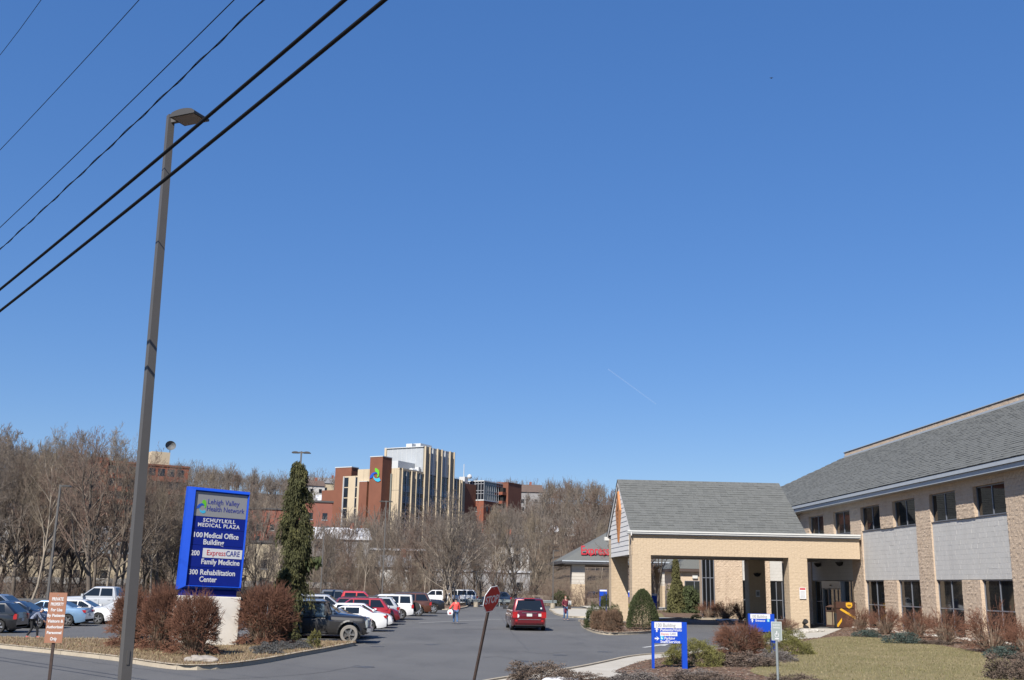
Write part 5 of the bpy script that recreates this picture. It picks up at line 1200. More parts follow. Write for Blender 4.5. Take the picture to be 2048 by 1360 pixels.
def lamp(px, py_top, D, label, heads, w_=.13):
    Hh = top_h(px, py_top, D); p = far_at(px, D, 0.); t = thing('lamp_post', label, 'street lamp', (p.x, p.y, 0), 0.); lamp_mesh_parts(t, Hh, w_, w_*.75, heads)
    MB().tube((0, 0, -.2), (0, 0, .55), .27, n=14).build('footing', CONC, t); return t
lamp(586, 902, 74, 'twin-head lamp post rising behind the tall weeping conifer', [0, pi]); lamp(765, 1001, 104, 'twin-head lamp post behind the parked cars before the hospital', [0, pi])
lamp(98, 968, 70, 'single-head lamp post beyond the cars at far left', [0.]); lamp(642, 1052, 112, 'slim single-head lamp post in the rear parking area', [0.]); lamp(1106, 1100, 118, 'slim lamp post left of the express clinic', [0.]); lamp(953, 1142, 118, 'short slim lamp post behind the stop sign', [pi], .1)
# ------------------------------------------------------------------ overhead cables
WAZ = radians(-38.6); WN = np.array([cos(WAZ), -sin(WAZ), 0]); WD = np.array([sin(WAZ), cos(WAZ), 0])
def cable(x1, y1, x2, y2, p, r, label, sag=.12, twist=False, nm='overhead_cable'):
    def on(x, y): d = ray(x, y); t = (WN*p-CAM+np.array([0, 0, EYE]))@WN/(d@WN); return CAM+d*t
    a, b = on(x1, y1), on(x2, y2); sa, sb = a@WD, b@WD; n = 60; S0, S1 = sb-14, sa+60; V = []
    for i in range(n+1):
        s_ = S0+(S1-S0)*i/n; t = (s_-sb)/(sa-sb); z = b[2]+(a[2]-b[2])*t + (sag*((t-.5)**2-.25) if -.3 < t < 1.6 else sag*((min(1.6, max(-.3, t))-.5)**2-.25)); V.append(WN*p+WD*s_+np.array([0, 0, z]))
    V = np.array(V); P0, P1 = V[:-1], V[1:]
    v, f = tubes_np(P0, P1, [r]*n, [r]*n, 8)
    o = meshobj(nm, npmesh(nm, v, f, BLACKW, smooth=True)); tag(o, label, 'cable')
    if twist:
        w_ = []; m_ = 900
        for i in range(m_+1):
            x = i/m_*n; k = min(n-1, int(x)); q = V[k]*(1-(x-k))+V[k+1]*(x-k); w_.append(q+WN*cos(i*.5)*r*1.8+np.array([0, 0, sin(i*.5)*r*1.8]))
        w_ = np.array(w_); v, f = tubes_np(w_[:-1], w_[1:], [r*.7]*m_, [r*.7]*m_, 4); meshobj('lashing', npmesh('lashing', v, f, BLACKW), o)
    return o
cable(0, 579, 689, 0, 5.0, .022, 'upper thick black cable crossing in front of the lamp post'); cable(0, 622, 769, 0, 5.0, .022, 'lower thick black cable crossing in front of the lamp post')
cable(0, 455, 468, 0, 5.6, .0075, 'thin wire just above the twisted cable at upper left'); cable(0, 499, 526, 0, 5.3, .008, 'twisted thin cable above the two thick ones', twist=True)
cable(0, 300, 278, 0, 6.0, .007, 'thin wire in the upper left, second from the corner'); cable(0, 110, 82, 0, 6.2, .007, 'thin wire cutting the top left corner')
# ------------------------------------------------------------------ small signs
YB = 25.
bs = thing('private_property_sign', 'brown private property sign with white lettering on a post at left', 'sign', (at(106, 1286, YB).x, YB, 0), radians(8))
MB().box(-.19, .19, -.012, .012, 1.03, 2.13).build('sign_board', SIGNBR, bs); MB().box(-.03, .03, .013, .07, -.3, 1.95).build('post', RUST, bs)
for i, (s_, z, sz) in enumerate((('PRIVATE', 1.955, .098), ('PROPERTY', 1.845, .092), ('For Use', 1.72, .095), ('By Patients', 1.60, .085), ('Visitors &', 1.475, .088), ('Authorized', 1.35, .082), ('Personnel', 1.225, .086), ('Only', 1.085, .098))):
    text('lettering', s_, sz, WHITE, bs, (0, -.0125, z), align='CENTER', fit=len(s_)*.033+.012, bold=.003, ext=.0015)
for z in (1.1, 2.07): MB().tube((0, -.02, z), (0, -.012, z), .012, n=8).build('bolt', GALV, bs)
YS = 26.; q0 = at(948, 1368, YS); qc = at(983, 1198, YS)
ss = thing('stop_sign', 'leaning red octagonal stop sign on a rusty post', 'sign', (q0.x, YS+.62, 0))
ax_ = Vector((qc.x-q0.x, -.62, qc.z)).normalized(); e_ = Vector((.58, .81, 0)); e_ = (e_-ax_*e_.dot(ax_)).normalized(); nrm_ = e_.cross(ax_)
Rm = Matrix((e_, -nrm_, ax_)).transposed().to_4x4(); ss.matrix_world = Matrix.Translation((q0.x, YS+.62, 0)) @ Rm
Lc = (qc-Vector((q0.x, YS+.62, 0))).length; R8 = .345
oc = [(R8*cos(pi/8+k*pi/4), Lc+R8*sin(pi/8+k*pi/4)) for k in range(8)]; oc2 = [(x*.93, Lc+(z-Lc)*.93) for x, z in oc]
MB().prismxz(oc, -.012, .002).build('sign_plate', WHITE, ss); MB().prismxz(oc2, -.0145, -.0121).build('red_face', STOPRED, ss)
text('lettering', 'STOP', .265, WHITE, ss, (0, -.0147, Lc-.095), align='CENTER', fit=.53, bold=.006, ext=.0015)
MB().box(-.032, .032, .003, .05, -.4, Lc+.36).build('post', RUST, ss)
for dz in (-.26, .26): MB().tube((0, -.02, Lc+dz), (0, -.013, Lc+dz), .012, n=8).build('bolt', GALV, ss)
def direction_sign(px0, px1, pyb, py_top, py_bot, label, rows, cap, tilt=0.):
    g = gp(px0, pyb, .12); Y = g[1]; a, b = at(px0-2, py_top, Y), at(px1+1, py_top+2, Y); W = b.x-a.x; zt = a.z; zb = at(px0, py_bot, Y).z
    t = thing('direction_sign', label, 'sign', (a.x, Y, 0), radians(tilt))
    MB().box(.07, W-.14, -.03, .03, zb, zt).build('sign_panel', BLUE, t)
    MB().box(.075, W-.145, -.034, -.0305, zt-.185, zt-.012).build('header_strip', WHITE, t)
    text('lettering', cap, .15, SGREY, t, (.12, -.036, zt-.15), fit=.58, bold=.001, ext=.001)
    for x0, w_, up_ in ((0, .07, .0), (W-.14, .15, -.005)): MB().box(x0, x0+w_, -.05, .06, 0, zt+up_).build('post', BLUE, t)
    for kind, s_, x, z in rows:
        if kind == 'up': MB().prismxz([(x-.02, z), (x+.02, z), (x+.02, z+.08), (x+.065, z+.055), (x, z+.135), (x-.065, z+.055), (x-.02, z+.08)], -.034, -.03).build('arrow', WHITE, t)
        elif kind == 'right': MB().prismxz([(x-.065, z+.04), (x-.065, z+.08), (x+.01, z+.08), (x-.01, z+.125), (x+.075, z+.06), (x-.01, z-.005), (x+.01, z+.04)], -.034, -.03).build('arrow', WHITE, t)
        elif kind == 'text': text('lettering', s_, .112, WHITE, t, (x, -.0315, z), fit=len(s_)*.046, bold=.002, ext=.0015)
        elif kind == 'box': MB().box(x, x+.52, -.0335, -.0305, z-.02, z+.10).build('inlay_panel', WHITE, t); text('lettering', 'Express', .095, REDP, t, (x+.03, -.035, z+.01), xs=.78, ext=.001); text('lettering', 'CARE', .095, NAVY, t, (x+.29, -.035, z+.01), xs=.78, ext=.001)
        elif kind == 'access': MB().box(x, x+.1, -.0335, -.0305, z-.005, z+.1).build('access_symbol', LCYAN, t); MB().prismxz([(x+.03, z+.01), (x+.07, z+.01), (x+.075, z+.035), (x+.05, z+.04), (x+.05, z+.085), (x+.035, z+.085), (x+.03, z+.04)], -.0345, -.0336).build('access_figure', WHITE, t)
    return t
g = gp(1306, 1337, .12); zt = at(1304, 1243, g[1]).z
direction_sign(1305, 1371, 1337, 1243, 1286, 'nearer blue and white direction sign listing patients and parking', [('up', '', .15, zt-.30), ('text', 'Patients/Visitors', .255, zt-.272), ('box', '', .255, zt-.395), ('right', '', .15, zt-.55), ('access', '', .255, zt-.515), ('text', 'Parking', .375, zt-.515), ('text', 'Staff/Service', .255, zt-.615)], '100 Building')
g = gp(1500, 1306, .12); zt = at(1497, 1227, g[1]).z
direction_sign(1498, 1546, 1306, 1227, 1263, 'farther blue and white direction sign with entrance arrow', [('up', '', .15, zt-.32), ('text', 'Entrance', .27, zt-.29), ('access', '', .72, zt-.29)], '100 Building')
YG = 27.2; pg = at(1553, 1262, YG)
gs = thing('accessible_parking_sign', 'small sage green reserved accessible parking sign on a round post', 'sign', (pg.x, YG, .1))
MB().tube((0, .03, -.3), (0, .03, pg.z+.2), .033, n=10).build('post', GALV, gs)
MB().box(-.135, .135, -.012, -.002, pg.z-.1-.23, pg.z-.1+.23).build('sign_plate', mat('pale_border', (.62, .66, .64), .5), gs); MB().box(-.122, .122, -.0145, -.0121, pg.z-.1-.217, pg.z-.1+.217).build('sign_face', SAGE, gs)
text('lettering', 'RESERVED', .058, WHITE, gs, (0, -.0148, pg.z+.03), align='CENTER', xs=.75, ext=.001); text('lettering', 'PARKING', .058, WHITE, gs, (0, -.0148, pg.z-.04), align='CENTER', xs=.75, ext=.001)
wh = MB(); wh.lathe([(.042, -.004), (.055, -.004), (.055, 0), (.042, 0)], 16, axis='y', org=(0, -.0148, pg.z-.2)); wh.box(-.012, .012, -.019, -.0148, pg.z-.19, pg.z-.10); wh.box(-.01, .05, -.0188, -.0148, pg.z-.165, pg.z-.15); wh.build('wheelchair_symbol', WHITE, gs)
MB().box(-.05, .05, -.019, -.0148, pg.z-.305, pg.z-.275).build('arrow_bar', WHITE, gs)
# plain blue signs seen beyond the canopy
for px0, px1, py0, py1, Y, l in ((1199, 1214, 1179, 1192, 100, 'small blue sign panel behind the rear left canopy column'), (1254, 1263, 1181, 1194, 96, 'small blue and white sign between the left canopy columns'), (1300, 1314, 1187, 1206, 82, 'small blue sign panel behind the cone-shaped yew')):
    a, b = at(px0, py0, Y), at(px1, py1, Y); t = thing('blue_sign', l, 'sign', (a.x, Y, 0)); W = b.x-a.x
    MB().box(0, W, -.03, .03, b.z, a.z).build('sign_panel', BLUE, t); MB().box(.02, W-.02, -.034, -.0305, a.z-.16, a.z-.02).build('header_strip', WHITE, t)
    for x in (.02, W-.1): MB().box(x, x+.08, .031, .1, 0, a.z-.02).build('post', BLUE, t)
# litter bin and parcel drop box at the door
pb_ = gp(1673, 1254, .1)
lb_ = thing('litter_bin', 'square tan panelled litter bin with brown frame by the entrance', 'litter bin', (pb_[0], pb_[1]+.3, .1), radians(12))
BRN = mat('bin_brown', (.10, .055, .04), .6); BTAN = mat('bin_tan', (.42, .33, .22), .9, var=.15, vscale=20, bump=.4, bscale=80)
MB().box(-.4, .4, -.4, .4, 0, .12).build('base', BRN, lb_)
for a in range(4): T_ = Matrix.Rotation(a*pi/2, 4, 'Z'); MB().boxt(T_, -.34, .34, -.38, -.34, .13, .98).build('side_panel', BTAN, lb_); MB().boxt(T_, -.40, -.345, -.40, -.345, .12, 1.28).build('corner_post', BRN, lb_)
MB().box(-.4, .4, -.4, .4, .985, 1.06).build('rim', BRN, lb_); MB().add([(-.42, -.42, 1.28), (.42, -.42, 1.28), (.42, .42, 1.28), (-.42, .42, 1.28), (-.2, -.2, 1.42), (.2, -.2, 1.42), (.2, .2, 1.42), (-.2, .2, 1.42)], [(0, 3, 2, 1), (4, 5, 6, 7), (0, 1, 5, 4), (1, 2, 6, 5), (2, 3, 7, 6), (3, 0, 4, 7)]).build('lid', BRN, lb_)
MB().box(-.3, .3, -.3, .3, .3, 1.2).build('liner', DARK, lb_)
pu = gp(1700, 1256, .1)
UB = mat('parcel_brown', (.075, .028, .014), .45, coat=.3); UY = mat('parcel_gold', (.75, .40, .02), .4)
ub = thing('parcel_drop_box', 'dark brown parcel drop box with gold shield and slanted gold band', 'drop box', (pu[0]-.15, pu[1]+.2, .1), radians(-8))
MB().prismxz([(-.6, 0), (.6, 0), (.6, 1.62), (-.6, 1.62)], 0, .8).build('cabinet', UB, ub)
MB().box(-.62, .62, -.05, .1, 1.25, 1.66).build('hood', UB, ub)
MB().prismxz([(-.38, 1.14), (-.30, 1.25), (.6, .72), (.6, .55)], -.02, -.004).build('gold_band', UY, ub)
MB().prismxz([(-.6, .2), (-.28, .62), (-.28, .42), (-.52, .06), (-.6, .06)], -.02, -.004).build('gold_corner', UY, ub)
shd = MB().prismxz([(.02, 1.6), (.22, 1.63), (.42, 1.6), (.43, 1.42), (.36, 1.3), (.22, 1.23), (.08, 1.3), (.01, 1.42)], -.066, -.051).build('shield', UY, ub)
text('lettering', 'ups', .18, UB, ub, (.22, -.068, 1.39), align='CENTER', ext=.002, bold=.006)
MB().box(-.57, .57, -.004, -.0005, .06, 1.24).build('door', UB, ub); MB().box(-.7, -.605, -.02, .4, 0, .9).build('supply_holder', BLACKP, ub)
# contrail and a distant bird
c0, c1 = at(1216, 738, 5200), at(1312, 808, 5200)
CT = bpy.data.materials.new('contrail'); CT.use_nodes = True; b_ = CT.node_tree.nodes['Principled BSDF']; b_.inputs['Base Color'].default_value = (.8, .8, .8, 1); b_.inputs['Alpha'].default_value = .035; b_.inputs['Roughness'].default_value = 1.
o = MB().tube(c0, c1, 3.2, 2.2, 8, mi=0).build('contrail', CT); stuff(o); o['label'] = 'thin white contrail in the blue sky'; o['category'] = 'contrail'
bp_ = at(1543, 156, 60); bd = thing('bird', 'tiny dark bird high in the sky at upper right', 'bird', bp_)
bb = MB(); bb.lathe([(0, -.1), (.03, -.04), (.028, .05), (0, .12)], 8, axis='y'); bb.build('body', BLACKP, bd)
for s_ in (-1, 1): MB().add([(0, -.03, 0), (0, .05, 0), (s_*.11, .03, .02), (s_*.10, -.01, .02), (0, -.03, .008), (0, .05, .008), (s_*.11, .03, .026), (s_*.10, -.01, .026)], [(0, 1, 2, 3), (7, 6, 5, 4), (0, 3, 7, 4), (1, 0, 4, 5), (2, 1, 5, 6), (3, 2, 6, 7)]).build('wing', BLACKP, bd)
print('signs', len(bpy.data.objects))
# ------------------------------------------------------------------ vehicles (local frame: x forward, y left, z up)
def interp(x, pts): return float(np.interp(x, [p[0] for p in pts], [p[1] for p in pts]))
WHEELS = {}
def wheel_meshes(r, w_, kind):
    k = (round(r, 2), kind)
    if k in WHEELS: return WHEELS[k]
    t = MB(); t.lathe([(r*.66, -w_/2), (r*.93, -w_/2), (r, -w_*.33), (r, w_*.33), (r*.93, w_/2), (r*.66, w_/2)], 24, axis='y'); t.lathe([(r*.66, w_/2-.02), (r*.66, -w_/2+.02)], 24, axis='y')
    rm = MB(); rm.lathe([(r*.67, -w_/2+.004), (r*.62, -w_/2+.03), (r*.60, -w_/2+.05)], 24, axis='y'); rm.lathe([(0, -w_/2+.015), (r*.14, -w_/2+.015), (r*.17, -w_/2+.04)], 12, axis='y')
    ns = {'five': 5, 'six': 6, 'truck': 5}[kind]
    for i in range(ns):
        T_ = Matrix.Rotation(2*pi*i/ns, 4, 'Y'); rm.boxt(T_, -r*.10, r*.10, -w_/2+.012, -w_/2+.05, r*.12, r*.63)
    ds = MB(); ds.lathe([(0, -w_/2+.07), (r*.64, -w_/2+.07)], 20, axis='y')
    tm = t.mesh('wheel', TYREG if kind == 'truck' else TYRE, smooth=40); rmm = rm.mesh('rim', CHROME if kind == 'truck' else RIM, smooth=35); dm_ = ds.mesh('brake', RIMD)
    WHEELS[k] = (tm, rmm, dm_); return WHEELS[k]
KINDS = dict(
 sedan=dict(L=4.75, W=1.82, H=1.45, top=[(-2.37, .74), (-2.30, .98), (-2.1, 1.03), (-1.45, 1.06), (.9, .99), (1.1, 1.0), (1.9, .86), (2.25, .72), (2.37, .52)], cab=(-1.75, -.85, .35, 1.15), belt=.97, r=.33, ax=(-1.40, 1.42), zb=.20, wins=((-.75, .05), (.10, 1.0)), roofrack=False, back='sedan'),
 hatch=dict(L=4.2, W=1.78, H=1.5, top=[(-2.1, .72), (-2.05, 1.0), (.85, .98), (1.1, 1.0), (1.75, .86), (2.02, .7), (2.1, .5)], cab=(-2.05, -1.5, .3, 1.12), belt=.98, r=.32, ax=(-1.28, 1.28), zb=.2, wins=((-1.5, -.75), (-.68, .1), (.15, .98)), roofrack=False, back='hatch'),
 suv=dict(L=4.65, W=1.87, H=1.70, top=[(-2.3, .8), (-2.26, 1.08), (.8, 1.06), (1.0, 1.10), (1.85, 1.0), (2.2, .86), (2.32, .55)], cab=(-2.24, -1.75, .25, 1.05), belt=1.07, r=.37, ax=(-1.38, 1.40), zb=.27, wins=((-1.95, -1.05), (-.95, .0), (.06, .95)), roofrack=True, back='hatch'),
 bigsuv=dict(L=5.2, W=2.0, H=1.88, top=[(-2.6, .9), (-2.56, 1.2), (1.0, 1.18), (1.2, 1.22), (2.2, 1.14), (2.52, 1.0), (2.6, .6)], cab=(-2.54, -2.15, .4, 1.2), belt=1.19, r=.40, ax=(-1.55, 1.58), zb=.32, wins=((-2.35, -1.3), (-1.2, -.15), (-.08, 1.1)), roofrack=True, back='hatch'),
 boxy=dict(L=4.45, W=1.86, H=1.82, top=[(-2.2, .9), (-2.17, 1.16), (.85, 1.13), (1.0, 1.16), (1.95, 1.10), (2.18, 1.0), (2.22, .6)], cab=(-2.17, -2.07, .45, .95), belt=1.14, r=.37, ax=(-1.3, 1.35), zb=.32, wins=((-2.0, -1.2), (-1.1, -.2), (-.13, .85)), roofrack=True, back='hatch'),
 van=dict(L=5.15, W=2.0, H=1.75, top=[(-2.57, .78), (-2.54, 1.05), (1.2, 1.02), (1.45, 1.04), (2.15, .92), (2.5, .75), (2.57, .5)], cab=(-2.52, -2.22, .65, 1.75), belt=1.04, r=.34, ax=(-1.55, 1.52), zb=.22, wins=((-2.35, -1.35), (-1.25, -.15), (-.08, 1.35)), roofrack=True, back='van'),
 pickup=dict(L=5.75, W=2.0, H=1.88, top=[(-2.87, .95), (-2.86, 1.30), (-.95, 1.30), (-.94, 1.22), (1.2, 1.2), (1.4, 1.24), (2.5, 1.18), (2.8, 1.05), (2.88, .6)], cab=(-.98, -.75, .65, 1.4), belt=1.22, r=.41, ax=(-1.8, 1.85), zb=.36, wins=((-.68, .1), (.18, 1.2)), roofrack=False, back='pickup'),
)
def car(kind, label, col, loc, rz, cat='car', name='parked_car', group='cars in the car park', metal=.0, rack=None, wheel='five', shade=CGLASS, plate=True, extra=None, sc=1.):
    K = KINDS[kind]; L, W, H = K['L'], K['W'], K['H']; hl, hw = L/2, W/2; r = K['r']; zb = K['zb']; pt = paint(col if isinstance(col, str) else '%d_%d_%d' % tuple(int(c*255) for c in col), PCOL[col] if isinstance(col, str) else col, metal)
    t = thing(name, label, cat, (*loc, .0), rz, group); t.scale = (sc,)*3
    ra = r*1.17
    st = set(np.round(np.linspace(-hl, hl, 27), 3).tolist()+[p[0] for p in K['top'] if abs(p[0]) <= hl])
    for a in K['ax']: st |= set(np.round(a+np.linspace(-ra, ra, 15), 3).tolist())
    st = sorted(x for x in st if -hl <= x <= hl); rings = []
    for x in st:
        zt = interp(x, K['top']); e = max(0, (abs(x)-(hl-.7))/.7); w_ = hw*(1-.13*e**2.2); zlo = zb+.10*e**3
        P = [(0, zt+.018), (w_*.62, zt+.010), (w_*.86, zt-.02), (w_*.955, zt-.075), (w_*1.0, zt-.24*min(1, zt)), (w_*.99, (zt+zlo)/2-.06), (w_*.975, zlo+.12), (w_*.93, zlo)]
        for a in K['ax']:
            dx = abs(x-a)
            if dx < ra:
                zc = r+sqrt(max(0, ra*ra-dx*dx)); P = [(y, max(z, min(zc, zt-.10))) if y > w_*.6 and i >= 3 else (y, z) for i, (y, z) in enumerate(P)]
        rings.append([(x, y, z) for y, z in P[::-1]]+[(x, -y, z) for y, z in P[1:]])
    n = len(rings[0]); mb = MB(); vs = [v for rg in rings for v in rg]; fs = []
    for i in range(len(rings)-1):
        for j in range(n-1): a = i*n+j; fs.append((a, a+1, a+n+1, a+n))
    fs.append(tuple(range(n))); fs.append(tuple(range((len(rings)-1)*n+n-1, (len(rings)-1)*n-1, -1)))
    fs = [f[::-1] for f in fs]
    mb.add(vs, fs); mb.build('body', pt, t, smooth=38)
    MB().box(-hl+.25, hl-.25, -hw*.74, hw*.74, zb-.04, .62).build('underbody', BLACKP, t)
    # cabin
    xb1, xr1, xr0, xb0 = K['cab']; bz = K['belt']; wb, wr = hw*.945, hw*.77
    def ring(x0, x1, w_, z): 
        c = .10; return [(x0, -w_+c, z), (x0+c*.8, -w_, z), (x1-c*.8, -w_, z), (x1, -w_+c, z), (x1, w_-c, z), (x1-c*.8, w_, z), (x0+c*.8, w_, z), (x0, w_-c, z)]
    zr = H-.055
    R_ = [ring(xb1, xb0, wb, bz-.10), ring(xb1, xb0, wb, bz), ring(xr1, xr0, wr, zr), ring(xr1+.10, xr0-.12, wr-.10, H-.008), ring(xr1+.35, xr0-.4, wr-.35, H)]
    cb_ = MB(); cb_.add([v for q in R_ for v in q], [(i*8+j, i*8+(j+1) % 8, (i+1)*8+(j+1) % 8, (i+1)*8+j) for i in range(4) for j in range(8)]+[tuple(range(32, 40))]); cb_.build('cabin', pt, t, smooth=38)
    lerp = lambda a, b, q: a+(b-a)*q
    def sidewin(xa, xc, s_):
        q0, q1 = .10, .90; P = []
        for q in (q0, q1):
            lo, hi = lerp(xb1, xr1, q)+.16, lerp(xb0, xr0, q)-.13; a, c = max(xa, lo), min(xc, hi)
            if c-a < .08: m_ = (a+c)/2; a, c = m_-.04, m_+.04
            P.append((a, c, lerp(bz, zr, q), lerp(wb, wr, q)+.008))
        v = [(P[0][0], s_*P[0][3], P[0][2]), (P[0][1], s_*P[0][3], P[0][2]), (P[1][1], s_*P[1][3], P[1][2]), (P[1][0], s_*P[1][3], P[1][2])]
        v += [(x, y-s_*.02, z) for x, y, z in v]
        f = [(0, 1, 2, 3), (0, 4, 5, 1), (1, 5, 6, 2), (2, 6, 7, 3), (3, 7, 4, 0)]
        return MB().add(v, f if s_ < 0 else [g[::-1] for g in f]).build('side_window', shade, t)
    for xa, xc in K['wins']:
        for s_ in (-1, 1): sidewin(xa, xc, s_)
    def endwin(nm, xb, xr, sg):
        q0, q1 = .07, .93; v = []
        for q in (q0, q1): w_ = lerp(wb, wr, q)-.15; x = lerp(xb, xr, q)+sg*.010; z = lerp(bz, zr, q); v += [(x, -w_, z), (x, w_, z)]
        v = [v[0], v[1], v[3], v[2]]; v += [(x-sg*.02, y, z) for x, y, z in v]; f = [(0, 1, 2, 3), (0, 4, 5, 1), (1, 5, 6, 2), (2, 6, 7, 3), (3, 7, 4, 0)]
        return MB().add(v, f if sg > 0 else [g[::-1] for g in f]).build(nm, shade, t)
    endwin('windshield', xb0, xr0, 1); endwin('rear_window', xb1, xr1, -1)
    # wheels
    ms_ = wheel_meshes(r, .22 if kind != 'pickup' else .26, wheel)
    for a in K['ax']:
        for s_ in (-1, 1):
            o = meshobj('wheel', ms_[0], t, (a, s_*(hw-.125), r)); o.rotation_euler = (0, random.Random(label+str(a)).uniform(0, 1), 0 if s_ < 0 else pi)
            meshobj('rim', ms_[1], o); meshobj('brake', ms_[2], o)
    # lamps, bumpers, grille, plate, mirrors, seams
    zf, zk = interp(hl-.18, K['top']), interp(-hl+.12, K['top'])
    for s_ in (-1, 1):
        hb = MB(); y0 = s_*hw*.80; hb.add([(hl-.05, y0-s_*.36, zf-.20), (hl-.20, y0+s_*.09, zf-.16), (hl-.62, y0+s_*.19, zf-.10), (hl-.45, y0+s_*.145, zf-.02), (hl-.12, y0-s_*.36, zf-.07), (hl-.3, y0-s_*.3, zf-.2)], [(0, 1, 3, 4), (1, 2, 3), (0, 5, 1), (1, 5, 2), (4, 3, 5), (3, 2, 5), (0, 4, 5)])
        hb.build('headlight', LAMPW, t)
        if K['back'] in ('sedan',): MB().box(-hl-.006, -hl+.34, s_*(hw*.56), s_*(hw*.905), zk-.22, zk-.07).build('taillight', LAMPR, t)
        elif K['back'] == 'pickup': MB().box(-hl-.008, -hl+.16, s_*(hw*.80), s_*(hw*.885), zk-.44, zk-.06).build('taillight', LAMPR, t)
        elif K['back'] == 'van': MB().box(-hl-.012, -hl+.20, s_*(hw*.66), s_*(hw*.935), bz-.34, bz-.03).build('taillight', LAMPR, t)
        else: MB().box(-hl-.01, -hl+.16, s_*(hw*.68), s_*(hw*.93), bz-.30, bz-.04).build('taillight', LAMPR, t)
        mx = lerp(xb0, xr0, .15)-.12; mb_ = MB(); mb_.boxt(Matrix.Translation((mx, s_*(hw+.09), bz+.10)), -.06, .08, -.10, .10, -.07, .08); mb_.box(mx-.02, mx+.04, s_*(hw*.93), s_*(hw+.02), bz+.03, bz+.07)
        mb_.build('mirror', BLACKP if kind in ('van',) else pt, t)
        for xa, xc in K['wins'][-2:]:
            MB().box(xa-.045, xa-.03, s_*(hw*.985), s_*(hw*1.001), zb+.25, bz-.16).build('door_seam', BLACKP, t)
            MB().box(xa+.10, xa+.26, s_*(hw*.99), s_*(hw*1.018), bz-.20, bz-.165).build('door_handle', pt, t)
    MB().box(hl-.10, hl-.008, -hw*.46, hw*.46, zf-.36, zf-.14).build('grille', BLACKP, t); MB().box(hl-.16, hl-.004, -hw*.72, hw*.72, zb+.10, zb+.24).build('front_bumper', BLACKP, t)
    MB().box(-hl+.0, -hl+.14, -hw*.80, hw*.80, zb+.06, zb+.20).build('rear_bumper', BLACKP, t)
    if plate: MB().box(-hl-.014, -hl+.02, -.15, .15, zk-.42 if K['back'] != 'van' else bz-.26, zk-.27 if K['back'] != 'van' else bz-.11).build('licence_plate', PLATE, t)
    if K['roofrack'] if rack is None else rack:
        for s_ in (-1, 1):
            rb = MB(); rb.tube((xr1+.25, s_*(wr-.13), H+.045), (xr0-.35, s_*(wr-.13), H+.045), .016, n=6)
            for x in (xr1+.3, (xr1+xr0)/2, xr0-.4): rb.box(x-.03, x+.03, s_*(wr-.15), s_*(wr-.11), H-.03, H+.045)
            rb.build('roof_rail', BLACKP, t)
    if kind == 'pickup':
        MB().box(-hl+.12, -1.05, -hw*.80, hw*.80, 1.285, 1.323).build('bed_dark_slab', BLACKP, t)  # dark slab painted in for the shaded hollow of the open bed
    if extra: extra(t, K, pt)
    return t
PCOL = dict(black=(.012, .012, .014), white=(.95, .95, .95), silver=(.50, .52, .55), red=(.42, .012, .018), maroon=(.16, .008, .014), darkred=(.17, .006, .012), brown=(.14, .052, .026), navy=(.015, .03, .07), blue=(.26, .42, .62), grey=(.10, .105, .115), bluegrey=(.16, .21, .29), brightred=(.62, .02, .015))
def park(kind, col, px_end, py_side, facing, label, dz=0., Y=None, X=None, ry=0., end=None, **k):
    """car standing across the view; px_end,py_side = lower near corner at its right hand end"""
    K = KINDS[kind]; s_ = k.get('sc', 1.)
    s_ = k.setdefault('sc', .88 if kind in ('sedan', 'hatch') else .92)
    x, y = gp(px_end, py_side) if X is None else (X, Y)
    cx, cy = x-K['L']/2*s_, y+K['W']/2*s_
    return car(kind, label, col, (cx, cy), (0 if facing == 'right' else pi)+ry, **k)
ROW = 'cars in the centre parking row'; ROW2 = 'cars in the second parking row'; REAR = 'cars along the rear edge of the car park'; LEFT = 'cars in the left car park'
park('sedan', 'grey', 737, 1276, 'left', 'dark grey sedan with red tail lamp right behind the old black truck', group=ROW)
park('sedan', 'white', 772, 1264, 'left', 'white sedan with red tail lamp, nearest white car in the row', group=ROW)
park('hatch', 'white', 784, 1257, 'right', 'white hatchback nose just beyond the nearest white sedan', group=ROW)
park('suv', 'red', 779, 1252, 'left', 'red sport utility car with tail toward the drive', group=ROW)
park('suv', 'maroon', 799, 1250, 'right', 'maroon sport utility car with nose toward the drive', group=ROW)
park('suv', 'silver', 797, 1245.5, 'left', 'silver sport utility car hidden between maroon car and boxy white one', group=ROW)
def spare(t, K, pt):
    MB().lathe([(0, -.11), (.30, -.11), (.35, -.07), (.35, .07), (0, .10)], 20, axis='y').build('spare_wheel', TYRE, t).location = (-K['L']/2-.12, .12, .92)
    t.children[-1].rotation_euler = (0, 0, pi/2)
    MB().lathe([(.0, -.02), (.27, -.02), (.29, .0)], 18, axis='y').build('spare_cover', pt, t).location = (-K['L']/2-.235, .12, .92); t.children[-1].rotation_euler = (0, 0, -pi/2)
park('boxy', 'white', 826, 1240, 'left', 'boxy white four-wheel-drive with spare wheel on its tail', group=ROW, extra=spare, plate=False)
park('bigsuv', 'brown', 862, 1233, 'left', 'big copper brown sport utility vehicle with roof rails', group=ROW, wheel='six', metal=.3)
park('pickup', 'black', 889, 1227.5, 'right', 'black pickup truck nosing out at the far end of the row', cat='pickup truck', name='pickup_truck', group=ROW, wheel='six')
park('pickup', 'white', 920, 1212.5, 'left', 'white crew cab pickup behind the spreading lot tree', cat='pickup truck', name='pickup_truck', group=REAR)
park('bigsuv', 'white', 955, 1211.5, 'left', 'white sport utility vehicle by the guard rail', group=REAR, wheel='six', sc=.95)
park('suv', 'navy', 1023, 1211, 'left', 'dark navy sport utility car behind the stop sign', group=REAR)
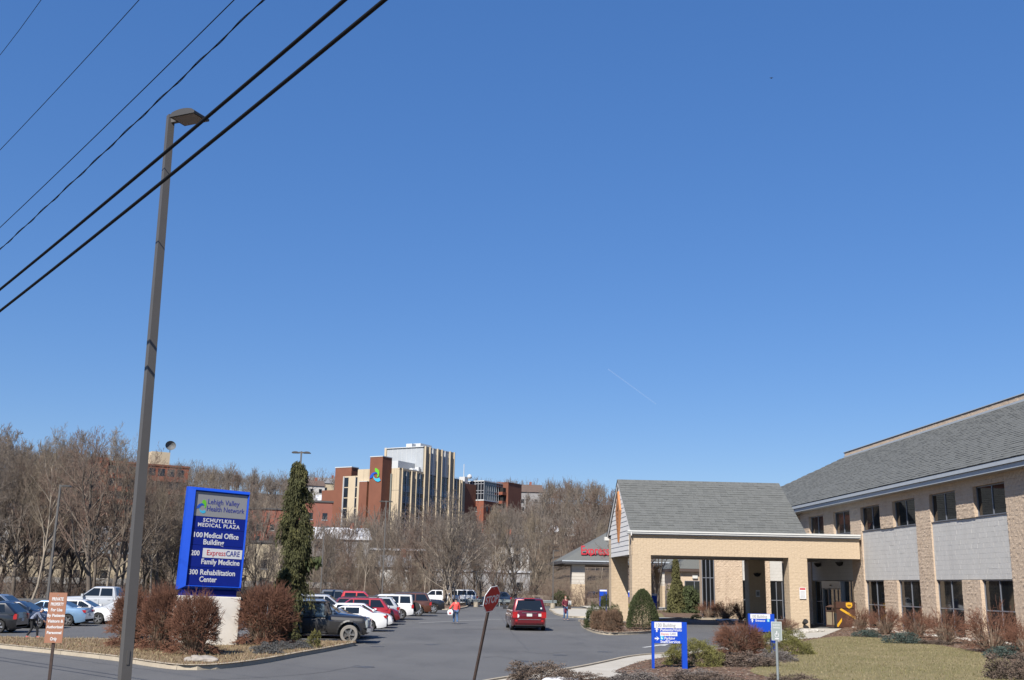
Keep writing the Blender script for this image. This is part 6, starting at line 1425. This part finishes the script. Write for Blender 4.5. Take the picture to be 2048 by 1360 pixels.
# second row, roofs show above the first
def second(kind, col, px, D, facing, label, **k):
    p = far_at(px, D, 0.); return car(kind, label, col, (p.x, p.y), 0 if facing == 'right' else pi, group=ROW2, **k)
second('suv', 'silver', 652, 66, 'right', 'silver wagon with roof rails in the second row near the conifer', wheel='six')
second('pickup', 'grey', 668, 79, 'right', 'dark pickup in the second row left of the red pickup', cat='pickup truck', name='pickup_truck')
second('pickup', 'brightred', 712, 72.5, 'right', 'bright red pickup cab rising above the second row', cat='pickup truck', name='pickup_truck')
second('sedan', 'white', 612, 58, 'right', 'white sedan partly behind the tall weeping conifer')
second('sedan', 'maroon', 628, 53.5, 'right', 'dark red sedan behind the old black truck')
second('hatch', 'black', 760, 87, 'left', 'black hatchback roof seen behind the boxy white four-wheel-drive')
second('suv', 'bluegrey', 640, 49.5, 'right', 'blue-grey car close behind the old black truck cab')
second('sedan', 'silver', 800, 102, 'right', 'silver sedan roof seen above the big brown vehicle')
# left car park
def leftcar(kind, col, px, py, facing, label, ry=0., **k):
    p = gp(px, py); K = KINDS[kind]; return car(kind, label, col, (p[0], p[1]+K['W']/2), (0 if facing == 'right' else pi)+ry, group=LEFT, **k)
park('sedan', 'white', 226, 1249, 'right', 'white sedan facing right in the left car park', group=LEFT)
park('sedan', 'blue', 167, 1253, 'left', 'light blue sedan with red tail lamp in the left car park', group=LEFT, metal=.25)
park('sedan', 'navy', 108, 1258, 'right', 'dark blue sedan behind the walker with red shoes', group=LEFT)
park('suv', 'bluegrey', 72, 1255, 'right', 'blue-grey wagon at the left edge facing right', group=LEFT, rack=False)
park('hatch', 'black', 28, 1267, 'left', 'black hatchback with red tail lamp at the left picture edge', group=LEFT)
p = far_at(215, 76, 0.); car('pickup', 'silver crew cab pickup behind the white sedan at left', 'silver', (p.x, p.y), pi, cat='pickup truck', name='pickup_truck', group=LEFT, metal=.3)
park('sedan', 'silver', 330, 1250, 'right', 'silver sedan glinting through the twig bushes', group=LEFT)
p = far_at(1188, 150, 0.); car('suv', 'silver car parked beyond the express clinic porch', 'silver', (p.x, p.y), pi/2+.3, group='cars parked beyond the clinic')
# red minivan driving away
gv = gp(1053, 1262)
def vanbits(t, K, pt):
    hl = K['L']/2; hw = K['W']/2
    MB().box(-hl-.012, -hl+.03, -hw*.62, hw*.62, .60, .63).build('chrome_strip', CHROME, t)
    o = MB().lathe([(0, -.004), (.10, -.004), (.10, .004)], 18, axis='y').build('round_sticker', WHITE, t); o.location = (-hl-.004, .66, .80); o.rotation_euler = (0, 0, -pi/2)
    MB().box(-hl-.006, -hl+.01, -.74, -.50, .78, .93).build('square_sticker', PLATE, t)
    o = MB().lathe([(0, -.003), (.05, -.003), (.05, .003)], 12, axis='y').build('window_sticker', WHITE, t); o.location = (-hl+.10, -.66, 1.22); o.rotation_euler = (0, 0, -pi/2)
    for s_ in (-1, 1): MB().box(-hl-.008, -hl+.05, s_*.72-.06, s_*.72+.06, .50, .60).build('reflector', LAMPR, t)
    MB().box(-hl+.22, -hl+.36, -.3, .3, 1.725, 1.765).build('brake_light', LAMPR, t)
    MB().box(-hl-.01, -hl+.02, -.42, .42, .965, .985).build('badge_strip', CHROME, t)
    mb = MB(); mb.tube((-hl+.02, -.1, 1.12), (-hl+.05, .42, 1.16), .012, n=5); mb.build('wiper', BLACKP, t)
car('van', 'dark red minivan driving away on the drive lane', 'darkred', (gv[0]+.1, gv[1]+KINDS['van']['L']/2), pi/2+.02, cat='minivan', name='minivan', group='moving vehicles', metal=.35, extra=vanbits)
# ---- old black off-road truck, nearest in the row
def old_truck():
    g = gp(697, 1287.5); L = 4.5; t = thing('old_truck', 'old black two-door off-road truck with dusty tyre and silver bumper', 'truck', (g[0]-1.35, g[1]+.86, 0), 0., ROW)
    bp = mat('old_black_paint', (.022, .021, .022), .42, coat=.25); hw = .84
    r, ra, A = .37, .47, (-1.10, 1.35)
    top = [(-2.0, 1.02), (.42, 1.04), (.5, 1.10), (1.9, 1.04), (2.03, .98), (2.08, .72)]
    st = sorted(set(np.round(np.linspace(-2.0, 2.08, 25), 3).tolist()+sum([np.round(a+np.linspace(-ra, ra, 15), 3).tolist() for a in A], []))); st = [x for x in st if -2.0 <= x <= 2.08]; rings = []
    for x in st:
        zt = interp(x, top); nose = x > .5; w_ = hw*(1-.05*max(0, (x-1.6)/.48)**2)
        wh = w_*(.62 if nose else .9)                        # narrow bonnet between wide wings
        zw = zt-.16 if nose else zt-.03
        P = [(0, zt+.03), (wh*.8, zt+.015), (wh, zt-.05), (wh+.03 if nose else w_*.97, zw), (w_, zw-.05), (w_, .62), (w_*.985, .45), (w_*.95, .38)]
        for a in A:
            dx = abs(x-a)
            if dx < ra: zc = r+.04+sqrt(max(0, ra*ra-dx*dx)); P = [(y, max(z, min(zc, zw-.06))) if i >= 4 else (y, z) for i, (y, z) in enumerate(P)]
        rings.append([(x, y, z) for y, z in P[::-1]]+[(x, -y, z) for y, z in P[1:]])
    n = len(rings[0]); mb = MB(); mb.add([v for q in rings for v in q], [(i*n+j, i*n+n+j, i*n+n+j+1, i*n+j+1) for i in range(len(rings)-1) for j in range(n-1)]+[tuple(range(n-1, -1, -1)), tuple(range((len(rings)-1)*n, len(rings)*n))])
    mb.build('body', bp, t, smooth=35)
    MB().box(-1.9, 1.95, -.6, .6, .34, .7).build('underbody', BLACKP, t)
    # cab: pillars and roof as pieces, glass between
    zc0, zc1 = 1.04, 1.60
    MB().box(-.98, .30, -.74, .74, zc1-.02, zc1+.06).build('roof', bp, t)
    for s_ in (-1, 1):
        for x0, x1, x2, x3 in ((-.98, -.80, -.96, -.80), (-.30, -.20, -.30, -.20), (.40, .50, .22, .30)):
            MB().add([(x0, s_*.80, zc0-.02), (x1, s_*.80, zc0-.02), (x3, s_*.72, zc1), (x2, s_*.72, zc1), (x0, s_*.73, zc0-.02), (x1, s_*.73, zc0-.02), (x3, s_*.66, zc1), (x2, s_*.66, zc1)], [(0, 1, 2, 3), (7, 6, 5, 4), (0, 4, 5, 1), (1, 5, 6, 2), (2, 6, 7, 3), (3, 7, 4, 0)]).build('pillar', bp, t)
        MB().add([(-.80, s_*.765, zc0), (-.30, s_*.765, zc0), (-.30, s_*.70, zc1-.02), (-.80, s_*.70, zc1-.02)], [(0, 1, 2, 3)]).build('side_window', TGL, t)
        MB().add([(-.20, s_*.765, zc0), (.40, s_*.765, zc0), (.22, s_*.70, zc1-.02), (-.20, s_*.70, zc1-.02)], [(0, 1, 2, 3)]).build('side_window', TGL, t)
    MB().add([(.47, -.72, zc0+.03), (.47, .72, zc0+.03), (.27, .66, zc1), (.27, -.66, zc1)], [(0, 1, 2, 3)]).build('windshield', TGL, t)
    MB().add([(-.96, -.72, zc0), (-.96, .72, zc0), (-.95, .66, zc1), (-.95, -.66, zc1)], [(3, 2, 1, 0)]).build('rear_window', TGL, t)
    MB().box(-.6, -.2, -.55, .55, .7, 1.2).build('seat', BLACKP, t)
    ms_ = wheel_meshes(r, .24, 'truck')
    for a in A:
        for s_ in (-1, 1):
            o = meshobj('wheel', ms_[0], t, (a, s_*.76, r)); o.rotation_euler = (0, .4, 0 if s_ < 0 else pi); meshobj('rim', ms_[1], o); meshobj('brake', ms_[2], o)
            fl = MB(); P = []
            for k in range(13):
                an = pi*k/12; P.append((a-ra*1.0*cos(an), r+.03+ra*1.02*sin(an)))
            for k in range(12):
                (x0, z0), (x1, z1) = P[k], P[k+1]; m0 = ((x0-a)*1.13+a, (z0-r)*1.13+r); m1 = ((x1-a)*1.13+a, (z1-r)*1.13+r)
                fl.add([(x0, s_*(hw+.07), z0), (x1, s_*(hw+.07), z1), (m1[0], s_*(hw+.03), m1[1]), (m0[0], s_*(hw+.03), m0[1]), (x0, s_*(hw-.05), z0), (x1, s_*(hw-.05), z1), (m1[0], s_*(hw-.05), m1[1]), (m0[0], s_*(hw-.05), m0[1])], [(0, 1, 2, 3), (3, 2, 6, 7), (1, 0, 4, 5)] if s_ < 0 else [(3, 2, 1, 0), (7, 6, 2, 3), (5, 4, 0, 1)])
            fl.build('fender_flare', bp, t, smooth=40)
    MB().box(2.06, 2.22, -.80, .80, .46, .62).build('front_bumper', CHROME, t); MB().box(2.05, 2.10, -.56, .56, .68, .92).build('grille', GALV, t)
    for s_ in (-1, 1):
        o = MB().lathe([(0, -.05), (.10, -.05), (.125, -.02), (.13, .06)], 16, axis='y').build('headlight', LAMPW, t); o.location = (2.06, s_*.62, .80); o.rotation_euler = (0, 0, pi/2)
        MB().box(2.02, 2.09, s_*.44, s_*.80, .65, .95).build('lamp_surround', GALV, t)
        MB().box(.30, .40, s_*.84, s_*1.0, 1.12, 1.30).build('mirror', BLACKP, t); MB().box(-.22, -.05, s_*.835, s_*.865, .92, .955).build('door_handle', CHROME, t)
        MB().box(-.285, -.27, s_*.83, s_*.8435, .42, 1.0).build('door_seam', DARK, t); MB().box(.43, .445, s_*.83, s_*.8435, .42, 1.0).build('door_seam', DARK, t)
        MB().box(-.9, .4, s_*.86, s_*.95, .33, .38).build('side_step', CHROME, t)
    MB().box(-2.12, -2.0, -.78, .78, .48, .60).build('rear_bumper', CHROME, t); MB().box(-1.95, -1.0, -.72, .72, 1.03, 1.05).build('bed_dark_slab', BLACKP, t)
TGL = mat('clear_glass', (.42, .52, .55), .02, trans=.8, spec=.8)
old_truck()
print('cars', len(bpy.data.objects))
# ------------------------------------------------------------------ people
def skin_mesh(name, verts, edges, rad, mt, parent, sub=1, root=0):
    me = bpy.data.meshes.new(name); me.from_pydata(verts, edges, []); o = bpy.data.objects.new(name, me); COL.objects.link(o)
    sm = o.modifiers.new('skin', 'SKIN')
    for i, v in enumerate(me.skin_vertices[0].data): v.radius = rad[i] if isinstance(rad[i], tuple) else (rad[i], rad[i]); v.use_root = (i == root)
    ss_ = o.modifiers.new('sub', 'SUBSURF'); ss_.levels = sub; ss_.render_levels = sub
    dg = bpy.context.evaluated_depsgraph_get(); me2 = bpy.data.meshes.new_from_object(o.evaluated_get(dg)); bpy.data.objects.remove(o)
    me2.materials.clear(); me2.materials.append(mt); me2.name = name
    for p in me2.polygons: p.use_smooth = True
    q = bpy.data.objects.new(name, me2); link(q, parent); return q
def person(label, loc, rz, H, J, top_mt, leg_mt, shoe_mt, hair_mt, skirt=0., mask=False, hood=None, group=None, hairlen=.0):
    """J: joint positions for a figure 1.7 m tall facing -y (local); dict with pelvis chest neck head, shoulders, elbows, wrists, hips, knees, ankles, toes"""
    t = thing('person', label, 'person', (*loc, 0), rz, group); t.scale = (H/1.7,)*3
    g = lambda k: Vector(J[k]); names = ['pelvis', 'waist', 'chest', 'neck', 'head', 'crown', 'sl', 'el', 'wl', 'sr', 'er', 'wr', 'hl', 'kl', 'al', 'hr', 'kr', 'ar', 'tl', 'tr']
    V = [g(k) for k in names]; ix = {k: i for i, k in enumerate(names)}
    E_ = [('pelvis', 'waist'), ('waist', 'chest'), ('chest', 'neck'), ('neck', 'head'), ('head', 'crown'), ('chest', 'sl'), ('sl', 'el'), ('el', 'wl'), ('chest', 'sr'), ('sr', 'er'), ('er', 'wr'), ('pelvis', 'hl'), ('hl', 'kl'), ('kl', 'al'), ('pelvis', 'hr'), ('hr', 'kr'), ('kr', 'ar'), ('al', 'tl'), ('ar', 'tr')]
    RAD = dict(pelvis=(.15, .11), waist=(.125, .095), chest=(.15, .105), neck=.052, head=(.080, .095), crown=(.070, .078), sl=.055, el=.042, wl=.03, sr=.055, er=.042, wr=.03, hl=.085, kl=.055, al=.038, hr=.085, kr=.055, ar=.038, tl=.03, tr=.03)
    fv = []; fe = []; fr_ = []
    for s_ in ('l', 'r'):                                     # hands with five curled fingers
        w_ = g('w'+s_); d = (w_-g('e'+s_)).normalized(); a = d.cross(Vector((0, 1, 0.2))).normalized(); b = d.cross(a)
        base = len(V)+len(fv); fv.append(w_+d*.07); fe.append((ix['w'+s_], base)); fr_.append((.034, .018))
        for k in range(5):
            off = b*(.03*(k-1.5)/1.5) if k < 4 else b*-.045; ln = (.062, .075, .07, .055, .04)[k]
            i0 = len(V)+len(fv); fv.append(w_+d*(.085 if k < 4 else .045)+off); fv.append(w_+d*((.085 if k < 4 else .045)+ln*.6)+off*1.1); fv.append(w_+d*((.085 if k < 4 else .045)+ln)+off*1.1+a*.015)
            fe += [(base, i0), (i0, i0+1), (i0+1, i0+2)]; fr_ += [.0095, .009, .007]
    skin_mesh('body', [tuple(v) for v in V+fv], [(ix[a], ix[b]) for a, b in E_]+fe, [RAD[k] for k in names]+fr_, SKIN, t)
    def sub(nm, ks, es, rads, mt): skin_mesh(nm, [tuple(g(k) if isinstance(k, str) else Vector(k)) for k in ks], es, rads, mt, t)
    hem = g('pelvis')+Vector((0, 0, -skirt)) if skirt else g('pelvis')+Vector((0, 0, -.04))
    wl, wr = g('wl')*.9+g('el')*.1, g('wr')*.9+g('er')*.1
    sub('jacket', [hem, 'pelvis', 'waist', 'chest', g('neck')-Vector((0, 0, .03)), 'sl', 'el', wl, 'sr', 'er', wr], [(0, 1), (1, 2), (2, 3), (3, 4), (3, 5), (5, 6), (6, 7), (3, 8), (8, 9), (9, 10)], [(.185, .15), (.185, .145), (.165, .13), (.18, .135), .07, .078, .066, .055, .078, .066, .055], top_mt)
    sub('trousers', ['pelvis', 'hl', 'kl', 'al', 'hr', 'kr', 'ar'], [(0, 1), (1, 2), (2, 3), (0, 4), (4, 5), (5, 6)], [(.16, .125), .098, .07, .058, .098, .07, .058], leg_mt)
    for s_ in ('l', 'r'):
        a, tt = g('a'+s_), g('t'+s_); sub('shoe', [a+(a-tt)*.25+Vector((0, 0, -.045)), a+Vector((0, 0, -.04)), tt+Vector((0, 0, -.01))], [(0, 1), (1, 2)], [.04, .048, .038], shoe_mt)
    hd, cr = g('head'), g('crown'); fwd = Vector((J.get('fx', 0), -1, 0)).normalized(); side = Vector((-fwd.y, fwd.x, 0))
    hv = [cr+Vector((0, 0, .02))-fwd*.015, hd*.4+cr*.6-fwd*.05, hd-fwd*.06+Vector((0, 0, -hairlen))]
    sub('hair', hv, [(0, 1), (1, 2)], [(.078, .08), (.088, .085), (.07, .05)], hair_mt)
    face = MB()
    for k in (-1, 1): face.boxt(Matrix.Translation(hd*.55+cr*.45+fwd*.088+side*.032*k), -.012, .012, -.012, .012, -.007, .007)
    face.build('eyes', BLACKP, t)
    MB().add([hd+fwd*.085+side*.014, hd+fwd*.085-side*.014, hd+fwd*.112, hd*.6+cr*.4+fwd*.085], [(0, 2, 3), (2, 1, 3), (0, 1, 2)]).build('nose', SKIN, t)
    if mask: sub('face_mask', [hd+fwd*.045+Vector((0, 0, -.035)), hd+fwd*.055+Vector((0, 0, .005))], [(0, 1)], [(.055, .05), (.065, .05)], WHITE)
    return t
def joints(stride=.18, arm=(.1, .1), lean=0., look=0.):
    y = lean
    J = dict(pelvis=(0, 0, .93), waist=(0, -.02*y, 1.08), chest=(0, -.10*y, 1.30), neck=(0, -.17*y, 1.46), head=(0, -.22*y-.01, 1.565), crown=(0, -.24*y, 1.66),
             sl=(.17, -.12*y, 1.37), sr=(-.17, -.12*y, 1.37), hl=(.085, 0, .88), hr=(-.085, 0, .88),
             kl=(.09, -stride*.75-.03, .49), al=(.09, -stride, .085), tl=(.095, -stride-.15, .05), kr=(-.09, stride*.25-.04, .48), ar=(-.09, stride*.95, .11), tr=(-.095, stride*.95-.14, .045),
             el=(.23, arm[0]*.5-.1*y, 1.10), wl=(.24, -arm[0]*.6-.12*y, .87), er=(-.23, -arm[1]*.2-.1*y, 1.10), wr=(-.24, -arm[1]*1.2-.12*y, .88))
    return J
RJ = mat('coral_jacket', (.95, .10, .085), .8, var=.1); DEN = mat('denim', (.075, .15, .30), .85, var=.25, vscale=8); DKH = mat('dark_hair', (.03, .022, .018), .7); RDH = mat('auburn_hair', (.19, .05, .025), .7)
MAR = mat('maroon_coat', (.14, .012, .03), .85, var=.1); BLK = mat('black_trousers', (.014, .014, .016), .8); SHG = mat('grey_shoe', (.18, .18, .2), .6); SHR = mat('red_shoe', (.75, .05, .06), .5); CAM_ = mat('patterned_top', (.20, .23, .32), .85, var=.9, vscale=16); BAGW = mat('plastic_bag', (.85, .85, .86), .5)
g = gp(911, 1248); J = joints(.20, (.25, .1), .05); J['wl'] = (.42, -.02, .98); J['el'] = (.33, .03, 1.13)
pr_ = person('person in coral red jacket and jeans walking away across the lot', g, pi+.15, 1.56, J, RJ, DEN, SHG, DKH, skirt=.18, group='people walking on the lot')
pr_.scale = (pr_.scale[0]*1.08, pr_.scale[1]*1.08, pr_.scale[2])
hb = thing('carrier_bag', 'white plastic carrier bag held by the person in the red jacket', 'bag', (g[0]-.36, g[1]-.02, .52))
mb = MB(); mb.add([(-.14, -.06, .02), (.14, -.06, .02), (.14, .06, .02), (-.14, .06, .02), (-.18, -.09, .2), (.18, -.09, .2), (.18, .09, .2), (-.18, .09, .2), (-.12, -.03, .36), (.12, -.03, .36), (.12, .03, .36), (-.12, .03, .36)], [(3, 2, 1, 0), (0, 1, 5, 4), (1, 2, 6, 5), (2, 3, 7, 6), (3, 0, 4, 7), (4, 5, 9, 8), (5, 6, 10, 9), (6, 7, 11, 10), (7, 4, 8, 11), (8, 9, 10, 11)]); mb.build('bag_body', BAGW, hb, smooth=60); mb = MB(); mb.tube((-.08, 0, .34), (0, 0, .46), .012, n=5); mb.tube((.08, 0, .34), (0, 0, .46), .012, n=5); mb.build('handles', BAGW, hb)
MB().box(-.07, .07, -.088, -.08, .1, .2).build('printed_mark', REDP, hb)
g = gp(1131, 1241); J = joints(.10, (.05, .05), .02); J['wl'] = (.15, -.25, 1.18); J['el'] = (.25, -.04, 1.08); J['wr'] = (-.16, -.22, 1.0); J['er'] = (-.26, 0, 1.1)
person('person in long maroon coat, jeans and white face mask walking by the kerb', g, .35, 1.76, J, MAR, DEN, mat('blue_shoe', (.06, .10, .22), .6), RDH, skirt=.50, mask=True, group='people walking on the lot', hairlen=.10)
pk = thing('paper_bundle', 'white papers held by the person in the maroon coat', 'papers', (g[0]+.27, g[1]-.22, 1.2)); MB().boxt(Matrix.Rotation(.3, 4, 'X'), -.1, .12, -.02, .02, -.1, .2).build('sheets', WHITE, pk); MB().boxt(Matrix.Rotation(.3, 4, 'X'), -.09, .11, -.023, -.0205, -.08, .0).build('folder', SAGE, pk)
hbg = thing('handbag', 'dark brown handbag hanging beside the person in the maroon coat', 'bag', (g[0]+.24, g[1]-.28, .80)); MB().box(-.12, .12, -.05, .05, 0, .2).build('bag_body', mat('bag_brown', (.06, .035, .025), .5), hbg); mb = MB(); mb.tube((-.08, 0, .2), (0, 0, .34), .012, n=5); mb.tube((.08, 0, .2), (0, 0, .34), .012, n=5); mb.build('strap', BLACKP, hbg)
g = gp(63, 1276); J = joints(.24, (.15, .2), 1.3)
J.update(pelvis=(0, .06, .90), waist=(0, 0, 1.03), chest=(0, -.16, 1.17), neck=(0, -.29, 1.27), head=(0, -.36, 1.33), crown=(0, -.42, 1.41), sl=(.17, -.22, 1.22), sr=(-.17, -.22, 1.22), el=(.24, -.10, 1.0), er=(-.22, -.34, 1.0), wl=(.26, -.16, .78), wr=(-.20, -.5, .86), hl=(.085, .06, .86), hr=(-.085, .06, .86))
person('stooping person in patterned top, black trousers and red shoes walking at left', g, -pi/2+.25+pi, 1.38, J, CAM_, BLK, SHR, mat('grey_hair', (.42, .42, .46), .8), skirt=.05, group='people walking on the lot')
print('all', len(bpy.data.objects))
# ------------------------------------------------------------------ tree labels: what each stands behind, then its place among its like
MARKS = [(60, 'at the left picture edge'), (130, 'behind the far-left cars'), (200, 'behind the brown sign'), (300, 'behind the tall lamp post'), (360, 'left of the blue sign'), (490, 'behind the blue sign'), (620, 'behind the weeping conifer'), (700, 'behind the old black truck'), (780, 'behind the nearest white sedan'), (850, 'behind the boxy white vehicle'), (925, 'behind the white pickup'), (1000, 'behind the stop sign'), (1100, 'behind the red minivan'), (1160, 'above the clinic roof end'), (9999, 'left of the canopy gable')]
WHERE = {'bare trees behind the left car park': 'edging the lot', 'bare trees below the hospital': 'edging the lot', 'bare trees beyond the creek at left': 'beyond the creek', 'bare trees on the slope below the hospital': 'on the slope', 'bare trees on the right wooded hill': 'on the wooded hill', 'bare trees on the left hill': 'on the far hill', 'bare trees on the far ridge': 'on the far ridge', 'bare trees behind the glass block': 'on the ridge top'}
bins = {}
for t_, px, tr, grp in TREES:
    mk = next(m_ for q, m_ in MARKS if px < q); bins.setdefault((tr, WHERE[grp], mk), []).append((px, t_))
ORD = ['leftmost', 'second from left', 'third from left', 'fourth from left', 'fifth from left', 'sixth from left', 'seventh from left', 'eighth from left', 'ninth from left', 'tenth from left', 'eleventh from left', 'twelfth from left', 'thirteenth from left']
for (tr, wh_, mk), L_ in bins.items():
    L_.sort(key=lambda q: q[0])
    for i, (px, t_) in enumerate(L_):
        pre = '' if len(L_) == 1 else (('left ', 'right ')[i] if len(L_) == 2 else ORD[min(i, 12)]+' ')
        t_['label'] = '%s%s bare tree %s, %s' % (pre, tr, wh_, mk)
